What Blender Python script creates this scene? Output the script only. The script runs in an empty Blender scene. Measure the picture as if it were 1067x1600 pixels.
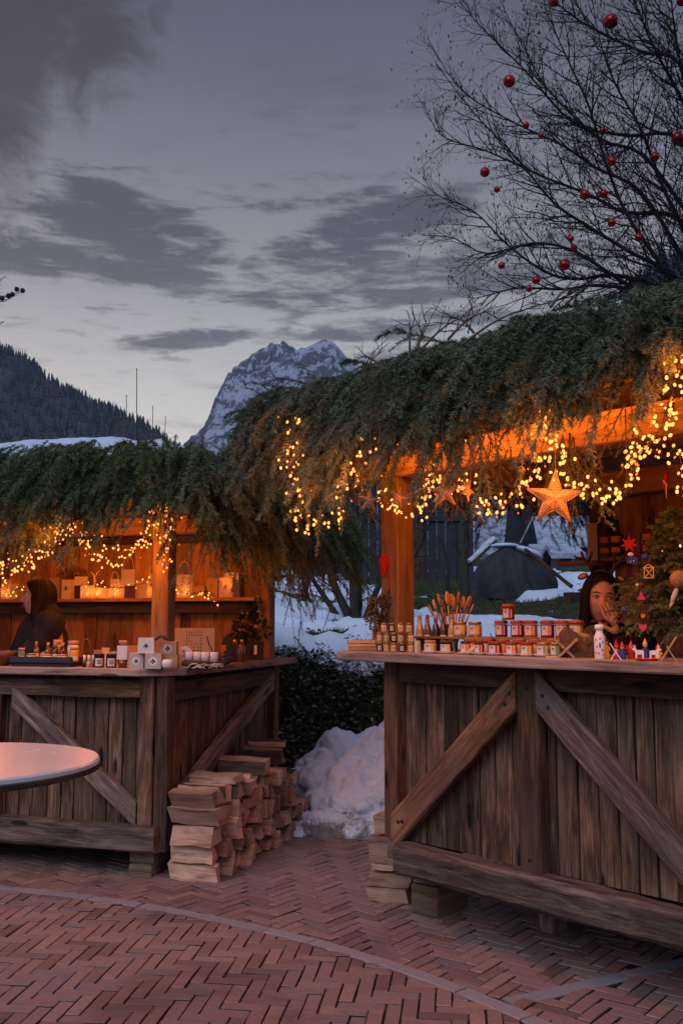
import bpy, math, random
import numpy as np
from mathutils import Vector, Matrix
random.seed(7); np.random.seed(7)
R = math.radians
scene = bpy.context.scene
COL = scene.collection

# ------------------------------------------------------------------ camera
F, CX, CY, CAMZ = 1500.0, 533.5, 800.0, 1.35
PITCH = math.atan(172/1500.0)
cam = bpy.data.cameras.new('camera'); camo = bpy.data.objects.new('camera', cam); COL.objects.link(camo)
camo.location = (0, 0, CAMZ); camo.rotation_euler = (math.pi/2+PITCH, 0, 0)
cam.sensor_fit = 'VERTICAL'; cam.sensor_height = 36; cam.lens = F/1600*36
cam.clip_start = 0.05; cam.clip_end = 12000
scene.camera = camo
scene.view_settings.view_transform = 'Standard'; scene.view_settings.look = 'None'
scene.view_settings.gamma = 1; scene.view_settings.use_curve_mapping = False
scene.view_settings.exposure = 0.0
scene.render.engine = 'CYCLES'
cy = scene.cycles
cy.use_denoising = True; cy.max_bounces = 5; cy.diffuse_bounces = 3; cy.glossy_bounces = 2
cy.transmission_bounces = 4; cy.transparent_max_bounces = 8; cy.sample_clamp_indirect = 3.0
cy.use_adaptive_sampling = True; cy.adaptive_threshold = 0.02
cy.caustics_reflective = False; cy.caustics_refractive = False

# ------------------------------------------------------------------ node helper
class NT:
    def __init__(s, tree): s.t = tree; s.n = tree.nodes; s.l = tree.links
    def new(s, typ, **kw):
        n = s.n.new(typ)
        for k, v in kw.items():
            if k == 'inp':
                for a, b in v.items():
                    if hasattr(b, 'is_linked') or isinstance(b, bpy.types.NodeSocket): s.l.new(b, n.inputs[a])
                    else: n.inputs[a].default_value = b
            else: setattr(n, k, v)
        return n
    def math(s, op, a, b=0.0, clamp=False):
        n = s.n.new('ShaderNodeMath'); n.operation = op; n.use_clamp = clamp
        for i, x in enumerate((a, b)):
            if isinstance(x, bpy.types.NodeSocket): s.l.new(x, n.inputs[i])
            else: n.inputs[i].default_value = x
        return n.outputs[0]
    def mix(s, fac, a, b, blend='MIX'):
        n = s.n.new('ShaderNodeMix'); n.data_type = 'RGBA'; n.blend_type = blend
        for i, x in ((0, fac), (6, a), (7, b)):
            if isinstance(x, bpy.types.NodeSocket): s.l.new(x, n.inputs[i])
            else: n.inputs[i].default_value = x if i == 0 else (*x, 1)
        return n.outputs[2]
    def ramp(s, fac, stops, interp='LINEAR'):
        n = s.n.new('ShaderNodeValToRGB'); e = n.color_ramp; e.interpolation = interp
        while len(e.elements) < len(stops): e.elements.new(0.5)
        for el, (p, c) in zip(e.elements, stops):
            el.position = p; el.color = (*c, 1) if len(c) == 3 else c
        s.l.new(fac, n.inputs[0]); return n.outputs[0]
    def maprange(s, v, a, b, c=0.0, d=1.0, smooth=True):
        n = s.n.new('ShaderNodeMapRange'); n.interpolation_type = 'SMOOTHSTEP' if smooth else 'LINEAR'
        s.l.new(v, n.inputs[0])
        for i, x in enumerate((a, b, c, d)): n.inputs[1+i].default_value = x
        return n.outputs[0]
    def noise(s, vec, scale, detail=4, rough=0.55, dist=0.0, mapscale=None, loc=(0, 0, 0), rot=(0, 0, 0)):
        m = s.n.new('ShaderNodeMapping'); s.l.new(vec, m.inputs[0])
        m.inputs['Location'].default_value = loc; m.inputs['Rotation'].default_value = rot
        m.inputs['Scale'].default_value = mapscale or (1, 1, 1)
        n = s.n.new('ShaderNodeTexNoise'); s.l.new(m.outputs[0], n.inputs['Vector'])
        n.inputs['Scale'].default_value = scale; n.inputs['Detail'].default_value = detail
        n.inputs['Roughness'].default_value = rough; n.inputs['Distortion'].default_value = dist
        return n.outputs['Fac']

# ------------------------------------------------------------------ world: dusk sky with cloud banks
SUN_EL, SUN_ROT = R(3.0), R(-25)
world = bpy.data.worlds.new('World'); scene.world = world; world.use_nodes = True
w = NT(world.node_tree); w.n.clear()
geo = w.new('ShaderNodeTexCoord').outputs['Generated']
sep = w.new('ShaderNodeSeparateXYZ', inp={0: geo})
X, Y, Z = sep.outputs
el = Z
# ambient gradient by elevation
grad = w.ramp(w.math('MAXIMUM', el, 0.0), [(0.0, (.66, .66, .66)), (0.17, (.60, .595, .60)), (0.24, (.54, .535, .545)), (0.30, (.43, .425, .45)), (0.36, (.315, .308, .34)),
                       (0.44, (.215, .21, .262)), (0.52, (.135, .135, .185)), (0.60, (.085, .085, .130)), (0.75, (.16, .18, .28)), (1.0, (.27, .32, .50))])
az = w.math('DIVIDE', X, w.math('MAXIMUM', Y, 0.05))
# brighter patch low on the left where the sun has set
azg = w.math('SUBTRACT', 1.0, w.math('MULTIPLY', w.math('ABSOLUTE', w.math('ADD', az, 0.20)), 1.6), clamp=True)
lowg = w.maprange(el, 0.10, 0.34, 1.0, 0.0)
glow = w.math('MULTIPLY', azg, lowg)
base = w.mix(w.math('MULTIPLY', glow, 0.9), grad, (.92, .90, .85))
right = w.maprange(az, -0.05, 0.30, 0.0, 1.0)
base = w.mix(w.math('MULTIPLY', right, w.math('MULTIPLY', w.maprange(el, .05, .45, 1, 0), 0.5)), base, (.20, .195, .225))
# broken cloud layer, mapped over azimuth and elevation
cvec = w.new('ShaderNodeCombineXYZ', inp={0: az, 1: w.math('MULTIPLY', el, 2.3), 2: 0.0}).outputs[0]
n1 = w.noise(cvec, 3.2, 12, 0.64, 0.35, mapscale=(1, 1.35, 1), loc=(1.55, 3.4, 0), rot=(0, 0, R(-14)))
n2 = w.noise(cvec, 8.0, 12, 0.68, 0.5, mapscale=(1, 1.7, 1), loc=(4.2, 1.1, 0), rot=(0, 0, R(-16)))
n3 = w.noise(cvec, 22.0, 12, 0.70, 0.6, mapscale=(.7, 1.9, 1), loc=(2, 7, 0), rot=(0, 0, R(-18)))
nn = w.math('ADD', w.math('MULTIPLY', n1, 0.30), w.math('ADD', w.math('MULTIPLY', n2, 0.38), w.math('MULTIPLY', n3, 0.32)))
def blob(ax, ex, sx, sy, tilt=0.0):
    """soft elliptical weight round azimuth ax (x/y) and elevation ex (z)"""
    a = w.math('SUBTRACT', az, ax); e = w.math('SUBTRACT', el, ex)
    e = w.math('SUBTRACT', e, w.math('MULTIPLY', a, tilt))
    d = w.math('ADD', w.math('POWER', w.math('ABSOLUTE', w.math('DIVIDE', a, sx)), 2.0), w.math('POWER', w.math('ABSOLUTE', w.math('DIVIDE', e, sy)), 2.0))
    return w.math('SUBTRACT', 1.0, d, clamp=True)
banks = None
for bb in [(-.235, .385, .135, .036, -.15, .95), (-.33, .35, .12, .020, .05, .75), (-.22, .345, .10, .016, .0, .6), (.03, .385, .15, .034, .22, .95), (.12, .345, .20, .028, .10, .80),
           (-.175, .283, .095, .013, .14, 1.2), (.08, .30, .18, .014, .05, .6), (-.10, .325, .14, .010, .02, .35), (-.02, .415, .10, .008, .1, .4)]:
    b = w.math('MULTIPLY', blob(*bb[:5]), bb[5])
    banks = b if banks is None else w.math('MAXIMUM', banks, b)
nq = w.math('MULTIPLY', w.math('SUBTRACT', nn, 0.5), 8.5)
banks = w.math('POWER', banks, 0.7)
cl = w.maprange(w.math('ADD', nq, w.math('MULTIPLY', banks, 1.0)), 0.04, 0.98)
band = w.maprange(el, 0.17, 0.24, 0.25, 1.0)
band = w.math('MULTIPLY', band, w.maprange(el, 0.41, 0.50, 1.0, 0.35))
cl = w.math('MULTIPLY', cl, band)
ccol = w.ramp(w.math('MAXIMUM', el, 0.0), [(0.0, (.17, .18, .22)), (0.27, (.080, .084, .112)), (0.4, (.055, .057, .080)), (1.0, (.09, .095, .13))])
sky = w.mix(w.math('MULTIPLY', cl, 0.92), base, ccol)
# thin pale and grey wisps between the banks
wis = w.math('MULTIPLY', w.maprange(w.math('ADD', w.math('MULTIPLY', n2, .5), w.math('MULTIPLY', n3, .5)), .50, .66), w.maprange(el, .18, .44, 1, 0))
sky = w.mix(w.math('MULTIPLY', wis, .34), sky, (.60, .58, .58))
wis2 = w.math('MULTIPLY', w.maprange(nn, .47, .36), w.maprange(el, .20, .46, .5, .10))
sky = w.mix(w.math('MULTIPLY', wis2, .85), sky, (.15, .145, .18))
# brown smoke-like cloud high on the left
nb = w.noise(cvec, 6.5, 12, 0.66, 0.6, loc=(3, 1, 5), mapscale=(1.3, .9, 1))
sm = w.math('ADD', blob(-.33, .60, .155, .16, -.2), w.math('MULTIPLY', blob(-.42, .48, .11, .2, .1), .8))
smf = w.math('MULTIPLY', w.maprange(w.math('ADD', w.math('MULTIPLY', nb, 1.3), w.math('MULTIPLY', sm, 0.50)), .72, 1.08), w.maprange(sm, 0, .3))
sky = w.mix(w.math('MULTIPLY', smf, .9), sky, (.050, .034, .034))
# soft mottling aloft
mot = w.math('MULTIPLY', w.maprange(n1, .42, .70), w.maprange(el, .42, .56))
sky = w.mix(w.math('MULTIPLY', mot, .5), sky, (.105, .10, .13))
nish = w.new('ShaderNodeTexSky', sky_type='NISHITA', sun_disc=False, sun_elevation=SUN_EL, sun_rotation=SUN_ROT)
nsc = w.mix(1.0, nish.outputs[0], (.10, .10, .10), 'MULTIPLY')
sky = w.mix(0.12, sky, nsc)
behind = w.maprange(Y, 0.15, -0.35, 0.0, 1.0)          # the open eastern sky behind the camera
sky = w.mix(w.math('MULTIPLY', behind, 1.0), sky, (.30, .36, .55))
below = w.maprange(Z, 0.0, -0.08, 0.0, 1.0)
sky = w.mix(below, sky, (.10, .09, .09))
bg = w.new('ShaderNodeBackground', inp={0: sky, 1: 1.1})
w.l.new(bg.outputs[0], w.new('ShaderNodeOutputWorld').inputs[0])

sun = bpy.data.lights.new('sun', 'SUN'); suno = bpy.data.objects.new('sun', sun); COL.objects.link(suno)
sun.energy = 1.10; sun.angle = R(40); sun.color = (.90, .92, 1.0)
suno.rotation_euler = (R(48), 0, R(-28))

# ------------------------------------------------------------------ geometry from the photograph's perspective
cp, sp_ = math.cos(PITCH), math.sin(PITCH)
def ray(px, py):
    u = (px-CX)/F; v = (CY-py)/F
    return Vector((u, cp-v*sp_, sp_+v*cp))
def P(px, py, Yd):
    d = ray(px, py); t = Yd/d.y
    return Vector((d.x*t, Yd, CAMZ+d.z*t))
def G(px, py, h=0.0):
    d = ray(px, py); t = (h-CAMZ)/d.z
    return Vector((d.x*t, d.y*t, h))
class Frame:
    def __init__(s, o, ang):
        s.o = Vector((o[0], o[1], 0)); s.a = ang
        s.ex = Vector((math.cos(ang), math.sin(ang), 0)); s.ey = Vector((-math.sin(ang), math.cos(ang), 0))
    def w(s, x, y, z=0): return s.o+s.ex*x+s.ey*y+Vector((0, 0, z))
    def l(s, v):
        d = Vector(v)-s.o; return Vector((d.dot(s.ex), d.dot(s.ey), v[2]))
    def at(s, px, back, z):
        """world point on the line y=back at height z that lies on pixel column px"""
        u = (px-CX)/F; q = s.o+s.ey*back
        k = (u*(q.y*cp+(z-CAMZ)*sp_)-q.x)/(s.ex.x-u*s.ex.y*cp)
        p = q+s.ex*k; p.z = z; return p
    def pt(s, px, py, back):
        """world point on the vertical plane y=back seen at pixel (px,py)"""
        d = ray(px, py); o = Vector((0, 0, CAMZ))
        t = (s.o+s.ey*back-o).dot(s.ey)/d.dot(s.ey); return o+d*t
RS = Frame(G(608, 1428), math.atan2(-0.742, 0.67))
LS = Frame(G(255, 1368), R(-17.1))

# ------------------------------------------------------------------ object helpers
def tag(o, label=None, cat=None, group=None, kind=None):
    if label: o['label'] = label
    if cat: o['category'] = cat
    if group: o['group'] = group
    if kind: o['kind'] = kind
    return o
def empty(name, loc=(0, 0, 0), rz=0.0, label=None, cat=None, group=None):
    o = bpy.data.objects.new(name, None); COL.objects.link(o); o.empty_display_size = .1
    o.location = loc; o.rotation_euler = (0, 0, rz); tag(o, label, cat, group); return o
def np_mesh(name, V, Fa, mat=None, parent=None, k=3, rnd=None, uv=None, smooth=False, matidx=None, mats=None):
    """V (n,3), Fa (m,k) arrays"""
    me = bpy.data.meshes.new(name); V = np.asarray(V, np.float32); Fa = np.asarray(Fa, np.int32)
    n, m = len(V), len(Fa)
    me.vertices.add(n); me.vertices.foreach_set('co', V.ravel())
    me.loops.add(m*k); me.loops.foreach_set('vertex_index', Fa.ravel())
    me.polygons.add(m); me.polygons.foreach_set('loop_start', np.arange(m, dtype=np.int32)*k)
    me.polygons.foreach_set('loop_total', np.full(m, k, np.int32))
    if smooth: me.polygons.foreach_set('use_smooth', np.ones(m, bool))
    if matidx is not None: me.polygons.foreach_set('material_index', np.asarray(matidx, np.int32))
    if rnd is not None:
        a = me.attributes.new('rnd', 'FLOAT', 'POINT'); a.data.foreach_set('value', np.asarray(rnd, np.float32))
    if uv is not None:
        l = me.uv_layers.new(name='UVMap'); l.data.foreach_set('uv', np.asarray(uv, np.float32).ravel())
    me.update(); me.validate()
    for x in (mats or ([mat] if mat else [])): me.materials.append(x)
    o = bpy.data.objects.new(name, me); COL.objects.link(o)
    if parent: o.parent = parent
    return o
class MB:
    def __init__(s): s.v = []; s.f = []; s.uv = []; s.r = []; s.mi = []; s.sm = []
    def add(s, verts, faces, uvs=None, rnd=None, mi=0, smooth=False):
        b = len(s.v); rnd = random.random() if rnd is None else rnd
        s.v += [tuple(v) for v in verts]; s.r += [rnd]*len(verts)
        for i, f in enumerate(faces):
            s.f.append([b+j for j in f]); s.mi.append(mi); s.sm.append(smooth)
            s.uv.append(uvs[i] if uvs else [(verts[j][0]+verts[j][1]*.3, verts[j][2]) for j in f])
        return s
    def beam(s, p0, p1, wd, ht, up=(0, 0, 1), seg=6, jit=0.0, ch=0.004, rnd=None, mi=0, sag=0.0):
        """squared timber from p0 to p1 (centre line); wd across, ht along up"""
        p0 = Vector(p0); p1 = Vector(p1); d = (p1-p0); L = d.length; d.normalize()
        up = Vector(up); sd = d.cross(up); 
        if sd.length < 1e-4: sd = d.cross(Vector((1, 0, 0)))
        sd.normalize(); up = sd.cross(d).normalized()
        a, b = wd/2, ht/2; c = min(ch, a*.45, b*.45)
        prof = [(-a+c, -b), (a-c, -b), (a, -b+c), (a, b-c), (a-c, b), (-a+c, b), (-a, b-c), (-a, -b+c)]
        per = [0]
        for i in range(8):
            q = prof[i]; r = prof[(i+1) % 8]; per.append(per[-1]+math.hypot(q[0]-r[0], q[1]-r[1]))
        rnd = random.random() if rnd is None else rnd
        off = rnd*37.0; vs = []; ph = [random.random()*6.28 for _ in range(8)]
        for i in range(seg+1):
            t = i/seg; cpt = p0+d*(L*t)+up*(-sag*math.sin(math.pi*t))
            for j, (x, y) in enumerate(prof):
                jx = jit*(math.sin(L*t*9+ph[j//2*2]+j*.3)*.6+random.uniform(-.5, .5)); jy = jit*(math.cos(L*t*7+ph[j//2*2])*.5+random.uniform(-.5, .5))
                vs.append(cpt+sd*(x+jx)+up*(y+jy))
        fs = []; uvs = []
        for i in range(seg):
            for j in range(8):
                k = (j+1) % 8; fs.append((i*8+j, i*8+k, i*8+8+k, i*8+8+j))
                u0, u1 = off+L*i/seg, off+L*(i+1)/seg; v0, v1 = per[j]+off, per[j+1]+off
                uvs.append([(u0, v0), (u0, v1), (u1, v1), (u1, v0)])
        e = seg*8
        fs.append(tuple(reversed(range(8)))); uvs.append([(off+prof[j][0]*.3, off+prof[j][1]) for j in reversed(range(8))])
        fs.append(tuple(range(e, e+8))); uvs.append([(off+prof[j][0]*.3, off+prof[j][1]) for j in range(8)])
        # winding: make outward
        fs = [tuple(reversed(f)) for f in fs]; uvs = [list(reversed(u)) for u in uvs]
        return s.add(vs, fs, uvs, rnd, mi)
    def box(s, c, size, rz=0.0, ch=.002, rnd=None, mi=0, axis='x', jit=0):
        """box centre c, grain along axis"""
        c = Vector(c); ca, sa = math.cos(rz), math.sin(rz); ex = Vector((ca, sa, 0)); ey = Vector((-sa, ca, 0)); ez = Vector((0, 0, 1))
        if axis == 'x': return s.beam(c-ex*size[0]/2, c+ex*size[0]/2, size[1], size[2], ez, 1, jit, ch, rnd, mi)
        if axis == 'y': return s.beam(c-ey*size[1]/2, c+ey*size[1]/2, size[0], size[2], ez, 1, jit, ch, rnd, mi)
        return s.beam(c-ez*size[2]/2, c+ez*size[2]/2, size[0], size[1], ey, 1, jit, ch, rnd, mi)
    def lathe(s, prof, c=(0, 0, 0), n=20, mi=0, smooth=True, rnd=None, M=None):
        vs = []; fs = []
        for (r, z) in prof:
            for j in range(n):
                a = 2*math.pi*j/n; v = Vector((max(r, 1e-5)*math.cos(a), max(r, 1e-5)*math.sin(a), z))
                if M: v = M @ v
                vs.append(v+Vector(c))
        for i in range(len(prof)-1):
            for j in range(n):
                k = (j+1) % n; fs.append((i*n+j, i*n+k, i*n+n+k, i*n+n+j))
        return s.add(vs, fs, None, rnd, mi, smooth)
    def tube(s, pts, rad, n=6, mi=0, rnd=None, smooth=True, closed=False):
        pts = [Vector(p) for p in pts]; rads = rad if isinstance(rad, (list, tuple)) else [rad]*len(pts)
        vs = []; N = len(pts); u = None
        for i, p in enumerate(pts):
            if closed: t = pts[(i+1) % N]-pts[i-1]
            else: t = pts[min(i+1, N-1)]-pts[max(i-1, 0)]
            if t.length < 1e-9: t = Vector((0, 0, 1))
            t.normalize()
            if u is None:
                u = t.cross(Vector((0, 0, 1)));
                if u.length < .1: u = t.cross(Vector((1, 0, 0)))
            u = (u-t*u.dot(t)).normalized(); v = t.cross(u)
            for j in range(n):
                a = 2*math.pi*j/n; vs.append(p+(u*math.cos(a)+v*math.sin(a))*rads[i])
        fs = []; uvs = []; rnd = random.random() if rnd is None else rnd
        L = 0
        for i in range(N if closed else N-1):
            i2 = (i+1) % N; dl = (pts[i2]-pts[i]).length
            for j in range(n):
                k = (j+1) % n; fs.append((i*n+j, i*n+k, i2*n+k, i2*n+j))
                q = 6.28*rads[i]/n; uvs.append([(L+rnd*9, j*q), (L+rnd*9, j*q+q), (L+dl+rnd*9, j*q+q), (L+dl+rnd*9, j*q)])
            L += dl
        if not closed:
            fs.append(tuple(reversed(range(n)))); fs.append(tuple(range((N-1)*n, N*n))); uvs.append([(0, 0)]*n); uvs.append([(0, 0)]*n)
        return s.add(vs, fs, uvs, rnd, mi, smooth)
    def ball(s, c, r, seg=12, rings=8, mi=0, rnd=None, rot=None):
        r3 = r if isinstance(r, (list, tuple)) else (r, r, r); vs = []; fs = []
        for i in range(rings+1):
            th = math.pi*i/rings
            for j in range(seg):
                a = 2*math.pi*j/seg; q = Vector((r3[0]*math.sin(th)*math.cos(a), r3[1]*math.sin(th)*math.sin(a), r3[2]*math.cos(th)))
                if rot: q = rot @ q
                vs.append(Vector(c)+q)
        for i in range(rings):
            for j in range(seg):
                k = (j+1) % seg; fs.append((i*seg+j, i*seg+seg+j, i*seg+seg+k, i*seg+k))
        return s.add(vs, fs, None, rnd, mi, True)
    def prism(s, poly, z0, z1, M=None, mi=0, rnd=None):
        n = len(poly); vs = [Vector((x, y, z0)) for x, y in poly]+[Vector((x, y, z1)) for x, y in poly]
        if M: vs = [M @ v for v in vs]
        fs = [tuple(reversed(range(n))), tuple(range(n, 2*n))]+[(i, (i+1) % n, n+(i+1) % n, n+i) for i in range(n)]
        return s.add(vs, fs, None, rnd, mi)
    def build(s, name, mats, parent=None):
        me = bpy.data.meshes.new(name); me.from_pydata(s.v, [], s.f)
        uvl = me.uv_layers.new(name='UVMap'); flat = [c for f in s.uv for p in f for c in p]
        uvl.data.foreach_set('uv', flat)
        a = me.attributes.new('rnd', 'FLOAT', 'POINT'); a.data.foreach_set('value', s.r)
        mats = mats if isinstance(mats, (list, tuple)) else [mats]
        for m in mats: me.materials.append(m)
        me.polygons.foreach_set('material_index', s.mi); me.polygons.foreach_set('use_smooth', s.sm); me.update()
        o = bpy.data.objects.new(name, me); COL.objects.link(o)
        if parent: o.parent = parent
        return o
def copy_tree(o, parent=None):
    c = o.copy(); COL.objects.link(c)
    if parent: c.parent = parent
    for ch in list(o.children): copy_tree(ch, c)
    return c
def structure(o): o['kind'] = 'structure'; return o

# ------------------------------------------------------------------ numpy noise
def _h(ix, iy, seed):
    n = (ix*374761393+iy*668265263+seed*974634777) & 0xffffffff
    n = ((n ^ (n >> 13))*1274126177) & 0xffffffff
    return ((n ^ (n >> 16)) & 0xffff)/65535.0
def vnoise(x, y, seed=0):
    x = np.asarray(x, float); y = np.asarray(y, float)
    ix = np.floor(x).astype(np.int64); iy = np.floor(y).astype(np.int64); fx = x-ix; fy = y-iy
    fx = fx*fx*(3-2*fx); fy = fy*fy*(3-2*fy)
    a = _h(ix, iy, seed); b = _h(ix+1, iy, seed); c = _h(ix, iy+1, seed); d = _h(ix+1, iy+1, seed)
    return (a*(1-fx)+b*fx)*(1-fy)+(c*(1-fx)+d*fx)*fy
def fbm(x, y, oct=5, seed=0, gain=.5):
    s = 0; a = 1; t = 0
    for i in range(oct):
        s = s+a*vnoise(x*2**i+i*17.3, y*2**i-i*9.1, seed+i); t += a; a *= gain
    return s/t
def sstep(a, b, x):
    t = np.clip((x-a)/(b-a), 0, 1); return t*t*(3-2*t)
ORD = ['first', 'second', 'third', 'fourth', 'fifth', 'sixth', 'seventh', 'eighth', 'ninth', 'tenth', 'eleventh', 'twelfth', 'thirteenth', 'fourteenth', 'fifteenth', 'sixteenth', 'seventeenth', 'eighteenth', 'nineteenth', 'twentieth']

# ------------------------------------------------------------------ materials
MAT = {}
def pbsdf(name, col=(.5, .5, .5), rough=.6, metal=0.0, spec=.5, **kw):
    m = bpy.data.materials.new(name); m.use_nodes = True; t = NT(m.node_tree); b = t.n['Principled BSDF']
    b.inputs['Base Color'].default_value = (*col, 1); b.inputs['Roughness'].default_value = rough
    b.inputs['Metallic'].default_value = metal; b.inputs['Specular IOR Level'].default_value = spec
    for k, v in kw.items(): b.inputs[k].default_value = v
    MAT[name] = m; return m, t, b
def plain(name, col, rough=.6, metal=0.0, var=.25, scale=40, spec=.4, bump=.0, **kw):
    m, t, b = pbsdf(name, col, rough, metal, spec, **kw)
    tc = t.new('ShaderNodeTexCoord').outputs['Object']; n = t.noise(tc, scale, 5, .6)
    r = t.new('ShaderNodeAttribute', attribute_name='rnd').outputs['Fac']
    f = t.math('ADD', t.math('MULTIPLY', n, var*1.6), t.math('MULTIPLY', r, var*.6))
    f = t.math('ADD', t.math('SUBTRACT', 1.0, var*1.1), f)
    c = t.mix(1.0, col, t.new('ShaderNodeCombineColor', inp={0: f, 1: f, 2: f}).outputs[0], 'MULTIPLY')
    t.l.new(c, b.inputs['Base Color'])
    if bump:
        bp = t.new('ShaderNodeBump', inp={'Strength': bump, 'Distance': .01, 'Height': n}); t.l.new(bp.outputs[0], b.inputs['Normal'])
    return m
def wood(name, dark, mid, light, rough=.75, gs=1.0, bump=.5, weather=None, knots=True, spec=.25):
    m, t, b = pbsdf(name, mid, rough, 0, spec)
    uv = t.new('ShaderNodeUVMap', uv_map='UVMap').outputs[0]
    r = t.new('ShaderNodeAttribute', attribute_name='rnd').outputs['Fac']
    g1 = t.noise(uv, 1.0, 8, .7, .8, mapscale=(3.0*gs, 30*gs, 1))
    g2 = t.noise(uv, 1.0, 5, .7, 2.5, mapscale=(2.6*gs, 80*gs, 1), loc=(3, 5, 0))
    g3 = t.noise(uv, 1.0, 4, .6, 1.5, mapscale=(1.5*gs, 7*gs, 1), loc=(9, 2, 0))
    f = t.math('ADD', t.math('MULTIPLY', g1, .45), t.math('ADD', t.math('MULTIPLY', g2, .25), t.math('MULTIPLY', g3, .30)))
    if knots:
        mp = t.new('ShaderNodeMapping', inp={0: uv, 3: (2.2, 9, 1)})
        vo = t.new('ShaderNodeTexVoronoi', inp={'Vector': mp.outputs[0], 'Scale': 1.0, 'Randomness': 1.0})
        kn = t.maprange(vo.outputs['Distance'], .03, .17, 1, 0)
        f = t.math('SUBTRACT', f, t.math('MULTIPLY', kn, .30))
    c = t.ramp(f, [(.385, dark), (.49, mid), (.60, light)])
    if weather:
        wn = t.noise(uv, 1.0, 5, .65, 1.0, mapscale=(1.6, 6, 1), loc=(11, 3, 0))
        c = t.mix(t.maprange(wn, .45, .75, 0, .6), c, weather)
    q = t.math('ADD', .55, t.math('MULTIPLY', r, .8))
    c = t.mix(1.0, c, t.new('ShaderNodeCombineColor', inp={0: q, 1: q, 2: q}).outputs[0], 'MULTIPLY')
    t.l.new(c, b.inputs['Base Color'])
    bp = t.new('ShaderNodeBump', inp={'Strength': bump, 'Distance': .008, 'Height': f}); t.l.new(bp.outputs[0], b.inputs['Normal'])
    rr = t.math('ADD', rough-.12, t.math('MULTIPLY', g3, .25)); t.l.new(rr, b.inputs['Roughness'])
    return m
wood('wood_old', (.008, .004, .003), (.092, .047, .026), (.27, .155, .095), weather=(.135, .098, .070), bump=.9)
wood('wood_dark', (.010, .005, .004), (.060, .030, .018), (.15, .083, .052), weather=(.075, .048, .034), bump=.9)
wood('wood_grey', (.018, .011, .009), (.135, .088, .070), (.34, .24, .20), weather=(.13, .108, .10), bump=1.0)
wood('wood_red', (.022, .009, .005), (.17, .070, .035), (.33, .16, .09), weather=(.13, .09, .075))
wood('wood_counter', (.12, .075, .058), (.38, .26, .215), (.55, .41, .35), gs=.7, rough=.6)
wood('wood_warm', (.16, .085, .035), (.34, .20, .09), (.47, .30, .15), rough=.65, bump=.25)
wood('wood_inner', (.13, .07, .032), (.30, .165, .075), (.42, .25, .12), rough=.7, bump=.35)
wood('wood_block', (.06, .035, .02), (.20, .135, .08), (.31, .22, .14))
wood('log_side', (.15, .07, .045), (.48, .28, .19), (.66, .44, .32), gs=1.3, knots=False, bump=.8)
wood('log_end', (.20, .10, .065), (.54, .34, .24), (.68, .47, .35), gs=.5, knots=False, bump=.4)
wood('bark', (.02, .014, .011), (.07, .048, .036), (.13, .095, .075), gs=2, knots=False, bump=1.0)
wood('wood_light', (.34, .19, .08), (.52, .33, .16), (.62, .42, .24), gs=2, knots=False, bump=.2)
plain('tree_bark', (.022, .018, .018), .9, var=.4, scale=60)
plain('bark_mossy', (.03, .032, .022), .9, var=.5, scale=25, bump=.5)
plain('iron', (.03, .03, .032), .5, .6)
plain('brass', (.55, .33, .12), .4, .8)
plain('black_cloth', (.011, .010, .011), .9, var=.4, scale=90, bump=.3)
plain('grey_cloth', (.035, .036, .040), .9, var=.3)
plain('red_felt', (.42, .012, .012), .85, var=.4)
plain('red_paint', (.55, .02, .02), .45)
plain('pink_felt', (.62, .05, .13), .85)
plain('blue_felt', (.035, .05, .20), .85)
plain('yellow_paint', (.72, .38, .04), .5)
plain('white_paint', (.74, .72, .72), .5, var=.1)
plain('porcelain', (.72, .70, .70), .25, var=.06)
plain('kraft', (.40, .26, .15), .8, var=.2, scale=80)
plain('burlap', (.16, .085, .045), .95, var=.6, scale=120, bump=.8)
plain('grey_card', (.50, .44, .38), .8, var=.12)
plain('paper_white', (.74, .70, .66), .8, var=.08)
plain('paper_cream', (.66, .56, .42), .8, var=.12)
plain('ink', (.03, .025, .03), .7, var=.1)
plain('straw', (.34, .19, .075), .7, var=.7, scale=140, bump=.6)
plain('label_paper', (.70, .62, .54), .7, var=.1)
plain('label_red', (.60, .06, .03), .6); plain('label_orange', (.75, .26, .03), .6); plain('label_green', (.25, .34, .10), .6); plain('label_yellow', (.75, .50, .06), .6)
plain('lid_red', (.30, .045, .03), .45, var=.3, scale=30); plain('lid_gold', (.42, .28, .12), .35, .7); plain('lid_black', (.015, .015, .015), .4); plain('lid_brown', (.09, .045, .03), .4)
plain('cork', (.50, .28, .18), .8)
plain('honey', (.62, .30, .03), .15, spec=.6); plain('jam_red', (.24, .02, .012), .15, spec=.6); plain('jam_orange', (.55, .16, .015), .15, spec=.6); plain('jam_dark', (.05, .012, .01), .12, spec=.6); plain('amber', (.16, .055, .015), .1, spec=.7); plain('syrup_pale', (.45, .30, .10), .1, spec=.7)
plain('dark_tray', (.028, .030, .045), .6, var=.2)
plain('wax', (.74, .68, .66), .45, var=.05)
plain('skin', (.52, .30, .21), .55, var=.08, scale=30)
plain('lips', (.38, .07, .06), .45); plain('hair_black', (.006, .005, .005), .6, var=.3, spec=.15); plain('hair_brown', (.014, .008, .006), .6, var=.4, scale=200, spec=.15)
plain('eye_white', (.6, .56, .53), .25, var=.03); plain('antler', (.035, .02, .014), .8)
plain('bauble_red', (.30, .004, .008), .16, .55, spec=.6, var=.1)
plain('rubber', (.012, .012, .012), .6)
plain('tarp', (.030, .034, .044), .75, var=.9, scale=9, bump=1.0)
plain('barn_board', (.030, .033, .042), .9, var=.35, scale=3)
plain('house_wall', (.11, .13, .17), .8, var=.2, scale=2)
plain('window_dark', (.01, .012, .018), .15)
plain('pot_dark', (.02, .018, .018), .6)
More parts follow.
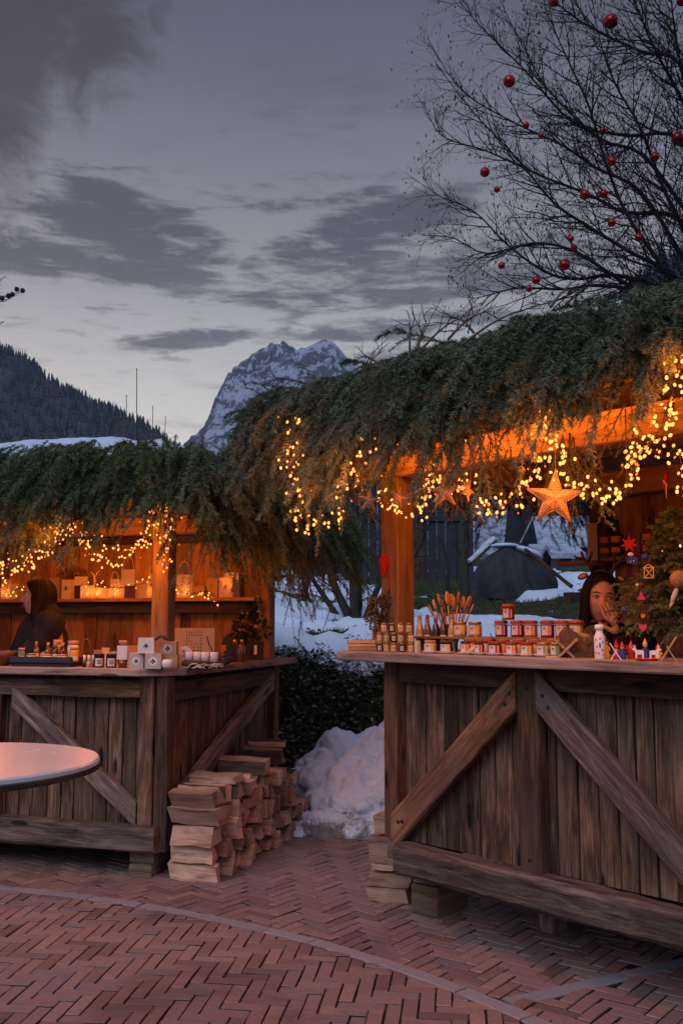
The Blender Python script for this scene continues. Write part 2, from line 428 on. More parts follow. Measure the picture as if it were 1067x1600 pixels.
plain('stone_light', (.25, .235, .265), .7, var=.25, scale=14, bump=.4)
# table top: pale marble
m, t, b = pbsdf('marble', (.6, .5, .5), .22, spec=.5)
tc = t.new('ShaderNodeTexCoord').outputs['Object']
n = t.noise(tc, 9, 8, .7, 2.5); t.l.new(t.ramp(n, [(.3, (.585, .535, .545)), (.7, (.60, .55, .56))]), b.inputs['Base Color'])
t.l.new(t.math('ADD', .24, t.math('MULTIPLY', n, .05)), b.inputs['Roughness'])
# glass: cheap clear
def glassy(name, col, alpha):
    m, t, b = pbsdf(name, col, .06, spec=.6); b.inputs['Alpha'].default_value = alpha; return m
glassy('glass', (.75, .70, .62), .30); glassy('glass_thin', (.8, .8, .8), .22)
# snow
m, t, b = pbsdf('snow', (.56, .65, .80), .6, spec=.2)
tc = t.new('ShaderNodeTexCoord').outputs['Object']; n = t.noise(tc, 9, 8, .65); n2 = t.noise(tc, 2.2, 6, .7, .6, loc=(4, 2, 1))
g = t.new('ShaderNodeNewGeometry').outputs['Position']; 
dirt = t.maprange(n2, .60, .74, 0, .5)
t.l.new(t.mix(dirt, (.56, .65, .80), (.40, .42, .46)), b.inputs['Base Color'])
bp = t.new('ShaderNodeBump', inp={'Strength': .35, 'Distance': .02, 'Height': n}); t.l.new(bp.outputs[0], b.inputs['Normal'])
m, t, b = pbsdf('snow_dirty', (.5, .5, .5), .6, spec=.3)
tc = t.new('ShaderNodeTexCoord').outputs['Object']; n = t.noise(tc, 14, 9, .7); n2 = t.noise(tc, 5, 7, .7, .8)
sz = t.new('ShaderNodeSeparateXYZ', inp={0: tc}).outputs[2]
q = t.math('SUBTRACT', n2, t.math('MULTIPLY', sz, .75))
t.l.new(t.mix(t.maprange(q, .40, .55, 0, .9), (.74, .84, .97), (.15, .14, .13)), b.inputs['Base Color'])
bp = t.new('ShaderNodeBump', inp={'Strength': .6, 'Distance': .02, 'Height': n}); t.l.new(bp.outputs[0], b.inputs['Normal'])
m, t, b = pbsdf('snow_thin', (.5, .5, .5), .7, spec=.2)
tc = t.new('ShaderNodeTexCoord').outputs['Object']; n = t.noise(tc, 2.5, 9, .75, .6, mapscale=(1, .5, 1))
t.l.new(t.ramp(n, [(.36, (.07, .08, .10)), (.46, (.26, .31, .40)), (.6, (.40, .47, .60))]), b.inputs['Base Color'])
# needles
def needle_mat(name, c1, c2, c3):
    m, t, b = pbsdf(name, c1, .55, spec=.35)
    r = t.new('ShaderNodeAttribute', attribute_name='rnd').outputs['Fac']
    t.l.new(t.ramp(r, [(0, c1), (.6, c2), (.9, (c2[0]*1.5, c2[1]*1.5, c2[2]*1.6)), (1, c3)]), b.inputs['Base Color'])
    return m
needle_mat('needles', (.030, .040, .024), (.120, .150, .088), (.24, .24, .15))
needle_mat('needles_dark', (.022, .034, .026), (.055, .080, .052), (.12, .14, .07))
needle_mat('needles_green', (.026, .040, .017), (.110, .150, .062), (.25, .23, .10))
needle_mat('needles_tree', (.06, .075, .025), (.17, .20, .075), (.32, .28, .12))
plain('twig', (.12, .075, .05), .8, var=.4)
# brick paving
m, t, b = pbsdf('brick', (.2, .1, .08), .55, spec=.45)
r = t.new('ShaderNodeAttribute', attribute_name='rnd').outputs['Fac']; tc = t.new('ShaderNodeTexCoord').outputs['Object']
n = t.noise(tc, 55, 6, .7); n2 = t.noise(tc, 1.1, 5, .65, .6); n3 = t.noise(tc, 7, 6, .7, .5)
c = t.ramp(r, [(0, (.16, .095, .088)), (.3, (.29, .175, .155)), (.6, (.245, .155, .148)), (.85, (.33, .210, .175)), (1, (.20, .145, .150))])
c = t.mix(t.maprange(n, .35, .7, 0, .35), c, (.10, .072, .070))
c = t.mix(t.maprange(n3, .55, .75, 0, .45), c, (.28, .22, .22))
wet = t.maprange(n2, .50, .66, 0, 1)
c = t.mix(t.math('MULTIPLY', wet, .55), c, (.065, .042, .042))
t.l.new(c, b.inputs['Base Color'])
t.l.new(t.math('SUBTRACT', t.math('ADD', .52, t.math('MULTIPLY', n, .2)), t.math('MULTIPLY', wet, .26)), b.inputs['Roughness'])
bp = t.new('ShaderNodeBump', inp={'Strength': .4, 'Distance': .004, 'Height': n}); t.l.new(bp.outputs[0], b.inputs['Normal'])
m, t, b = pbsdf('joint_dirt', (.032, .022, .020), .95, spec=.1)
# ground: bedding sand, soil and grass
m, t, b = pbsdf('ground', (.05, .05, .03), .9, spec=.2)
tc = t.new('ShaderNodeTexCoord').outputs['Object']; n = t.noise(tc, 3, 8, .7, .5); n2 = t.noise(tc, 28, 7, .7); n3 = t.noise(tc, .6, 6, .6)
c = t.ramp(n, [(.3, (.022, .020, .014)), (.5, (.038, .046, .020)), (.7, (.060, .075, .030))])
c = t.mix(t.maprange(n2, .4, .7, 0, .6), c, (.016, .014, .010)); c = t.mix(t.maprange(n3, .5, .7, 0, .5), c, (.055, .042, .028))
yy = t.new('ShaderNodeSeparateXYZ', inp={0: tc}).outputs[1]
c = t.mix(t.maprange(yy, 6.2, 6.6, 1, 0), c, (.030, .021, .019))
t.l.new(c, b.inputs['Base Color'])
bp = t.new('ShaderNodeBump', inp={'Strength': .8, 'Distance': .03, 'Height': n2}); t.l.new(bp.outputs[0], b.inputs['Normal'])
m, t, b = pbsdf('leaf_ivy', (.03, .05, .02), .35, spec=.5)
r = t.new('ShaderNodeAttribute', attribute_name='rnd').outputs['Fac']
t.l.new(t.ramp(r, [(0, (.012, .016, .008)), (.5, (.030, .040, .018)), (.78, (.075, .085, .038)), (.93, (.13, .075, .04)), (1, (.34, .32, .28))]), b.inputs['Base Color'])
m, t, b = pbsdf('grass', (.05, .08, .03), .7, spec=.2)
r = t.new('ShaderNodeAttribute', attribute_name='rnd').outputs['Fac']
t.l.new(t.ramp(r, [(0, (.022, .032, .014)), (.6, (.055, .080, .028)), (1, (.13, .12, .05))]), b.inputs['Base Color'])
m, t, b = pbsdf('leaf_box', (.1, .1, .03), .45, spec=.4)
r = t.new('ShaderNodeAttribute', attribute_name='rnd').outputs['Fac']
t.l.new(t.ramp(r, [(0, (.05, .045, .018)), (.6, (.13, .11, .04)), (1, (.30, .2, .08))]), b.inputs['Base Color'])
# mountains
m, t, b = pbsdf('mountain_rock', (.2, .2, .2), .9, spec=.1)
gm = t.new('ShaderNodeNewGeometry'); tc = t.new('ShaderNodeTexCoord').outputs['Object']
nz = t.new('ShaderNodeSeparateXYZ', inp={0: gm.outputs['Normal']}).outputs[2]
n = t.noise(tc, .012, 14, .76, .5); n2 = t.noise(tc, .05, 12, .8, .4, mapscale=(1, 1, .35))
q = t.math('ADD', t.math('MULTIPLY', nz, .30), t.math('ADD', t.math('MULTIPLY', n, .8), t.math('MULTIPLY', n2, .9)))
t.l.new(t.mix(t.maprange(q, 1.02, 1.09, 0, 1), (.060, .068, .090), (.33, .37, .47)), b.inputs['Base Color'])
m, t, b = pbsdf('forest_floor', (.02, .03, .035), .95, spec=.1)
tc = t.new('ShaderNodeTexCoord').outputs['Object']; n = t.noise(tc, .02, 10, .7)
t.l.new(t.ramp(n, [(.35, (.028, .038, .050)), (.6, (.055, .068, .082)), (.75, (.085, .09, .095))]), b.inputs['Base Color'])
m, t, b = pbsdf('far_trees', (.02, .03, .03), .95, spec=.1)
r = t.new('ShaderNodeAttribute', attribute_name='rnd').outputs['Fac']
t.l.new(t.ramp(r, [(0, (.020, .030, .040)), (.7, (.042, .054, .068)), (1, (.080, .085, .090))]), b.inputs['Base Color'])
def emis(name, col, strength, sampled=False):
    m, t, b = pbsdf(name, (0, 0, 0), .5); b.inputs['Emission Color'].default_value = (*col, 1); b.inputs['Emission Strength'].default_value = strength
    if not sampled: m.cycles.emission_sampling = 'NONE'
    return m
emis('bulb_lit', (1.0, .27, .05), 4.0); emis('bulb_dim', (1, .2, .02), 1.3); emis('flame', (1.0, .30, .05), 4.0)
LIGHTK = 1.0
def lamp(parent, loc, watts, r=.05, col=(1.0, .235, .022), name='glow'):
    l = bpy.data.lights.new(name, 'POINT'); l.energy = watts*LIGHTK; l.color = col; l.shadow_soft_size = r
    o = bpy.data.objects.new(name, l); COL.objects.link(o); o.location = loc
    if parent: o.parent = parent
    return o
# ================================================================== TERRAIN
def terrain(x, y):
    x = np.asarray(x, float); y = np.asarray(y, float)
    n = fbm(x*.9, y*.9, 5, 3)-.5
    foot = 6.75+.25*np.sin(x*1.3+.6)+.35*n
    bank = 1.12*sstep(foot-.1, foot+2.15, y)
    bank = bank*(1+.10*n*2)+.20*(fbm(x*1.9, y*1.9, 5, 9)-.5)*sstep(7.1, 7.9, y)
    far = np.clip(y-8.5, 0, 55)*.082
    und = (fbm(x*.35, y*.35, 5, 21)-.5)*.5*sstep(8.5, 11, y)
    hump = .25*np.exp(-((y-10.3)/1.0)**2)*0
    z = bank+far+und+hump
    side = sstep(4.5, 7.0, np.abs(x))*.0
    return z+side
def tz(x, y): return float(terrain(x, y))
def grid(xs, ys, fz):
    X_, Y_ = np.meshgrid(xs, ys); Z_ = fz(X_, Y_); V = np.stack([X_.ravel(), Y_.ravel(), Z_.ravel()], 1)
    nx, ny = len(xs), len(ys); i = np.arange(nx*ny).reshape(ny, nx)
    Fq = np.stack([i[:-1, :-1].ravel(), i[:-1, 1:].ravel(), i[1:, 1:].ravel(), i[1:, :-1].ravel()], 1)
    return V, Fq
xs = np.unique(np.concatenate([np.linspace(-3.2, 4, 110), -3.2-np.geomspace(.1, 4000, 60), 4+np.geomspace(.1, 4000, 60)]))
ys = np.unique(np.concatenate([np.linspace(5.8, 9.4, 75), np.linspace(9.5, 26, 60), 26+np.geomspace(.5, 4000, 50), 5.8-np.geomspace(.3, 3000, 40)]))
V, Fq = grid(xs, ys, lambda x, y: terrain(x, y)-.0065*(y < 6.6))
structure(np_mesh('ground', V, Fq, MAT['ground'], k=4, smooth=True))

# ------------------------------------------------------------------ herringbone paving, laid brick by brick
def fit_circle(pts):
    A = np.array([[2*p.x, 2*p.y, 1] for p in pts]); b = np.array([p.x**2+p.y**2 for p in pts])
    c = np.linalg.lstsq(A, b, rcond=None)[0]; return c[0], c[1], math.sqrt(c[2]+c[0]**2+c[1]**2)
arc = [G(8, 1388), G(141, 1404), G(247, 1419), G(366, 1441), G(484, 1469), G(596, 1502), G(710, 1548), G(848, 1598)]
ccx, ccy, crad = fit_circle(arc)
BL, BW, GAP = .174, .058, .0056
def clip(poly, nx, ny, d):
    out = []
    for i in range(len(poly)):
        a, b = poly[i], poly[(i+1) % len(poly)]; da = a[0]*nx+a[1]*ny-d; db = b[0]*nx+b[1]*ny-d
        if da <= 0: out.append(a)
        if da*db < 0: t = da/(da-db); out.append((a[0]+(b[0]-a[0])*t, a[1]+(b[1]-a[1])*t))
    return out
BAND = .035
r0 = G(793, 1566); r1 = G(1060, 1504); rdir = (r1-r0).normalized(); rn = Vector((-rdir.y, rdir.x, 0))
def lay(name, ang, inside, off):
    ca, sa = math.cos(ang), math.sin(ang); vs = []; fs = []; rn_ = []; mi_ = []
    n = 3
    for a in range(-86, 87):
        for b in range(-30, 31):
            gx, gy = a+b*n, a-b*n
            for kind in (0, 1):
                if kind == 0: x0, y0, wx, wy = gx*BW, gy*BW, BL, BW
                else: x0, y0, wx, wy = gx*BW, (gy+1)*BW, BW, BL
                cx0, cy0 = x0+wx/2+off[0], y0+wy/2+off[1]
                wxp, wyp = cx0*ca-cy0*sa, cx0*sa+cy0*ca+4.2
                if wyp < 1.2 or wyp > 6.75+.1*math.sin(wxp*3) or abs(wxp) > .62*wyp+1.2: continue
                if wyp > 6.35 and random.random() < (wyp-6.35)*.6: continue
                dx, dy = wxp-ccx, wyp-ccy; dist = math.hypot(dx, dy)
                if abs(dist-crad) > .25 and (dist < crad) != inside: continue
                g = GAP/2+random.uniform(-.001, .0012); hx, hy = wx/2-g, wy/2-g; jr = random.gauss(0, .007); jx, jy = random.gauss(0, .0008), random.gauss(0, .0008)
                poly = []
                for (qx, qy) in ((-hx, -hy), (hx, -hy), (hx, hy), (-hx, hy)):
                    qx, qy = qx-qy*jr+jx+cx0, qy+qx*jr+jy+cy0
                    poly.append((qx*ca-qy*sa, qx*sa+qy*ca+4.2))
                nx, ny = dx/dist, dy/dist
                if abs(dist-crad) < .25:
                    lim = nx*ccx+ny*ccy+crad
                    poly = clip(poly, nx, ny, lim-BAND+.002) if inside else clip(poly, -nx, -ny, -(lim+BAND-.002))
                if not inside:
                    dd = (wxp-r0.x)*rn.x+(wyp-r0.y)*rn.y; al = (wxp-r0.x)*rdir.x+(wyp-r0.y)*rdir.y
                    if abs(dd) < .2 and al > .03:
                        l0 = rn.x*r0.x+rn.y*r0.y
                        poly = clip(poly, rn.x, rn.y, l0-BAND+.002) if dd < 0 else clip(poly, -rn.x, -rn.y, -(l0+BAND-.002))
                if len(poly) < 3: continue
                ar = abs(sum(poly[i][0]*poly[i-1][1]-poly[i-1][0]*poly[i][1] for i in range(len(poly))))/2
                if ar < 5e-4: continue
                z = random.gauss(0, .0011)+.0008; tx, ty = random.gauss(0, .011), random.gauss(0, .011)
                mx = sum(p[0] for p in poly)/len(poly); my = sum(p[1] for p in poly)/len(poly); m_ = len(poly); B = len(vs); rr = random.random()
                for (qx, qy) in poly: vs.append((qx, qy, -.011)); 
                for (qx, qy) in poly: vs.append((qx, qy, z-.0035+tx*(qx-mx)+ty*(qy-my)))
                for (qx, qy) in poly:
                    L_ = math.hypot(qx-mx, qy-my); s_ = 1-.0045/max(L_, .01); X2, Y2 = mx+(qx-mx)*s_, my+(qy-my)*s_
                    vs.append((X2, Y2, z+tx*(X2-mx)+ty*(Y2-my)))
                rn_ += [rr]*(3*m_)
                for lv in (0, 1):
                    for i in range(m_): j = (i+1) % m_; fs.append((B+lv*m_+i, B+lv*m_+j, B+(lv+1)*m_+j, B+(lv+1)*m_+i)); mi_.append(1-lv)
                fs.append(tuple(range(B+2*m_, B+3*m_))); mi_.append(0)
    me = bpy.data.meshes.new(name); me.from_pydata(vs, [], fs); a = me.attributes.new('rnd', 'FLOAT', 'POINT'); a.data.foreach_set('value', rn_)
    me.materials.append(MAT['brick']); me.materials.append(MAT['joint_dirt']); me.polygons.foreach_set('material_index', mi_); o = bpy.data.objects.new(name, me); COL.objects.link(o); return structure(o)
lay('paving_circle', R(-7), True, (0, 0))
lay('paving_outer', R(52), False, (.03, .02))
# granite edging set flush round the circle and along the spoke
mb = MB()
def kerb_run(pf, L, w_):
    s_ = 0
    while s_ < L:
        l = random.uniform(.22, .42); N = 4; vs = []; tz_ = random.gauss(.0018, .0012); ww = w_+random.uniform(-.003, .003)
        for i in range(N+1):
            a = s_+.003+(l-.006)*i/N
            for q, z in ((-ww, -.01), (-ww, tz_-.003), (-ww+.004, tz_), (ww-.004, tz_), (ww, tz_-.003), (ww, -.01)):
                p = pf(a, q+random.gauss(0, .0007)); vs.append((p[0], p[1], z))
        fs = [(i*6+j, i*6+j+1, i*6+6+j+1, i*6+6+j) for i in range(N) for j in range(5)]+[(0, 1, 2, 3, 4, 5), tuple(reversed([N*6+j for j in range(6)]))]
        mb.add(vs, [tuple(reversed(f)) for f in fs]); s_ += l
a0 = math.atan2(arc[-1].y-ccy, arc[-1].x-ccx)-.12; 
kerb_run(lambda a, q: (ccx+(crad+q)*math.cos(a0+a/crad), ccy+(crad+q)*math.sin(a0+a/crad)), 4.6, BAND)
kerb_run(lambda a, q: (r0.x+rdir.x*(a-.0)+rn.x*q, r0.y+rdir.y*(a-.0)+rn.y*q), 1.95, BAND)
structure(mb.build('paving_edging', MAT['stone_light']))

# ------------------------------------------------------------------ snow lying on the meadow
def snow_h(x, y):
    t = terrain(x, y)
    n = fbm(x*.55+3, y*.8+2, 5, 31)
    front = np.exp(-((y-9.3)/1.25)**2)*.34           # the deep rim along the top of the bank
    front = front+np.exp(-((y-12.6)/1.2)**2)*.14*sstep(1.2, -.5, x)
    thin = sstep(11.0, 16.0, y)*.13*sstep(-1, 1.5, x)
    rest = .10*sstep(1.0, -1.5, x)
    cover = (n-.5)*1.7+.5+front-thin+rest-sstep(0, .8, 9.0-y+.9*(fbm(x*1.4, y*1.4, 4, 91)-.5)-.1)*.8-.045*(fbm(x*4, y*4, 3, 77)-.5)*3
    th = (cover-.56)
    up = .16*sstep(0, .22, th)+.035*(fbm(x*2.2, y*2.2, 4, 55)-.5)*sstep(0, .1, th)
    return t+np.where(th > 0, up+.004, th*.6-.003)
xs = np.linspace(-6, 10, 330); ys = np.concatenate([np.linspace(7.5, 13, 180), np.linspace(13.06, 30, 170)])
V, Fq = grid(xs, ys, snow_h)
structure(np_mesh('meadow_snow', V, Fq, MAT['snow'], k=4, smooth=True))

# ------------------------------------------------------------------ ivy and dead leaves on the bank, grass on the meadow
def leaves(name, n, xr, yr, size, mat, kind, zoff=.02, dens=None, tilt=1.0):
    x = np.random.uniform(*xr, n); y = np.random.uniform(*yr, n)
    if dens is not None: k = np.random.rand(n) < dens(x, y); x, y = x[k], y[k]
    n = len(x); z = terrain(x, y)+np.random.uniform(0, zoff, n)
    s = size*np.random.uniform(.6, 1.3, n); a = np.random.uniform(0, 6.283, n)
    u = np.stack([np.cos(a), np.sin(a), np.random.normal(0, .35*tilt, n)], 1); v = np.stack([-np.sin(a), np.cos(a), np.random.normal(-.1, .45*tilt, n)], 1)
    c = np.stack([x, y, z], 1); s = s[:, None]
    V = np.stack([c-u*s, c-v*s*.6+u*s*.1, c+u*s, c+v*s*.6+u*s*.1], 1).reshape(-1, 3)
    Fq = np.arange(4*n).reshape(n, 4); r = np.repeat(np.random.rand(n), 4)
    o = np_mesh(name, V, Fq, MAT[mat], k=4, rnd=r); o['kind'] = 'stuff'; return o
bank_d = lambda x, y: (sstep(6.6, 7.1, y+.3*(fbm(x*2, y*2, 3, 5)-.5)))*.95
o = leaves('ivy_ground_cover', 50000, (-2.2, 2.6), (6.6, 9.3), .021, 'leaf_ivy', 'stuff', .09, bank_d)
tag(o, 'dark ivy and low leaves covering the bank between the two stalls', 'ground cover')
n = 60000
x = np.random.uniform(-3, 9, n); y = 9.5+np.random.rand(n)**1.5*16
keep = (terrain(x, y) > snow_h(x, y)-.005); x, y = x[keep], y[keep]; n = len(x); z = terrain(x, y)-.01
h = np.random.uniform(.02, .07, n)*(1+.05*(y-9)); a = np.random.uniform(0, 6.28, n); wd_ = .004*(1+.12*(y-9))
b = np.stack([np.cos(a)*wd_, np.sin(a)*wd_, 0*a], 1); c = np.stack([x, y, z], 1); tip = c+np.stack([np.random.normal(0, .02, n), np.random.normal(0, .02, n), h], 1)
V = np.stack([c-b, c+b, tip], 1).reshape(-1, 3)
o = np_mesh('meadow_grass', V, np.arange(3*n).reshape(n, 3), MAT['grass'], rnd=np.repeat(np.random.rand(n), 3)); o['kind'] = 'stuff'
tag(o, 'short rough grass showing between the snow patches on the meadow', 'grass')

# ------------------------------------------------------------------ ploughed snow pile at the foot of the bank
pc = P(610, 1215, 7.0)
prg = np.random.RandomState(8).uniform(-1, 1, (260, 3))
def pile(x, y):
    u = (x-(pc.x+.30)); v = (y-7.15)
    r = np.sqrt((u/1.15)**2+(v/.78)**2)
    ang = fbm(x*2.3, y*2.3, 4, 61)-.5
    h = .66*np.clip(1-r+.45*ang, 0, 1)**.72
    lump = (fbm(x*3.5+1, y*3.5, 3, 63)-.5)*.42+np.abs(fbm(x*12, y*12, 3, 64)-.5)*.08-.02
    h = h+lump*sstep(.02, .3, h)
    d_ = np.zeros_like(h)
    for k in range(260):
        qx, qy, qr = pc.x+.3+prg[k, 0]*1.15, 7.1+prg[k, 1]*.72, .025+.10*prg[k, 2]**4
        d_ = np.maximum(d_, np.sqrt(np.clip(qr*qr-(x-qx)**2-(y-qy)**2*1.1, 0, None))*1.0)
    h = h+d_*.3*sstep(.02, .2, h)
    low = .09*np.clip(1-np.sqrt(((x-(pc.x-.5))/.75)**2+((y-6.62)/.36)**2)+.9*(fbm(x*4, y*4, 4, 71)-.5), 0, 1)**.6
    t = np.minimum(terrain(x, y), .25)
    return np.where(np.maximum(h, low) > .01, t+np.maximum(h, low), t-.05)
mb = MB(); rgh = random.Random(12)
xs = np.linspace(pc.x-1.35, pc.x+1.6, 64); ys = np.linspace(6.25, 8.0, 44); HV, HF = grid(xs, ys, pile)
nb_ = len(HV); low_ = HV.copy(); low_[:, 2] = -.12
ring = [i for i in range(len(xs))]+[len(xs)*j+len(xs)-1 for j in range(1, len(ys))]+[len(xs)*(len(ys)-1)+i for i in range(len(xs)-2, -1, -1)]+[len(xs)*j for j in range(len(ys)-2, 0, -1)]
fc = [tuple(f) for f in HF]+[tuple(nb_+k for k in reversed(list(f))) for f in HF]+[(ring[k], nb_+ring[k], nb_+ring[(k+1) % len(ring)], ring[(k+1) % len(ring)]) for k in range(len(ring))]
mb.add([tuple(v) for v in np.concatenate([HV, low_])], fc)
for k in range(420):
    x_, y_ = pc.x+.25+rgh.uniform(-1.25, 1.2), 7.05+rgh.uniform(-.8, .7); h_ = float(pile(np.array([x_]), np.array([y_]))[0]); g_ = min(tz(x_, y_), .25)
    if h_ < g_+.015 and rgh.random() < .8: continue
    r_ = .02+.13*rgh.random()**2.5; mb.ball((x_, y_, max(h_, g_)+r_*rgh.uniform(-.85, -.05)), (r_*rgh.uniform(.8, 1.4), r_*rgh.uniform(.8, 1.3), r_*rgh.uniform(.6, 1.0)), 9, 7)
o = mb.build('tmp', MAT['snow_dirty']); md = o.modifiers.new('r', 'REMESH'); md.mode = 'VOXEL'; md.voxel_size = .0115; sm_ = o.modifiers.new('s', 'SMOOTH'); sm_.factor = .6; sm_.iterations = 4
m2 = bpy.data.meshes.new_from_object(o.evaluated_get(bpy.context.evaluated_depsgraph_get())); bpy.data.objects.remove(o)
HV = np.array([v.co for v in m2.vertices]); HN = np.array([v.normal for v in m2.vertices]); HV += HN*((fbm(HV[:, 0]*16+HV[:, 2]*9, HV[:, 1]*16+HV[:, 2]*7, 5, 66)-.5)*.055)[:, None]
fo = np.array([list(q.vertices) for q in m2.polygons]); HF = fo
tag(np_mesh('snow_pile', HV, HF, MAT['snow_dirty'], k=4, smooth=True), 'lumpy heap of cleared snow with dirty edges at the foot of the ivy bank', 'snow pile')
mb = MB(); mb.tube([P(545, 1270, 6.55), P(562, 1264, 6.5), P(580, 1256, 6.48), P(598, 1243, 6.45)], [.006, .009, .008, .005], 6)
tag(mb.build('fallen_branch', MAT['tree_bark']), 'thin dark stick poking out of the front of the snow heap', 'branch')
mb = MB(); mb.tube([P(468, 1279, 6.5), P(490, 1276, 6.5), P(515, 1274, 6.6), P(535, 1268, 6.75)], [.008, .011, .009, .006], 6)
tag(mb.build('fallen_branch', MAT['tree_bark']), 'dark stick lying low across the slushy snow near the firewood', 'branch')

# ------------------------------------------------------------------ far hills and the snowy peak
def interp(pts): 
    a = np.array(pts, float); return lambda q: np.interp(q, a[:, 0], a[:, 1])
def ridge_mesh(name, Y0, prof, depth, mat, nx, ny, rough, seed, pxr, back=.5, cliff=1.0, kind='structure'):
    pr = interp(prof); px = np.linspace(*pxr, nx); t = np.linspace(0, 1+back, ny)
    PX, T = np.meshgrid(px, t)
    zr = CAMZ+(972-pr(PX))*Y0/F
    yy = Y0-depth*(1-T); xx = (PX-CX)/F*Y0
    prof_t = np.where(T <= 1, np.clip(T, 0, 1)**cliff, 1-(T-1)/max(back, .01)*.9)
    n = (fbm(xx/Y0*26, yy/Y0*26, 7, seed, .55)-.5); rd = 1-2*np.abs(fbm(xx/Y0*40, yy/Y0*26+3, 6, seed+9, .55)-.5)
    amp = rough*zr*np.clip(np.minimum(T, 1.2)*1.0, 0, 1)*(.04+.96*np.clip(np.abs(T-1)/.16, 0, 1))
    z = zr*prof_t+amp*(n*1.0+(rd-.8)*.7)
    yj = yy+depth*.05*n
    V = np.stack([xx.ravel(), yj.ravel(), z.ravel()], 1); i = np.arange(nx*ny).reshape(ny, nx)
    Fq = np.stack([i[:-1, :-1].ravel(), i[:-1, 1:].ravel(), i[1:, 1:].ravel(), i[1:, :-1].ravel()], 1)
    o = np_mesh(name, V, Fq, MAT[mat], k=4, smooth=(mat != 'mountain_rock')); structure(o)
    return o, (xx, yj, z, T, zr)
peak = [(150, 800), (230, 735), (285, 700), (300, 686), (316, 668), (330, 660), (338, 636), (350, 602), (358, 578), (372, 558), (392, 547), (412, 543), (425, 535), (440, 533),
        (452, 530), (462, 538), (478, 534), (494, 526), (505, 520), (518, 524), (530, 536), (540, 549), (556, 566), (580, 590), (620, 612), (680, 640), (760, 668), (900, 720), (1100, 790)]
ridge_mesh('mountain_peak', 2600, peak, 900, 'mountain_rock', 560, 300, .24, 101, (100, 1100), .5, .62)
hillp = [(-500, 420), (-250, 455), (-100, 500), (0, 541), (40, 562), (60, 584), (100, 608), (140, 628), (180, 645), (215, 661), (240, 674), (258, 690), (280, 712), (320, 742), (400, 790), (520, 850)]
ho, (hx, hy, hz, hT, hzr) = ridge_mesh('forest_hill', 1000, hillp, 520, 'forest_floor', 240, 120, .05, 131, (-500, 520), .3, .85)
hillr = [(820, 560), (900, 500), (960, 460), (1000, 432), (1040, 402), (1067, 384), (1120, 352), (1200, 320), (1400, 290), (1700, 270)]
ho2, (gx, gy, gz, gT, gzr) = ridge_mesh('forest_hill', 700, hillr, 420, 'forest_floor', 160, 80, .05, 151, (820, 1700), .3, .85)
def far_forest(arrs, n, hgt, seed, label, pxs):
    xx, yy, zz, T, zr = arrs; rng = np.random.RandomState(seed)
    ny, nx = xx.shape; ii = rng.uniform(0, ny-1.01, n); 
    top = rng.rand(n) < .16; jmax = np.argmin(np.abs(T[:, 0]-1)); ii = np.where(top, jmax+rng.normal(-.3, .8, n), ii); ii = np.clip(ii, 0, ny-1.01); jj = rng.uniform(0, nx-1.01, n)
    a, b = ii.astype(int), jj.astype(int); fx, fy = ii-a, jj-b
    def s(A): return (A[a, b]*(1-fx)*(1-fy)+A[a+1, b]*fx*(1-fy)+A[a, b+1]*(1-fx)*fy+A[a+1, b+1]*fx*fy)
    x, y, z = s(xx), s(yy), s(zz); k = (z > 20); x, y, z = x[k], y[k], z[k]; n = len(x)
    h = hgt*rng.uniform(.55, 1.25, n); r = h*rng.uniform(.13, .22, n)
    Vs = []; Fs = []; S = 5; b0 = 0
    for (z0, z1, rr) in ((0.05, .55, 1.0), (.35, .8, .72), (.62, 1.0, .45)):
        ang = np.arange(S)/S*2*np.pi
        ring = np.stack([x[:, None]+r[:, None]*rr*np.cos(ang)*rng.uniform(.7, 1.2, (n, S)), y[:, None]+r[:, None]*rr*np.sin(ang), (z+h*z0)[:, None]+rng.uniform(-.05, .05, (n, S))*h[:, None]], 2)
        tip = np.stack([x, y, z+h*z1], 1)[:, None, :]; vv = np.concatenate([ring, tip], 1).reshape(-1, 3); Vs.append(vv)
        base = b0+np.arange(n)[:, None]*(S+1)
        f = np.stack([np.stack([base[:, 0]+j, base[:, 0]+(j+1) % S, base[:, 0]+S], 1) for j in range(S)], 1).reshape(-1, 3); Fs.append(f); b0 += n*(S+1)
    rr_ = np.concatenate([np.repeat(rng.rand(n), S+1)]*3)
    o = np_mesh('conifer_forest', np.concatenate(Vs), np.concatenate(Fs), MAT['far_trees'], rnd=rr_); o['kind'] = 'stuff'; tag(o, label, 'forest'); return o
far_forest((hx, hy, hz, hT, hzr), 9000, 10.5, 5, 'dark conifer forest on the hill behind the left stall', None)
far_forest((gx, gy, gz, gT, gzr), 4000, 9.0, 6, 'dark conifer forest on the hill behind the bare tree', None)

# ------------------------------------------------------------------ masts behind the left roof
for (px, y0, Yd, lab) in [(214, 577, 60, 'tallest thin flagpole standing behind the left roof'), (198, 618, 66, 'short thin pole just left of the tallest flagpole'),
                          (239, 635, 70, 'thin pole just right of the tallest flagpole'), (259, 652, 74, 'shortest slightly leaning pole, rightmost behind the left roof')]:
    b0 = P(px-(0 if px < 255 else 5), 760, Yd); t0 = P(px, y0, Yd); mb = MB(); g0 = Vector((b0.x, Yd, tz(b0.x, Yd)-.1))
    mb.tube([g0, b0, t0], [.055, .045, .022], 8); mb.ball(t0, .05, 8, 6)
    tag(mb.build('flagpole', MAT['iron']), lab, 'flagpole')

# ================================================================== BACKGROUND BUILDINGS
def ground_pt(px, Yd): 
    x = (px-CX)/F*Yd; return Vector((x, Yd, tz(x, Yd)))
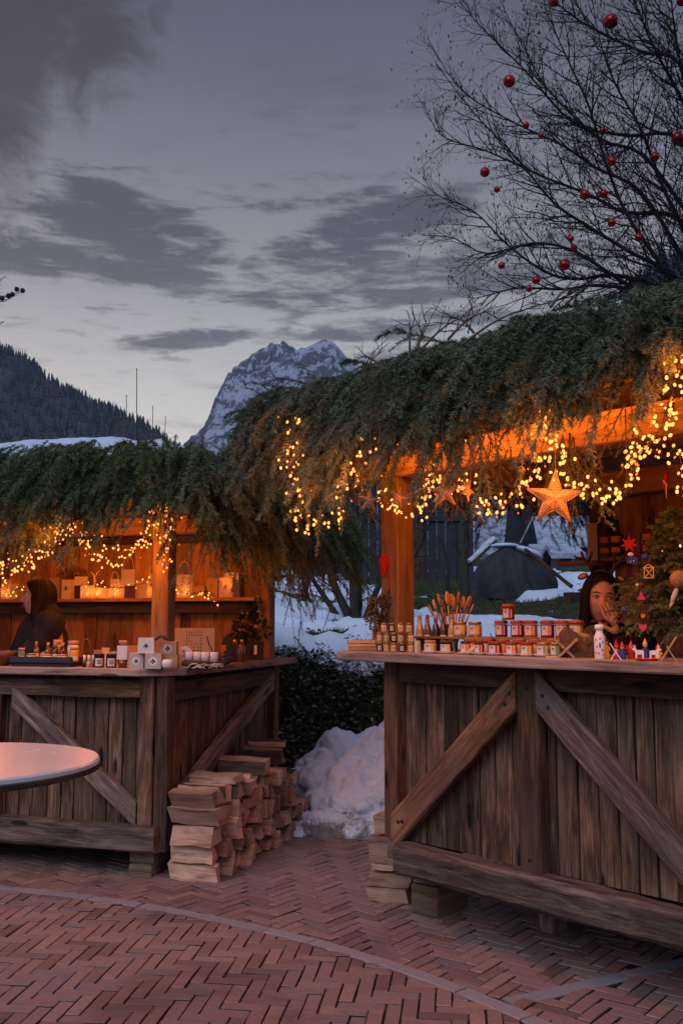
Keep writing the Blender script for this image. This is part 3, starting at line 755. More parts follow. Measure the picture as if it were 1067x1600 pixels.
# dark barn
b = ground_pt(470, 21); e = ground_pt(738, 21); zb = min(b.z, e.z)-.3
barn = empty('barn', (b.x, 21, zb), 0, 'large dark boarded barn behind the shrubs, its long wall seen beside the left post', 'barn')
W_, H_ = e.x-b.x, 3.5
mb = MB(); x = 0
while x < W_-.02:
    w_ = min(random.uniform(.18, .26), W_-x); mb.beam((x+w_/2, 0, 0), (x+w_/2, 0, H_), w_-.012, .05, (0, 1, 0), 1, .0, .003); x += w_
for s_ in (0, 1):
    y = .03
    while y < 5: mb.beam((s_*W_, y+.12, 0), (s_*W_, y+.12, H_), .05, .23, (0, 1, 0), 1, .0, .003); y += .24
mb.build('wall', MAT['barn_board'], barn)
mb = MB(); mb.beam((-.1, -.06, 1.75), (W_+.1, -.06, 1.75), .04, .12, (0, 0, 1), 4, .004); mb.build('rail', MAT['barn_board'], barn)
mb = MB(); mb.beam((.6*W_, -.05, 0), (.6*W_, -.05, 2.3), .9, .03, (0, 1, 0), 1); mb.build('door', MAT['wood_dark'], barn)
mb = MB(); mb.add([(-.5, -.7, H_-.1), (W_+.5, -.7, H_-.1), (W_+.5, 2.5, H_+1.5), (-.5, 2.5, H_+1.5), (-.5, 5.7, H_-.1), (W_+.5, 5.7, H_-.1), (-.5, -.7, H_-.0), (W_+.5, -.7, H_), (W_+.5, 2.5, H_+1.6), (-.5, 2.5, H_+1.6), (-.5, 5.7, H_), (W_+.5, 5.7, H_)],
    [(0, 3, 2, 1), (3, 4, 5, 2), (6, 7, 8, 9), (9, 8, 11, 10), (0, 1, 7, 6), (4, 10, 11, 5), (1, 2, 8, 7), (2, 5, 11, 8), (0, 6, 9, 3), (3, 9, 10, 4)])
mb.build('roof', MAT['house_wall'], barn)
# white-roofed house, further back, and its lean-tos
def gable_house(name, px0, px1, Yd, ywall, yroof, depth, label, cat, parts=True, ridge_px=None):
    a = P(px0, ywall, Yd); c = P(px1, ywall, Yd); g = min(tz(a.x, Yd), tz(c.x, Yd))-.4
    root = empty(name, (a.x, Yd, g), 0, label, cat); W = c.x-a.x; H = a.z-g; rise = (P(px0, yroof, Yd+depth/2).z-g)-H
    mb = MB(); mb.box((W/2, depth/2, H/2), (W, depth, H)); mb.build('wall', MAT['house_wall'], root)
    o = .35; T = .18
    v = []
    for z in (0, T):
        v += [(-o, -o, H+.004+z-.1), (W+o, -o, H+.004+z-.1), (W+o-rise*.25, depth/2, H+rise+z), (-o+rise*.25, depth/2, H+rise+z), (-o, depth+o, H+.004+z-.1), (W+o, depth+o, H+.004+z-.1)]
    mb = MB(); mb.add(v, [(0, 3, 2, 1), (3, 4, 5, 2), (6, 7, 8, 9), (9, 8, 11, 10), (0, 1, 7, 6), (1, 2, 8, 7), (2, 5, 11, 8), (5, 4, 10, 11), (4, 3, 9, 10), (3, 0, 6, 9)]); mb.build('roof', MAT['snow_thin'], root)
    return root, W, H
h_, W, H = gable_house('house', 850, 948, 42, 853, 812, 5, 'low blue-grey house with a broad snow covered roof beyond the meadow', 'house')
for q in (.22, .55, .8):
    mb = MB(); mb.box((W*q, -.02, H*.62), (.5, .05, .55)); f = mb.build('window', MAT['wood_dark'], h_); mb = MB(); mb.box((W*q, -.055, H*.62), (.4, .02, .45)); mb.build('pane', MAT['window_dark'], f)
gable_house('shed', 846, 868, 33, 868, 858, 1.6, 'small shed with a snowy roof, left of the two in front of the blue-grey house', 'shed')
gable_house('shed', 874, 893, 31, 869, 858, 1.4, 'small shed with a snowy roof, right of the two in front of the blue-grey house', 'shed')
# tarp-covered haystack with leaning snowy board
g = ground_pt(797, 17); r_ = .70
st = empty('haystack', (g.x, g.y, g.z-.05), 0, 'rounded haystack under a dark tarpaulin on the meadow, with patches of snow on top', 'haystack')
n, mseg = 64, 24; V = []; 
for i in range(mseg+1):
    t_ = i/mseg; rr = r_*(math.cos(max(0, t_-.10)*math.pi/2*1.11))**.62 if t_ < .999 else .001; z = 1.0*t_**.85
    for j in range(n):
        a = 2*math.pi*j/n; f = 1+.07*math.sin(a*8+1.6*math.sin(t_*4))*(1-t_*.5)+.035*math.sin(a*19+t_*6)+.07*math.sin(a*2+1)+.04*math.sin(a*3+t_*5)
        V.append((rr*f*math.cos(a)+.08*t_, rr*f*math.sin(a), z+.03*math.sin(a*5)+.04*math.sin(a*2)*t_))
Fq = [(i*n+j, i*n+(j+1) % n, (i+1)*n+(j+1) % n, (i+1)*n+j) for i in range(mseg) for j in range(n)]
np_mesh('tarpaulin', V, Fq, MAT['tarp'], st, 4, smooth=True)
mb = MB(); mb.ball((.30, -.18, .84), (.26, .30, .07), 16, 8, rot=Matrix.Rotation(R(24), 3, 'Y')); mb.ball((-.1, -.05, .97), (.26, .25, .05), 16, 8); mb.build('snow_cap', MAT['snow'], st)
mb = MB(); a = P(734, 882, 17.3); c = P(772, 846, 17.3); mb.beam(a, c, .6, .05, (-.7, 0, .7), 6, .01); 
bd = mb.build('leaning_board', MAT['wood_dark']); tag(bd, 'board leaning on the haystack under a strip of snow', 'board')
mb = MB(); o2 = Vector((-.03, 0, .045)); mb.beam(a+o2, c+o2, .56, .07, (-.7, 0, .7), 8, .012, .03); mb.build('snow_cap', MAT['snow'], bd)
mb = MB(); a = P(820, 858, 16.1); c = P(893, 917, 15.4); mb.beam(a, c, .05, .05, (0, 0, 1), 6, .006); bx_ = MB(); 
lp = mb.build('wooden_pole', MAT['wood_dark']); tag(lp, 'dark pole leaning from the haystack down to the grass', 'pole')
gp = ground_pt(893, 15.4); mb = MB(); mb.box((gp.x, gp.y, gp.z+.06), (.22, .2, .18), .3); tag(mb.build('wood_block', MAT['wood_dark']), 'dark wooden block on the grass at the foot of the leaning pole', 'block')

# ================================================================== TREES
def grow(start, d, L, r0, depth, out, rng, cfg):
    """append polylines (pts, radii, depth); children sprout along it"""
    seg = cfg['seg'][depth]; pts = [np.array(start)]; dd = np.array(d, float); dd /= np.linalg.norm(dd)
    for i in range(seg):
        dd = dd+rng.normal(0, cfg['wig'][depth], 3)+np.array([0, 0, cfg['up'][depth]]); dd /= np.linalg.norm(dd)
        pts.append(pts[-1]+dd*L/seg)
    rad = [r0*(1-.75*i/seg) for i in range(seg+1)]
    out.append((pts, rad, depth)); sprout(pts, rad, depth, out, rng, cfg, L)
def sprout(pts, rad, depth, out, rng, cfg, L):
    if depth+1 >= len(cfg['seg']): return
    dens = cfg['dens'][depth]; n = int(L*dens+rng.rand()); N = len(pts)-1
    for k in range(n):
        t = cfg['t0'][depth]+(1-cfg['t0'][depth])*(k+rng.rand())/max(n, 1); t = min(t, .995); i = int(t*N); f = t*N-i
        p = pts[i]*(1-f)+pts[i+1]*f; tan = pts[i+1]-pts[i]; tan = tan/np.linalg.norm(tan)
        q = rng.normal(0, 1, 3)*np.array(cfg['spread']); q -= tan*q.dot(tan); q /= np.linalg.norm(q)+1e-9
        a = R(rng.uniform(*cfg['ang'][depth])); d = tan*math.cos(a)+q*math.sin(a)
        l = cfg['len'][depth]*rng.uniform(.5, 1.15)*(1-(.82 if depth == 0 else .45)*t); r = min(cfg['rad'][depth], (rad[i])*.8)
        grow(p, d, l, r, depth+1, out, rng, cfg)
def tubes_np(lines, kf):
    V = []; Fa = []; b = 0
    for pts, rad, dep in lines:
        k = kf(dep); P_ = np.array(pts); T = np.gradient(P_, axis=0); T /= np.linalg.norm(T, axis=1)[:, None]+1e-9
        ref = np.array([.3, .9, .2]) if abs(T[0][1]) < .8 else np.array([1., 0, 0])
        U = np.cross(T, ref); U /= np.linalg.norm(U, axis=1)[:, None]+1e-9; W = np.cross(T, U)
        a = np.arange(k)/k*2*np.pi; ring = P_[:, None, :]+(U[:, None, :]*np.cos(a)[None, :, None]+W[:, None, :]*np.sin(a)[None, :, None])*np.array(rad)[:, None, None]
        V.append(ring.reshape(-1, 3)); n = len(P_); i = np.arange(n*k).reshape(n, k)
        A = i[:-1]; B = np.roll(i[:-1], -1, 1); C = np.roll(i[1:], -1, 1); D = i[1:]
        Fa.append(np.stack([A, B, C, D], 2).reshape(-1, 4)+b); b += n*k
    return np.concatenate(V), np.concatenate(Fa)
def smooth_path(pts, m=5):
    pts = [np.array(p, float) for p in pts]; out = []
    for i in range(len(pts)-1):
        p0 = pts[max(i-1, 0)]; p1 = pts[i]; p2 = pts[i+1]; p3 = pts[min(i+2, len(pts)-1)]
        for j in range(m):
            t = j/m; out.append(.5*((2*p1)+(-p0+p2)*t+(2*p0-5*p1+4*p2-p3)*t*t+(-p0+3*p1-3*p2+p3)*t**3))
    out.append(pts[-1]); return out
rng = np.random.RandomState(11)
TY = 9.6; tb = ground_pt(1215, TY)
limbs = [[(1150, 560), (1064, 440), (988, 396), (916, 352), (864, 316), (808, 248), (736, 172), (682, 100)],
         [(1160, 470), (1064, 320), (1000, 240), (936, 216), (856, 140), (816, 72), (776, -10)],
         [(1130, 540), (1040, 478), (972, 440), (896, 392), (832, 380), (760, 396), (708, 372), (664, 368)],
         [(1140, 480), (1064, 345), (976, 332), (920, 304), (848, 276), (760, 236), (690, 212), (662, 160)],
         [(1140, 500), (1064, 352), (1030, 280), (1000, 200), (960, 130), (936, 60), (920, -30)],
         [(1150, 330), (1067, 160), (1024, 80), (990, 0), (970, -60)],
         [(1160, 280), (1067, 105), (1000, 80), (920, 42), (864, 0), (820, -50)],
         [(1140, 420), (1067, 225), (980, 212), (896, 192), (816, 106), (740, 30), (690, -40)],
         [(1130, 560), (1056, 452), (1024, 402), (976, 330), (944, 248), (920, 168), (888, 96), (864, 40), (850, -40)],
         [(1120, 520), (1040, 455), (960, 430), (900, 436), (850, 424), (790, 380), (740, 330), (676, 300), (660, 262)],
         [(1110, 560), (1030, 468), (940, 446), (880, 452), (810, 450), (760, 462), (735, 468)],
         [(1150, 400), (1090, 240), (1066, 120), (1050, 20), (1045, -60)],
         [(1140, 540), (1067, 405), (1000, 300), (930, 262), (880, 228), (800, 190), (720, 140), (668, 60)]]
cfg = dict(seg=[0, 6, 4, 3], wig=[0, .11, .12, .14], up=[0, .035, .03, .03], dens=[8.0, 10, 13], t0=[.12, .12, .1], ang=[(22, 48), (25, 55), (25, 60)],
           len=[1.25, .42, .17], rad=[.0082, .0038, .0021], spread=(1, .75, 1))
lines = []; core = []
hub = np.array([tb.x-.1, TY, tb.z+2.0])
for li, L_ in enumerate(limbs):
    yt = TY+rng.uniform(-1.7, 1.1); ws = [hub]
    for i, (px, py) in enumerate(L_):
        t_ = (i+1)/len(L_); ws.append(np.array(P(px, py, TY+(yt-TY)*t_)))
    pts = smooth_path(ws, 4); Lt = sum(np.linalg.norm(pts[i+1]-pts[i]) for i in range(len(pts)-1)); n = len(pts)
    rad = [.030*(1-i/(n-1))**1.2+.003 for i in range(n)]
    core.append((pts, rad, 0)); sprout(pts, rad, 0, lines, rng, cfg, Lt)
for k in range(7):      # limbs on the far side of the crown, out of the photograph
    a = R(20+k*24); d = np.array([math.sin(a)*.9, (k % 3-1)*.5, math.cos(a*.7)+.3]); out = []
    p = hub+np.array([0, 0, .25*k]); pts = [p]; dd = d/np.linalg.norm(d)
    for i in range(9): dd = dd+rng.normal(0, .1, 3)+np.array([0, 0, .05]); dd /= np.linalg.norm(dd); pts.append(pts[-1]+dd*.5)
    rad = [.05*(1-i/9)+.005 for i in range(10)]; core.append((pts, rad, 0)); c2 = dict(cfg, dens=[2.2, 5, 0]); sprout(pts, rad, 0, lines, rng, c2, 4.5)
tree = empty('bare_tree', (tb.x, TY, tb.z), 0, 'tall leafless tree with fine twigs hung with red baubles behind the right stall', 'tree')
def rel(V): return np.asarray(V)-np.array([tb.x, TY, tb.z])
trk = [(np.array([[tb.x, TY, tb.z-.2], [tb.x+.02, TY, tb.z+.4], [tb.x-.03, TY, tb.z+1.1], [tb.x-.08, TY, tb.z+2.1]]), [.24, .18, .15, .10], 0)]
V, Fa = tubes_np(trk, lambda d: 12); np_mesh('trunk', rel(V), Fa, MAT['tree_bark'], tree, 4, smooth=True)
V, Fa = tubes_np(core, lambda d: 7); np_mesh('limbs', rel(V), Fa, MAT['tree_bark'], tree, 4, smooth=True)
V, Fa = tubes_np(lines, lambda d: 4 if d < 2 else 3); np_mesh('twigs', rel(V), Fa, MAT['tree_bark'], tree, 4)
# withered leaves and buds on the twigs
tips = np.array([l[0][-1] for l in lines if l[2] >= 2]); tips = tips[rng.rand(len(tips)) < .45]; n = len(tips)
a = rng.uniform(0, 6.28, n); s = rng.uniform(.008, .019, n)[:, None]; u = np.stack([np.cos(a), np.sin(a), rng.normal(0, .5, n)], 1)
dn = np.stack([rng.normal(0, .3, n), rng.normal(0, .3, n), -np.ones(n)], 1)
V = np.stack([tips, tips+dn*s*1.3-u*s*.55, tips+dn*s*2.6, tips+dn*s*1.3+u*s*.55], 1).reshape(-1, 3)
o = np_mesh('withered_leaves', rel(V), np.arange(4*n).reshape(n, 4), MAT['tree_bark'], tree, 4); o['kind'] = 'stuff'
print('tree polylines', len(lines))

def bauble(px, py, rp, Yd, label):
    c = P(px, py, Yd); r = rp/F*Yd; root = empty('bauble', c, 0, label, 'bauble', 'red baubles in the bare tree')
    mb = MB(); mb.ball((0, 0, 0), r, 24, 16); mb.build('glass_ball', MAT['bauble_red'], root)
    mb = MB(); mb.lathe([(0, r*1.16), (r*.18, r*1.15), (r*.2, r*.95)], n=10); mb.build('cap', MAT['brass'], root)
    mb = MB(); mb.tube([(0, 0, r*1.1), (.003, 0, r*1.1+.05), (0, 0, r*1.1+.13)], .0015, 4); mb.build('hanging_loop', MAT['iron'], root)
BB = [(865, 3, 8, 'bright red bauble cut by the top edge of the photo, hanging alone'), (954, 33, 12, 'biggest bright red bauble, high up near the top of the tree'),
      (795, 127, 10, 'dark red bauble alone among the upper left twigs'), (821, 196, 6, 'small red bauble below the lone upper left one'), (845, 212, 4.6, 'tiny dark bauble just right of a small red bauble in the upper left twigs'),
      (757, 269, 8, 'dark red bauble furthest left in the middle of the tree'), (776, 296, 5.2, 'tiny dark bauble just below the leftmost middle bauble'), (1058, 216, 10, 'large rusty red bauble at the right edge of the photo'),
      (1022, 245, 7.6, 'glossy red bauble just left of the rusty one at the right edge'), (955, 252, 7.6, 'red bauble in the middle right of the tree'), (913, 304, 8.2, 'dark red bauble, left one of a close pair in the middle of the tree'),
      (942, 303, 7.0, 'bright red bauble, right one of a close pair in the middle of the tree'), (955, 348, 6.6, 'dull red bauble below the close pair'), (891, 373, 5.2, 'tiny dark bauble, upper of two above the glossy low bauble'),
      (896, 387, 5.4, 'tiny dark bauble, lower of two above the glossy low bauble'), (881, 414, 9, 'glossy bright red bauble low over the green roof'), (783, 415, 5.6, 'small dark red bauble low on the far left'),
      (837, 438, 6.6, 'small dull red bauble just above the roof branches, upper one of two'), (826, 451, 5.6, 'small orange red bauble just above the roof branches, lower one of two'), (997, 371, 6.2, 'dark red bauble low on the right, in front of thick limbs'),
      (1064, 2, 8, 'dark bauble in the top right corner among thick limbs'), (941, 204, 5.4, 'tiny dark bauble in the upper middle of the tree')]
for k, (px, py, rp, lab) in enumerate(BB): bauble(px, py, rp, TY-.6-.5*((k*37) % 7)/7, lab)

# shrubs and slim trunks
def shrub(name, px, Yd, stems, cfg2, label, cat, mat='tree_bark', seed=1, snow=False):
    g = ground_pt(px, Yd); rg = np.random.RandomState(seed); ls = []; cr = []
    root = empty(name, g, 0, label, cat)
    for (dx, dz, L, r) in stems:
        p = np.array([rg.uniform(-.15, .15), rg.uniform(-.1, .1), -.1]); d = np.array([dx, rg.uniform(-.25, .25), dz]); d /= np.linalg.norm(d); pts = [p]
        for i in range(8): d = d+rg.normal(0, .13, 3)+np.array([0, 0, .03]); d /= np.linalg.norm(d); pts.append(pts[-1]+d*L/8)
        rad = [r*(1-.8*i/8) for i in range(9)]; cr.append((pts, rad, 0)); sprout(pts, rad, 0, ls, rg, cfg2, L)
    V, Fa = tubes_np(cr, lambda d: 7); np_mesh('stems', V, Fa, MAT[mat], root, 4, smooth=True)
    if ls: V, Fa = tubes_np(ls, lambda d: 3); np_mesh('twigs', V, Fa, MAT['tree_bark'], root, 4)['kind'] = 'stuff'
    return root
c2 = dict(seg=[0, 5, 4], wig=[0, .16, .2], up=[0, .04, .03], dens=[5, 7], t0=[.2, .1], ang=[(30, 65), (30, 70)], len=[.7, .3], rad=[.012, .005], spread=(1, 1, 1))
shrub('shrub', 552, 11.2, [(-.6, 1, 1.9, .06), (-.35, 1, 2.2, .05), (.15, 1, 2.3, .07), (.35, 1, 2.0, .045), (-.8, .9, 1.6, .04), (.02, 1, 2.2, .045)], c2, 'dark many-stemmed bare shrub standing in the snow between the stalls', 'shrub', 'bark_mossy', 3)
shrub('shrub', 480, 12.8, [(-.5, 1, 1.4, .03), (.3, 1, 1.3, .03), (.0, 1, 1.6, .03), (-.9, .7, 1.2, .02), (.8, .8, 1.1, .02)], dict(c2, dens=[9, 9]), 'low twiggy bare shrub at the back left of the snowy meadow', 'shrub', 'tree_bark', 4)
shrub('shrub', 625, 13.5, [(-.4, 1, 1.5, .04), (.3, 1, 1.7, .04), (.0, 1, 1.8, .05)], dict(c2, dens=[8, 8]), 'dark bare shrub in front of the barn, half hidden by the right stall post', 'shrub', 'tree_bark', 5)
shrub('slim_tree', 711, 14.2, [(.0, 1, 3.2, .085)], dict(c2, dens=[3, 6]), 'slim speckled tree trunk standing on the grass left of the haystack', 'tree', 'bark_mossy', 6)
shrub('dead_sapling', 697, 15.5, [(.02, 1, 1.25, .04)], dict(c2, dens=[.5, 2]), 'thin grey stump just left of the slim trunk', 'stump', 'tree_bark', 8)
shrub('shrub', 20, 14, [(-.3, 1, 2.7, .03), (.25, 1, 2.6, .03), (.05, 1, 3.1, .03), (.6, 1, 2.4, .02), (-.6, 1, 2.4, .02)], dict(c2, dens=[4, 6], len=[1.0, .4]), 'bare shrub rising behind the left end of the left roof', 'shrub', 'tree_bark', 9)
# twig of a tree that reaches in at the left edge
lt = shrub('bare_tree', -150, 12.5, [(-.1, 1, 5.5, .12), (-.35, 1, 5.3, .07)], dict(c2, dens=[3, 5], len=[1.2, .5]), 'bare tree outside the left edge whose berry twigs reach into the sky', 'tree', 'tree_bark', 10)
root_t = P(-60, 480, 12.5); ls = []
rg = np.random.RandomState(4)
for (a, c) in (((-60, 470), (36, 452)), ((-60, 470), (8, 430)), ((-50, 475), (20, 462)), ((-60, 520), (6, 500))):
    A = P(*a, 12.5)-lt.location; C_ = P(*c, 12.4)-lt.location; pts = [np.array(A+(C_-A)*t_+Vector((0, 0, .06*math.sin(t_*6)))) for t_ in np.linspace(0, 1, 7)]
    ls.append((pts, [.014*(1-.7*t_) for t_ in np.linspace(0, 1, 7)], 0)); sprout(pts, [.01]*7, 0, ls, rg, dict(c2, dens=[6, 6], len=[.35, .12], rad=[.005, .003]), 1.0)
A = np.array(P(-140, 560, 12.5)-lt.location); B_ = np.array(P(-60, 475, 12.5)-lt.location); ls.append(([A, (A+B_)/2+[0, 0, .1], B_], [.035, .025, .014], 0))
V, Fa = tubes_np(ls, lambda d: 5); np_mesh('reaching_branch', V, Fa, MAT['tree_bark'], lt, 4)
for (px, py) in ((27, 452), (36, 454), (14, 462), (4, 466), (20, 460)):
    mb = MB(); mb.ball(P(px, py, 12.4)-lt.location, .035, 8, 6); mb.build('berry_cluster', MAT['tree_bark'], lt)

# ------------------------------------------------------------------ thin evening haze in the valley air
mb = MB(); mb.add([(-3800, -420, -1.2), (3800, -420, -1.2), (3800, 3900, -1.2), (-3800, 3900, -1.2), (-3800, -420, 1050), (3800, -420, 1050), (3800, 3900, 1050), (-3800, 3900, 1050)], [(0, 3, 2, 1), (4, 5, 6, 7), (0, 1, 5, 4), (1, 2, 6, 5), (2, 3, 7, 6), (3, 0, 4, 7)])
m = bpy.data.materials.new('haze'); m.use_nodes = True; t = NT(m.node_tree); t.n.clear(); v_ = t.new('ShaderNodeVolumePrincipled'); v_.inputs['Density'].default_value = .00010; v_.inputs['Color'].default_value = (.62, .72, .90, 1); t.l.new(v_.outputs[0], t.new('ShaderNodeOutputMaterial').inputs['Volume'])
o = mb.build('haze', m); o['kind'] = 'stuff'; tag(o, 'thin blue evening haze filling the valley', 'haze')
# ================================================================== THE STALLS
def prism_uv(mb, poly, z0, z1, grain='x', mi=0, rnd=None):
    n = len(poly); vs = [(x, y, z0) for x, y in poly]+[(x, y, z1) for x, y in poly]; rnd = random.random() if rnd is None else rnd; o = rnd*31
    uvc = (lambda x, y: (x+o, y+o)) if grain == 'x' else (lambda x, y: (y+o, x+o))
    fs = [tuple(reversed(range(n))), tuple(range(n, 2*n))]; uv = [[uvc(*poly[j]) for j in reversed(range(n))], [uvc(*p) for p in poly]]
    for i in range(n):
        j = (i+1) % n; fs.append((i, j, n+j, n+i)); a, b = uvc(*poly[i]), uvc(*poly[j])
        uv.append([(a[0], z0*1.3+a[1]), (b[0], z0*1.3+a[1]), (b[0], z1*1.3+a[1]), (a[0], z1*1.3+a[1])])
    return mb.add(vs, fs, uv, rnd, mi)
def plank_wall(a, b, z0, z1, wmin=.075, wmax=.13, th=.022, up=(0, 1, 0), gap=.006, jit=.0016):
    """vertical boards from a to b (xy)"""
    mb = MB(); a = Vector((*a, 0)); b = Vector((*b, 0)); L = (b-a).length; d = (b-a)/L; s_ = 0; nrm = Vector((-d.y, d.x, 0))
    while s_ < L-.01:
        w_ = min(random.uniform(wmin, wmax), L-s_)
        c = a+d*(s_+w_/2)+nrm*random.uniform(-.005, .005); mb.beam(c+Vector((0, 0, z0)), c+Vector((0, 0, z1)), w_-gap, th, nrm, 7, jit, .003); s_ += w_
    return mb
def hip_roof(root, x0, x1, y0, y1, ze, rise, mat_under='wood_warm'):
    ym = (y0+y1)/2; hd = (y1-y0)/2; T = .035
    mb = MB(); nb = 9
    # four sloping sheets of boards running down to the eaves
    def plane(p00, p01, p10, p11):
        # p00-p01 eave, p10-p11 ridge; boards parallel to the eave
        for i in range(nb):
            t0, t1 = i/nb, (i+1)/nb-.004; 
            q = [Vector(p00).lerp(Vector(p10), t0), Vector(p01).lerp(Vector(p11), t0), Vector(p01).lerp(Vector(p11), t1), Vector(p00).lerp(Vector(p10), t1)]
            dz = random.uniform(-.002, .002); lo = [v+Vector((0, 0, dz)) for v in q]; hi = [v+Vector((0, 0, dz+T)) for v in q]; r_ = random.random(); o = r_*20
            L = (q[1]-q[0]).length; W = (q[3]-q[0]).length
            uvq = [(o, o), (o+L, o), (o+L, o+W), (o, o+W)]
            mb.add(lo+hi, [(3, 2, 1, 0), (4, 5, 6, 7), (0, 1, 5, 4), (1, 2, 6, 5), (2, 3, 7, 6), (3, 0, 4, 7)],
                   [uvq[::-1], uvq, [(o, o), (o+L, o), (o+L, o+.04), (o, o+.04)]]+[[(o, o), (o+.1, o), (o+.1, o+.04), (o, o+.04)]]*3, r_)
    A, B, C_, D = (x0, y0, ze), (x1, y0, ze), (x1, y1, ze), (x0, y1, ze); E = (x0+hd, ym, ze+rise); Fp = (x1-hd, ym, ze+rise)
    plane(A, B, E, Fp); plane(C_, D, Fp, E); plane(D, A, E, E); plane(B, C_, Fp, Fp)
    mb.build('roof_boards', MAT[mat_under], root)
    mb = MB(); e = .03
    for a, b, u in (((x0, y0, 0), (x1, y0, 0), 0), ((x0, y1, 0), (x1, y1, 0), 0), ((x0, y0, 0), (x0, y1, 0), 1), ((x1, y0, 0), (x1, y1, 0), 1)):
        sx = {(0, y0): 0}.get((0, 0), 0)
        if u == 0: s_ = -1 if a[1] == y0 else 1; mb.beam((a[0]-.025, a[1]+s_*.014, ze-.02), (b[0]+.025, a[1]+s_*.014, ze-.02), .026, .13, (0, 0, 1), 10, .003)
        else: s_ = -1 if a[0] == x0 else 1; mb.beam((a[0]+s_*.014, a[1]+.002, ze-.021), (a[0]+s_*.014, b[1]-.002, ze-.021), .024, .127, (0, 0, 1), 10, .003)
    mb.build('fascia', MAT['wood_inner'], root)
    def zf(x, y): return ze+T+rise*np.clip(np.minimum(np.minimum(x-x0, x1-x), np.minimum(y-y0, y1-y)), 0, hd)/hd
    return zf
def stall(name, fr, label):
    r = empty(name, fr.o, fr.a, label, 'market stall'); return r

# ------------------------------------------------------------------ RIGHT STALL
rs = stall('market_stall', RS, 'right hand wooden stall with V braced counter, jars and straw stars under fir branches')
RW, RD, RC = 2.62, 1.8, 1.21
def B(root, name, mat, items, **kw):
    mb = MB()
    for it in items: mb.beam(*it, **kw)
    return mb.build(name, MAT[mat], root)
# base
bx0 = RS.l(RS.at(613, -.10, .28)).x
B(rs, 'base_beam', 'wood_grey', [((bx0, -.045, .283), (RW+.05, -.045, .283), .11, .135, (0, 0, 1), 44, .006, .02)])
B(rs, 'base_beam', 'wood_grey', [((.03, .012, .281), (.03, RD, .281), .10, .13, (0, 0, 1), 10, .003, .01)])
B(rs, 'base_beam', 'wood_grey', [((.06, RD+.03, .281), (RW+.05, RD+.03, .281), .10, .13, (0, 0, 1), 10, .003, .01)])
B(rs, 'corner_post', 'wood_red', [((.04, .012, .352), (.04, .012, 1.16), .085, .085, (0, 1, 0), 12, .002, .006)])
B(rs, 'corner_post', 'wood_dark', [((.045, RD-.05, .352), (.045, RD-.05, 1.16), .085, .085, (0, 1, 0), 6, .002, .006)])
for x in (.845, 1.69, 2.56): B(rs, 'mid_post', 'wood_dark', [((x, -.008, .352), (x, -.008, 1.16), .105, .07, (0, 1, 0), 12, .002, .008)])
plank_wall((.085, .045), (RW, .045), .345, 1.163).build('front_panel', MAT['wood_old'], rs)
plank_wall((.045, RD), (.045, .06), .345, 1.163).build('side_panel', MAT['wood_old'], rs)
plank_wall((RW, .06), (RW, RD), .345, 2.15).build('side_wall', MAT['wood_inner'], rs)
B(rs, 'top_rail', 'wood_dark', [((.09, .008, 1.115), (RW, .008, 1.115), .05, .088, (0, 0, 1), 12, .002)])
# braces: V meeting at the mid posts
def brace(root, x0, z0, x1, z1, mat, y=-.026, w_=.12, name='brace', along='x', xc=None):
    """diagonal timber whose two ends are cut upright to butt against the posts"""
    mb = MB(); v0, v1 = (Vector((x0, y, z0)), Vector((x1, y, z1))) if along == 'x' else (Vector((y, x0, z0)), Vector((y, x1, z1)))
    mb.beam(v0, v1, .045, w_, (0, 0, 1), 16, .004, .006); d = (v1-v0).normalized(); ax = 0 if along == 'x' else 1
    for i, q in enumerate(mb.v):
        k = i//8; c = v0+(v1-v0)*(k/16); off = Vector(q)-c; mb.v[i] = tuple(Vector(q)-d*(off[ax]/d[ax]))
    return mb.build(name, MAT[mat], root)
def bolts(root, pts):
    for q in pts: mb = MB(); mb.ball(q, (.009, .005, .009), 10, 6); mb.build('bolt', MAT['iron'], root)
bolts(rs, [(.11, -.050, .44), (.135, -.050, .445), (.74, -.050, 1.01), (.765, -.050, 1.055), (.93, -.050, 1.055), (.955, -.050, 1.01), (1.57, -.050, .46), (1.60, -.050, .41), (.845, -.044, .40), (.845, -.044, 1.08)])
brace(rs, .062, .385, .792, 1.070, 'wood_red'); brace(rs, .898, 1.070, 1.637, .385, 'wood_grey'); brace(rs, 1.743, .385, 2.507, 1.070, 'wood_old')
# counter top: two long boards
mb = MB(); prism_uv(mb, [(-.20, -.155), (-.15, -.165), (RW+.2, -.165), (RW+.2, .10), (-.20, .10)], 1.167, 1.212); prism_uv(mb, [(-.185, .104), (RW+.2, .104), (RW+.2, .45), (-.185, .45)], 1.169, 1.210)
ct = mb.build('countertop', MAT['wood_counter'], rs); bv = ct.modifiers.new('bevel', 'BEVEL'); bv.width = .008; bv.segments = 2; bv.limit_method = 'ANGLE'
mb = MB(); prism_uv(mb, [(-.10, .454), (.22, .454), (.22, RD+.1), (-.10, RD+.1)], 1.167, 1.207, 'y'); mb.build('side_counter', MAT['wood_counter'], rs)
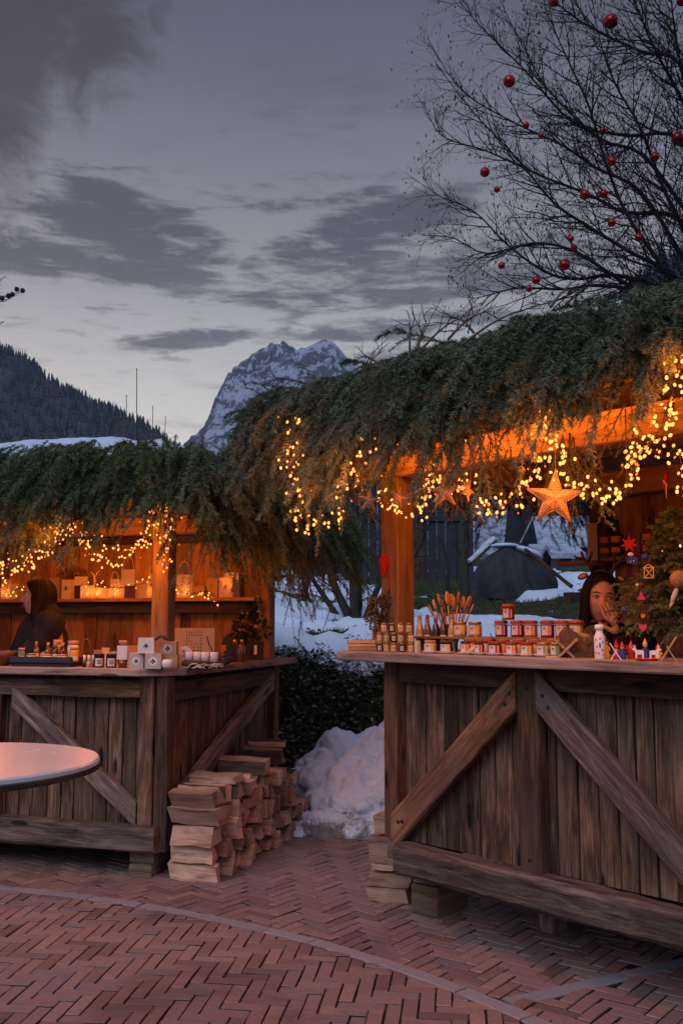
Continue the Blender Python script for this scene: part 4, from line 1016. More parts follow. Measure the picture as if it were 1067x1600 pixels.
# support blocks
pb1 = RS.l(G(652, 1424)); 
mb = MB(); mb.box((pb1.x+.06, pb1.y+.09, .068), (.15, .24, .132), .1, .006, axis='x'); o = mb.build('support_block', MAT['wood_block'], rs)
mb = MB(); mb.box((pb1.x+.04, pb1.y+.09, .175), (.12, .22, .078), .2, .006, axis='x'); o = mb.build('support_block', MAT['wood_grey'], rs)
pb2 = RS.l(G(845, 1456)); mb = MB(); mb.box((pb2.x+.02, pb2.y+.06, .105), (.085, .12, .205), .1, .008, axis='z'); mb.build('support_block', MAT['wood_grey'], rs)
for (x, y) in ((1.9, .1), (2.5, .1), (.1, 1.7), (1.3, 1.7), (2.5, 1.7)):
    mb = MB(); mb.box((x, y, .105), (.14, .18, .205), 0, .006); mb.build('support_block', MAT['wood_block'], rs)
B(rs, 'floor', 'wood_dark', [((.1, .14+.18*i, .36), (RW, .14+.18*i, .36), .17, .02, (0, 0, 1), 2, .001) for i in range(9)])
# posts and headers
pxl = RS.l(RS.at(621, .26, 1.7)).x
B(rs, 'roof_post', 'wood_warm', [((pxl, .26, 1.208), (pxl, .26, 2.09), .125, .125, (0, 1, 0), 12, .0015, .008)])
B(rs, 'roof_post', 'wood_dark', [((.07, RD-.06, 1.205), (.07, RD-.06, 2.09), .10, .10, (0, 1, 0), 8, .0015, .008)])
B(rs, 'roof_post', 'wood_warm', [((RW-.1, .26, 1.208), (RW-.1, .26, 2.09), .12, .12, (0, 1, 0), 8, .0015, .008)])
B(rs, 'header_beam', 'wood_warm', [((-.45, .26, 2.165), (RW+.4, .26, 2.165), .11, .145, (0, 0, 1), 16, .002, .008)])
B(rs, 'header_beam', 'wood_inner', [((-.35, RD-.06, 2.165), (RW+.4, RD-.06, 2.165), .11, .145, (0, 0, 1), 16, .002, .008)])
B(rs, 'cross_beam', 'wood_inner', [((.06, .32, 2.150), (.06, RD-.12, 2.150), .10, .11, (0, 0, 1), 10, .002, .008)])
B(rs, 'cross_beam', 'wood_inner', [((x, .32, 2.150), (x, RD-.12, 2.150), .08, .10, (0, 0, 1), 10, .002, .008) for x in (1.3,)])
plank_wall((.13, RD), (RW, RD), .345, 2.09, .13, .19, gap=.0008).build('back_wall', MAT['wood_inner'], rs)
B(rs, 'wall_shelf', 'wood_inner', [((.18, RD-.16, 1.71), (RW-.1, RD-.16, 1.71), .24, .024, (0, 0, 1), 4, .001)])
B(rs, 'wall_shelf', 'wood_inner', [((.18, RD-.16, 1.35), (RW-.1, RD-.16, 1.35), .24, .024, (0, 0, 1), 4, .001)])
# riser for the second row of jars
rzf = hip_roof(rs, -.55, 3.25, -.42, 2.22, 2.245, .60)
B(rs, 'rafter', 'wood_warm', [((-.52, -.38, 2.2), (-.52, 2.18, 2.2), .06, .07, (0, 0, 1), 4, .002) for i in range(1)])
for x in (.4, .95, 1.5, 2.05, 2.6): B(rs, 'rafter', 'wood_warm', [((x, -.40, 2.207), (x, .9, 2.66), .06, .08, (0, 0, 1), 6, .002)])

# ------------------------------------------------------------------ LEFT STALL
ls_ = stall('market_stall', LS, 'left hand wooden stall with diagonal brace, gift boxes and lanterns under fir branches')
LW, LD, LC = 3.15, 1.6, 1.10
B(ls_, 'base_beam', 'wood_grey', [((-LW, -.040, .195), (-.012, -.040, .195), .10, .135, (0, 0, 1), 30, .0045, .012)])
B(ls_, 'base_beam', 'wood_dark', [((.0, .05, .20), (.0, LD, .20), .09, .12, (0, 0, 1), 10, .003, .01)])
B(ls_, 'corner_post', 'wood_old', [((-.095, -.022, .265), (-.095, -.022, 1.05), .085, .06, (0, 1, 0), 12, .002, .006)])
B(ls_, 'corner_post', 'wood_dark', [((-.008, .0, .13), (-.008, .0, 1.05), .078, .085, (0, 1, 0), 12, .002, .006)])
B(ls_, 'corner_post', 'wood_dark', [((-.0, LD-.03, .13), (-.0, LD-.03, 1.05), .09, .09, (0, 1, 0), 12, .002, .006)])
plank_wall((-LW, .03), (-.05, .03), .24, 1.056).build('front_panel', MAT['wood_old'], ls_)
plank_wall((-.02, .05), (-.02, LD-.08), .2, 1.055).build('side_panel', MAT['wood_old'], ls_)
B(ls_, 'top_rail', 'wood_old', [((-LW, -.020, .985), (-.14, -.020, .985), .045, .095, (0, 0, 1), 16, .002)])
B(ls_, 'top_rail', 'wood_dark', [((.022, .046, .975), (.022, LD-.078, .975), .045, .11, (0, 0, 1), 12, .002)])
xb = LS.l(LS.pt(22, 1088, -.03)).x
brace(ls_, xb, .93, -.15, .31, 'wood_grey', -.022, .105)
B(ls_, 'mid_post', 'wood_old', [((xb-.12, -.02, .265), (xb-.12, -.02, .936), .09, .05, (0, 1, 0), 8, .002)])
brace(ls_, xb-.2, .31, xb-1.1, .90, 'wood_grey', -.022, .105)
brace(ls_, .12, .38, LD-.10, .95, 'wood_grey', .028, .12, along='y')
mb = MB(); prism_uv(mb, [(-LW-.1, -.14), (-.10, -.14), (.11, .02), (.11, .12), (-.02, .20), (-LW-.1, .20)], 1.058, 1.101)
prism_uv(mb, [(-LW-.1, .204), (-.03, .204), (-.03, .42), (-LW-.1, .42)], 1.060, 1.099); 
ct = mb.build('countertop', MAT['wood_counter'], ls_); bv = ct.modifiers.new('bevel', 'BEVEL'); bv.width = .007; bv.segments = 2; bv.limit_method = 'ANGLE'
mb = MB(); prism_uv(mb, [(-.026, .205), (.112, .125), (.14, LD+.12), (-.026, LD+.12)], 1.058, 1.10, 'y'); prism_uv(mb, [(-.33, .424), (-.030, .424), (-.030, LD-.02), (-.33, LD-.02)], 1.057, 1.098, 'y')
ct = mb.build('side_counter', MAT['wood_grey'], ls_); bv = ct.modifiers.new('bevel', 'BEVEL'); bv.width = .006; bv.limit_method = 'ANGLE'
pb = LS.l(G(234, 1361)).x
for (x, y, m) in ((pb, .03, 'wood_block'), (pb-1.1, .03, 'wood_grey'), (-1.9, .05, 'wood_grey'), (-.08, LD-.1, 'wood_grey'), (-2.9, LD-.1, 'wood_grey')):
    mb = MB(); mb.box((x, y, .031), (.13, .16, .060), .05, .006, axis='y'); mb.build('support_block', MAT[m], ls_)
    mb = MB(); mb.box((x+.012, y+.01, .096), (.15, .16, .066), -.08, .006, axis='x'); mb.build('support_block', MAT['wood_grey'], ls_)
B(ls_, 'floor', 'wood_dark', [((-LW, .14+.18*i, .26), (-.06, .14+.18*i, .26), .17, .02, (0, 0, 1), 2, .001) for i in range(8)])
pxl2 = LS.l(LS.at(256, .25, 1.5)).x
B(ls_, 'roof_post', 'wood_warm', [((pxl2, .25, 1.098), (pxl2, .25, 1.99), .105, .105, (0, 1, 0), 12, .0015, .007)])
B(ls_, 'roof_post', 'wood_warm', [((-LW+.1, .25, 1.098), (-LW+.1, .25, 1.99), .105, .105, (0, 1, 0), 8, .0015, .007)])
B(ls_, 'roof_post', 'wood_inner', [((-.03, LD-.06, 1.100), (-.03, LD-.06, 1.99), .10, .10, (0, 1, 0), 8, .0015, .007)])
B(ls_, 'header_beam', 'wood_warm', [((-LW-.2, .25, 2.055), (.2, .25, 2.055), .10, .13, (0, 0, 1), 16, .002, .008)])
B(ls_, 'header_beam', 'wood_inner', [((-LW-.2, LD-.06, 2.055), (.2, LD-.06, 2.055), .10, .13, (0, 0, 1), 16, .002, .008)])
B(ls_, 'cross_beam', 'wood_inner', [((-.04, .31, 2.045), (-.04, LD-.12, 2.045), .09, .10, (0, 0, 1), 10, .002, .008)])
B(ls_, 'cross_beam', 'wood_inner', [((-1.6, .31, 2.045), (-1.6, LD-.12, 2.045), .09, .10, (0, 0, 1), 10, .002, .008)])
plank_wall((-LW, LD), (-.09, LD), .24, 1.96, .14, .20, gap=.0008).build('back_wall', MAT['wood_inner'], ls_)
B(ls_, 'wall_shelf', 'wood_inner', [((-LW+.03, LD-.13, 1.508), (-.05, LD-.13, 1.508), .22, .026, (0, 0, 1), 4, .001)])
B(ls_, 'shelf_apron', 'wood_inner', [((-LW+.03, LD-.045, 1.452), (-.10, LD-.045, 1.452), .03, .075, (0, 0, 1), 4, .001)])
for x in (-.75, -1.45, -2.2): B(ls_, 'wall_batten', 'wood_inner', [((x, LD-.028, 1.0), (x, LD-.028, 1.41), .09, .03, (0, 1, 0), 4, .001)])
B(ls_, 'wall_batten', 'wood_dark', [((-LW+.03, LD-.03, 1.955), (-.10, LD-.03, 1.955), .03, .05, (0, 0, 1), 4, .001)])
plank_wall((-LW, LD), (-LW, .1), .24, 1.96).build('side_wall', MAT['wood_inner'], ls_)
lzf = hip_roof(ls_, -3.45, .36, -.38, 2.15, 2.11, .32)
for x in (-.6, -1.15, -1.7, -2.3, -2.9): B(ls_, 'rafter', 'wood_inner', [((x, -.36, 2.087), (x, .85, 2.42), .06, .07, (0, 0, 1), 6, .002)])

# ------------------------------------------------------------------ snow on the roofs
def roof_snow(fr, zf, x0, x1, y0, y1, inset, seed, label, thick=.07, cover=None):
    xs = np.linspace(x0, x1, 170); ys = np.linspace(y0, y1, 110)
    def f(x, y):
        e = np.minimum(np.minimum(x-x0, x1-x), np.minimum(y-y0, y1-y)); n = fbm(x*2.2, y*2.2, 5, seed)
        th = thick*sstep(inset-.10, inset+.18, e+.16*(n-.5))*(.6+.9*n)+.05*(fbm(x*1.1, y*1.1, 3, seed+5)-.4)*sstep(inset, inset+.3, e)
        return zf(x, y)+np.where(th > .004, th, -.03)
    V, Fq = grid(xs, ys, f); o = np_mesh('roof_snow', V, Fq, MAT['snow'], k=4, smooth=True)
    o.location = fr.o; o.rotation_euler = (0, 0, fr.a); tag(o, label, 'snow'); return o
roof_snow(RS, rzf, -.55, 3.25, -.42, 2.22, .40, 201, 'smooth snow lying on top of the right stall roof behind the fir branches', .08)
roof_snow(LS, lzf, -3.45, .36, -.38, 2.15, .20, 211, 'smooth snow lying on top of the left stall roof behind the fir branches', .12)

# ------------------------------------------------------------------ fir boughs, needle by needle
def needles_on(O, D, L, dr, cnt, nl, rng, w_=.0015, flat=.0):
    """O,D (n,3), L,dr (n,), cnt needles on each curve p(s)=O+D*L*s+down*dr*s^2"""
    n = len(O); s = (np.arange(cnt)[None, :]+rng.rand(n, cnt))/cnt
    p = O[:, None, :]+D[:, None, :]*(L[:, None]*s)[..., None]; p[..., 2] -= dr[:, None]*s*s
    t = np.repeat((D*L[:, None])[:, None, :], cnt, 1); t[..., 2] -= 2*dr[:, None]*s; t /= np.linalg.norm(t, axis=2, keepdims=True)+1e-9
    r = rng.normal(0, 1, (n, cnt, 3)); r -= t*(r*t).sum(2, keepdims=True); r /= np.linalg.norm(r, axis=2, keepdims=True)+1e-9
    d = t*.62+r*.78; side = np.cross(d, rng.normal(0, 1, (n, cnt, 3))); side /= np.linalg.norm(side, axis=2, keepdims=True)+1e-9
    ln = nl*rng.uniform(.7, 1.2, (n, cnt, 1))*(1-.35*s[..., None]**3)
    V = np.stack([p-side*w_, p+side*w_, p+d*ln], 2).reshape(-1, 3); return V
def stems_on(O, D, L, dr, rad, seg=4):
    n = len(O); s = np.linspace(0, 1, seg+1)[None, :]
    p = O[:, None, :]+D[:, None, :]*(L[:, None]*s)[..., None]; p[..., 2] -= dr[:, None]*s*s
    ref = np.array([.31, .57, .2]); u = np.cross(D, ref); u /= np.linalg.norm(u, axis=1)[:, None]+1e-9; v = np.cross(D, u); rr = rad*(1-.7*s)[..., None]
    ring = np.stack([p+rr*(u[:, None, :]*math.cos(a)+v[:, None, :]*math.sin(a)) for a in (0, 2.094, 4.189)], 2)   # n,seg+1,3,3
    V = ring.reshape(-1, 3); i = np.arange(n*(seg+1)*3).reshape(n, seg+1, 3)
    A = i[:, :-1, :]; Bq = np.roll(A, -1, 2); D_ = i[:, 1:, :]; C_ = np.roll(D_, -1, 2)
    return V, np.stack([A, Bq, C_, D_], 3).reshape(-1, 4)
def bough_arrays(O, D, L, dr, rng, ntw=8, tw=.42, nmain=46, ntwig=30, nl=.019, sub=True, stemr=.0035, w_=.0015, angr=(32, 58)):
    O = np.asarray(O); D = np.asarray(D); D = D/np.linalg.norm(D, axis=1)[:, None]; L = np.asarray(L); dr = np.asarray(dr); n = len(O)
    sk = (.10+.86*(np.arange(ntw)+.5)/ntw)[None, :]+rng.uniform(-.04, .04, (n, ntw))
    p = O[:, None, :]+D[:, None, :]*(L[:, None]*sk)[..., None]; p[..., 2] -= dr[:, None]*sk*sk
    t = np.repeat((D*L[:, None])[:, None, :], ntw, 1); t[..., 2] -= 2*dr[:, None]*sk; t /= np.linalg.norm(t, axis=2, keepdims=True)
    q = rng.normal(0, .25, (n, 1, 3))+np.array([0, 0, 1.]); S = np.cross(t, q); S /= np.linalg.norm(S, axis=2, keepdims=True)+1e-9
    sg = np.where(np.arange(ntw) % 2 == 0, 1, -1)[None, :, None]; ang = np.radians(rng.uniform(*angr, (n, ntw, 1)))
    d = t*np.cos(ang)+S*sg*np.sin(ang)+rng.normal(0, .10, (n, ntw, 3)); d /= np.linalg.norm(d, axis=2, keepdims=True)
    l = L[:, None]*tw*(1-.55*sk)*rng.uniform(.65, 1.2, (n, ntw)); drt = l*rng.uniform(.05, .55, (n, ntw))
    O2, D2, L2, R2 = p.reshape(-1, 3), d.reshape(-1, 3), l.ravel(), drt.ravel()
    Vn = [needles_on(O, D, L, dr, nmain, nl, rng, w_), needles_on(O2, D2, L2, R2, ntwig, nl*.9, rng, w_)]
    br = np.repeat(rng.rand(n), nmain*3); br2 = np.repeat(rng.rand(n), ntw*ntwig*3)
    bt = rng.rand(n); rn_ = [np.clip(np.repeat(np.repeat(bt, nmain)*.66+rng.rand(n*nmain)*.34, 3), 0, 1), np.clip(np.repeat(np.repeat(bt, ntw*ntwig)*.66+rng.rand(n*ntw*ntwig)*.34, 3), 0, 1)]
    s1 = stems_on(O, D, L, dr, stemr, 5); s2 = stems_on(O2, D2, L2, R2, stemr*.5, 2)
    return np.concatenate(Vn), np.concatenate(rn_), s1, s2
def bough_object(name, parts, nmat, label, cat, parent=None, stuff=True):
    Vs, rs_, tri = [], [], 0; faces = []; mi = []
    for (V, r, s1, s2) in parts:
        Vs.append(V); rs_.append(r); faces.append(np.arange(len(V)).reshape(-1, 3)+tri); mi.append(np.zeros(len(V)//3)); tri += len(V)
        for (SV, SF) in (s1, s2):
            Vs.append(SV); rs_.append(np.full(len(SV), .5)); q = SF+tri; t3 = np.concatenate([q[:, [0, 1, 2]], q[:, [0, 2, 3]]]); faces.append(t3); mi.append(np.ones(len(t3))); tri += len(SV)
    o = np_mesh(name, np.concatenate(Vs), np.concatenate(faces), None, parent, 3, rnd=np.concatenate(rs_), matidx=np.concatenate(mi), mats=[MAT[nmat], MAT['twig']])
    if stuff: o['kind'] = 'stuff'
    if label: tag(o, label, cat)
    return o
def eave_boughs(fr, zf, a, b, out, n, Lr, drr, rng, inner=.34, pile=.16, lenf=None, zoff=0.0, outd=.55):
    """boughs hanging over the eave running from a to b (local xy); out = outward unit vector (local)"""
    a = np.array(a, float); b = np.array(b, float); out = np.array(out, float); nc = max(n//9, 4); ct_ = rng.rand(nc); cb_ = rng.rand(nc)**1.3; cl_ = rng.uniform(.72, 1.22, nc); ca_ = rng.normal(0, .30, nc); ci = rng.randint(0, nc, n)
    t = np.clip(ct_[ci]+rng.normal(0, .05/np.linalg.norm(b-a), n), 0, 1); back = np.clip(cb_[ci]+rng.normal(0, .12, n), 0, 1)*inner-.02
    fr_ = rng.rand(n) < .42; t = np.where(fr_, rng.rand(n), t); back = np.where(fr_, rng.rand(n)*inner-.02, back)
    base = a[None]+(b-a)[None]*t[:, None]-out[None]*back[:, None]; z = zf(base[:, 0], base[:, 1])+rng.uniform(.0, pile, n)*(1-.2*back/inner)+zoff
    al = (b-a)/np.linalg.norm(b-a)
    k = np.clip(1-back/inner, 0, 1)
    d2 = out[None]*rng.uniform(.5, 1.1, n)[:, None]*outd+al[None]*(ca_[ci]+rng.normal(0, .13, n))[:, None]; dz = -.10-.75*k*rng.uniform(.2, 1.1, n)+rng.normal(0, .10, n)
    L = rng.uniform(*Lr, n)*cl_[ci]*(lenf(t) if lenf else 1); lg = rng.rand(n) < .08; L = np.where(lg & (k > .45), L*1.45, L); dr = L*rng.uniform(*drr, n)*(.4+.75*k)*np.where(lg, 1.35, 1)
    ca, sa = math.cos(fr.a), math.sin(fr.a)
    W = np.stack([fr.o.x+base[:, 0]*ca-base[:, 1]*sa, fr.o.y+base[:, 0]*sa+base[:, 1]*ca, z], 1); Dw = np.stack([d2[:, 0]*ca-d2[:, 1]*sa, d2[:, 0]*sa+d2[:, 1]*ca, dz], 1)
    return W, Dw, L, dr
rng = np.random.RandomState(5)
sets0 = 1
BP = dict(ntw=5, tw=.50, nmain=150, ntwig=95, nl=.029, w_=.0019, angr=(14, 38))
sets = []
fl = lambda t: .64+.66*np.exp(-((t-.29)/.14)**2)            # shorter towards the right, where the eave is nearest
sets.append(eave_boughs(RS, rzf, (-.60, -.44), (3.25, -.44), (0, -1), 1300, (.22, .38), (.12, .42), rng, .44, .19, fl, .01))
sets.append(eave_boughs(RS, rzf, (-.56, -.40), (-.56, 2.2), (-1, 0), 850, (.18, .32), (.0, .28), rng, .45, .18, None, .03))
sets.append(eave_boughs(RS, rzf, (-.6, 2.24), (3.2, 2.24), (0, 1), 260, (.34, .55), (.4, .9), rng, .3, .10))
sets.append(eave_boughs(RS, rzf, (-.56, -.44), (3.25, -.44), (0, -1), 330, (.14, .24), (.3, .8), rng, .10, .06))
bough_object('fir_boughs', [bough_arrays(*s_, rng, **BP) for s_ in sets], 'needles', 'thick fir branches laid over and hanging from the right stall roof', 'fir branches')
# a few stiff boughs that stick out of the left tip of the right roof
tips_px = [((455, 655), (352, 705)), ((470, 610), (400, 598)), ((480, 600), (418, 580)), ((470, 640), (372, 660)), ((475, 660), (345, 690)), ((460, 680), (350, 740)), ((500, 600), (470, 570)), ((465, 650), (395, 615))]
O, D, L, dr = [], [], [], []
for (a, c) in tips_px:
    q = 4.55+random.uniform(-.1, .1); A = P(*a, q); C_ = P(*c, q+random.uniform(.1, .3)); O.append(A); D.append((C_-A).normalized()); L.append((C_-A).length*1.05); dr.append(random.uniform(-.03, .05))
bough_object('fir_boughs', [bough_arrays(O, D, L, dr, rng, ntw=8, tw=.34, nmain=70, ntwig=34, nl=.018, stemr=.005)], 'needles_dark', 'stiff dark fir sprays sticking out past the left tip of the right roof', 'fir branches')
sets = []
fl2 = lambda t: 1.15-.22*t
sets.append(eave_boughs(LS, lzf, (-3.45, -.40), (.36, -.40), (0, -1), 900, (.20, .36), (.25, .65), rng, .36, .20, fl2, -.02))
sets.append(eave_boughs(LS, lzf, (.38, -.36), (.38, 2.2), (1, 0), 850, (.24, .42), (.2, .6), rng, .34, .16, None, -.03, .32))
sets.append(eave_boughs(LS, lzf, (-3.3, 2.17), (.3, 2.17), (0, 1), 160, (.3, .5), (.4, .9), rng, .3, .08))
sets.append(eave_boughs(LS, lzf, (-3.45, -.40), (.36, -.40), (0, -1), 360, (.14, .24), (.3, .8), rng, .10, .06))
sets.append(eave_boughs(LS, lzf, (-3.45, -.40), (.36, -.40), (0, -1), 260, (.2, .32), (.1, .4), rng, .34, .14))
bough_object('fir_boughs', [bough_arrays(*s_, rng, **BP) for s_ in sets], 'needles_green', 'dark green fir branches laid over and hanging from the left stall roof', 'fir branches')
# sprays of fir hanging between the light strings under the right eave
O, D, L, dr = [], [], [], []
for (px, py, ln, n, bk) in [(452, 690, .22, 5, -.25), (475, 720, .28, 6, -.2), (540, 735, .22, 4, -.2), (610, 720, .2, 3, -.15), (700, 720, .26, 6, -.2), (760, 690, .26, 7, -.25), (790, 720, .2, 5, -.2), (880, 690, .26, 8, -.2), (905, 720, .2, 5, -.15), (968, 570, .2, 3, -.25), (985, 640, .24, 3, -.2)]:
    for k in range(n):
        A = RS.pt(px+random.uniform(-16, 16), py-random.uniform(0, 22), bk+random.uniform(-.08, .08)); O.append(A); D.append(Vector((random.gauss(0, .45), random.gauss(0, .3), -1)).normalized()); L.append(ln*random.uniform(.7, 1.2)); dr.append(.05)
bough_object('fir_boughs', [bough_arrays(O, D, L, dr, rng, ntw=8, tw=.36, nmain=50, ntwig=26, nl=.017)], 'needles_green', 'small fir sprays hanging among the fairy lights of the right stall', 'fir branches')
O, D, L, dr = [], [], [], []
for (px, py, ln, n, bk) in [(40, 820, .2, 6, -.2), (90, 790, .2, 5, -.2), (60, 850, .2, 5, -.2), (12, 840, .22, 5, -.2), (250, 800, .2, 6, .1), (262, 760, .18, 6, .1), (95, 840, .15, 3, -.1), (128, 800, .14, 2, -.1)]:
    for k in range(n):
        A = LS.pt(px+random.uniform(-12, 12), py-random.uniform(0, 22), bk+random.uniform(-.06, .06)); O.append(A); D.append(Vector((random.gauss(0, .45), random.gauss(0, .3), -1)).normalized()); L.append(ln*random.uniform(.7, 1.2)); dr.append(.05)
bough_object('fir_boughs', [bough_arrays(O, D, L, dr, rng, ntw=8, tw=.36, nmain=50, ntwig=26, nl=.017)], 'needles_green', 'small fir sprays hanging among the fairy lights of the left stall', 'fir branches')
# dry twigs lying on the right roof
ls2 = []
rg = np.random.RandomState(21); cfgd = dict(seg=[0, 5, 4], wig=[0, .18, .2], up=[0, .02, .0], dens=[9, 9], t0=[.1, .1], ang=[(20, 60), (30, 70)], len=[.28, .10], rad=[.003, .002], spread=(1, 1, 1))
for (a, c, q) in [((560, 600), (600, 548), 4.2), ((655, 550), (735, 492), 3.85), ((700, 530), (770, 486), 3.7), ((640, 560), (640, 498), 3.9), ((650, 560), (668, 500), 3.9), ((720, 540), (845, 478), 3.6), ((600, 580), (560, 560), 4.1), ((860, 480), (900, 455), 3.5), ((740, 520), (700, 500), 3.8)]:
    A = np.array(P(*a, q)); C_ = np.array(P(*c, q+.1)); pts = [A+(C_-A)*t_+np.array([0, 0, .03*math.sin(t_*3.1)]) for t_ in np.linspace(0, 1, 7)]; ls2.append((pts, [.006*(1-.8*t_) for t_ in np.linspace(0, 1, 7)], 0)); sprout(pts, [.005]*7, 0, ls2, rg, cfgd, .5)
V, Fa = tubes_np(ls2, lambda d: 4); o = np_mesh('dry_twigs', V, Fa, MAT['twig'], None, 4); o['kind'] = 'stuff'; tag(o, 'tangle of bare dry twigs lying on top of the right roof', 'twigs')

# ------------------------------------------------------------------ fairy lights
bulb_mb = MB(); bulb_mb.ball((0, 0, 0), (.0052, .0052, .0070), 8, 6); bulb_me = bulb_mb.build('bulb', MAT['bulb_lit']); bmesh_lit = bulb_me.data; bpy.data.objects.remove(bulb_me)
bulb_mb = MB(); bulb_mb.ball((0, 0, 0), (.0036, .0036, .005), 8, 6); bulb_me = bulb_mb.build('bulb', MAT['bulb_dim']); bmesh_dim = bulb_me.data; bpy.data.objects.remove(bulb_me)
def garland(fr, pts, back, nb, label, spread=.032, watts=2.0, lamps=(.12, .37, .63, .88), scale=.98, lampoff=(-.04, -.09, -.02)):
    spread *= 1.35; nb = min(int(nb*1.75), 98); watts *= 1.4*(.6 if len(lamps) == 4 else 1)
    bk = back if isinstance(back, (list, tuple)) else [back]*len(pts)
    W = [np.array(fr.pt(px, py, b_)) for (px, py), b_ in zip(pts, bk)]; path = smooth_path(W, 6); P0 = Vector(path[0])
    root = empty('fairy_lights', P0, 0, label, 'fairy lights', 'strings of warm fairy lights')
    seg = [0]
    for i in range(len(path)-1): seg.append(seg[-1]+np.linalg.norm(path[i+1]-path[i]))
    def at(t):
        s_ = t*seg[-1]; i = min(int(np.searchsorted(seg, s_, 'right'))-1, len(path)-2); f = (s_-seg[i])/(seg[i+1]-seg[i]+1e-9); return Vector(path[i]+(path[i+1]-path[i])*f)-P0
    mb = MB(); mb.tube([Vector(p)-P0 for p in path], .0016, 4)
    mb.tube([Vector(p)-P0+Vector((random.gauss(0, .012), random.gauss(0, .012), random.gauss(0, .012))) for p in path], .0012, 4)
    for k in range(nb):
        t = (k+random.random())/nb; c = at(t); o = Vector((random.gauss(0, spread*.62), random.gauss(0, spread*.62), random.gauss(0, spread*.62)-.004)); q = c+o
        mb.tube([c, q+Vector((0, 0, .012)), q+Vector((0, 0, .006))], .0009, 3)
        lit = random.random() < .82
        b = bpy.data.objects.new('bulb', bmesh_lit if lit else bmesh_dim); COL.objects.link(b); b.parent = root; b.location = q; b.rotation_euler = (random.gauss(0, .5), random.gauss(0, .5), 0); sc_ = random.uniform(.8, 1.15)*scale; b.scale = (sc_,)*3
    mb.build('wire', MAT['iron'], root)
    for t in lamps: lamp(root, at(t)+Vector(lampoff), watts, .045)
    return root
garland(RS, [(456, 648), (452, 700), (466, 770), (478, 808), (500, 818), (528, 800), (546, 755), (560, 715), (572, 690)], -.64, 78, 'fairy lights in a deep loop at the left end of the right stall', .034, 2.2)
garland(RS, [(592, 752), (604, 785), (625, 800), (652, 798), (668, 770), (676, 740)], [-.42, -.25, -.05, -.05, -.2, -.4], 34, 'fairy lights looped round the post of the right stall', .028, 2.0, (.5,))
garland(RS, [(672, 735), (690, 760), (720, 762), (738, 745)], -.42, 22, 'short fairy light loop between the two small straw stars right of the post', .028, 1.8, (.5,))
garland(RS, [(745, 775), (765, 790), (790, 788), (812, 768), (828, 745), (840, 720), (848, 690), (852, 660), (846, 640)], -.46, 44, 'fairy lights climbing steeply left of the largest straw star', .026, 2.0)
garland(RS, [(856, 655), (866, 690), (884, 735), (905, 765), (940, 775), (968, 768), (982, 750), (988, 720), (992, 690)], -.42, 56, 'fairy lights sagging in a wide loop right of the largest straw star', .026, 2.0)
garland(RS, [(992, 735), (996, 712), (1014, 690), (1030, 672), (1040, 640), (1052, 610), (1058, 575), (1050, 540)], -.46, 52, 'bright fairy lights running up to the top right corner of the right stall', .024, 2.0)
garland(RS, [(1010, 685), (1022, 705), (1040, 712), (1056, 700), (1066, 740), (1064, 775)], -.10, 18, 'thin fairy lights dangling at the right edge of the photo', .022, 1.4, (.5,))
garland(RS, [(700, 690), (760, 662), (830, 640), (900, 625), (975, 560), (1040, 530)], .12, 26, 'sparse extra fairy lights added behind the fir fringe of the right stall', .035, 3.6, (.15, .4, .65, .9))  # extra string, added so its lamps warm the right stall's interior
garland(RS, [(470, 700), (520, 680), (560, 668), (610, 690), (660, 700)], .05, 20, 'sparse extra fairy lights added behind the fir fringe left of the right stall post', .03, 4.0, (.2, .8))  # also an added string, its lamps brighten the roof boards left of the post
garland(LS, [(-20, 880), (8, 888), (40, 880), (66, 862), (86, 840), (96, 815)], -.40, 58, 'fairy lights curving low at the left edge of the left stall', .040, 2.2)
garland(LS, [(96, 752), (106, 790), (118, 825), (134, 850), (155, 868), (185, 878)], [-.42, -.38, -.3, -.2, -.1, .0], 60, 'fairy lights falling diagonally past the small straw star of the left stall', .032, 2.2)
garland(LS, [(178, 856), (198, 862), (222, 855), (232, 825), (240, 790), (250, 755), (262, 742)], [.0, .0, 0, -.1, -.2, -.35, -.40], 56, 'fairy lights sweeping up to the top of the left stall post', .034, 2.2)
garland(LS, [(266, 738), (258, 780), (262, 820), (256, 850), (258, 890)], [-.30, -.10, .10, .15, .15], 56, 'bunch of fairy lights hanging down the face of the left stall post', .030, 2.0)
garland(LS, [(82, 800), (92, 812), (94, 838)], -.1, 16, 'tiny clump of fairy lights under the branches left of the diagonal string', .026, 1.0, ())
garland(LS, [(20, 800), (100, 770), (200, 790), (330, 800)], .5, 22, 'sparse extra fairy lights added under the boards of the left stall roof', .04, 9.0, (.1, .45, .8))  # string added to carry the lamps that light the left stall inside
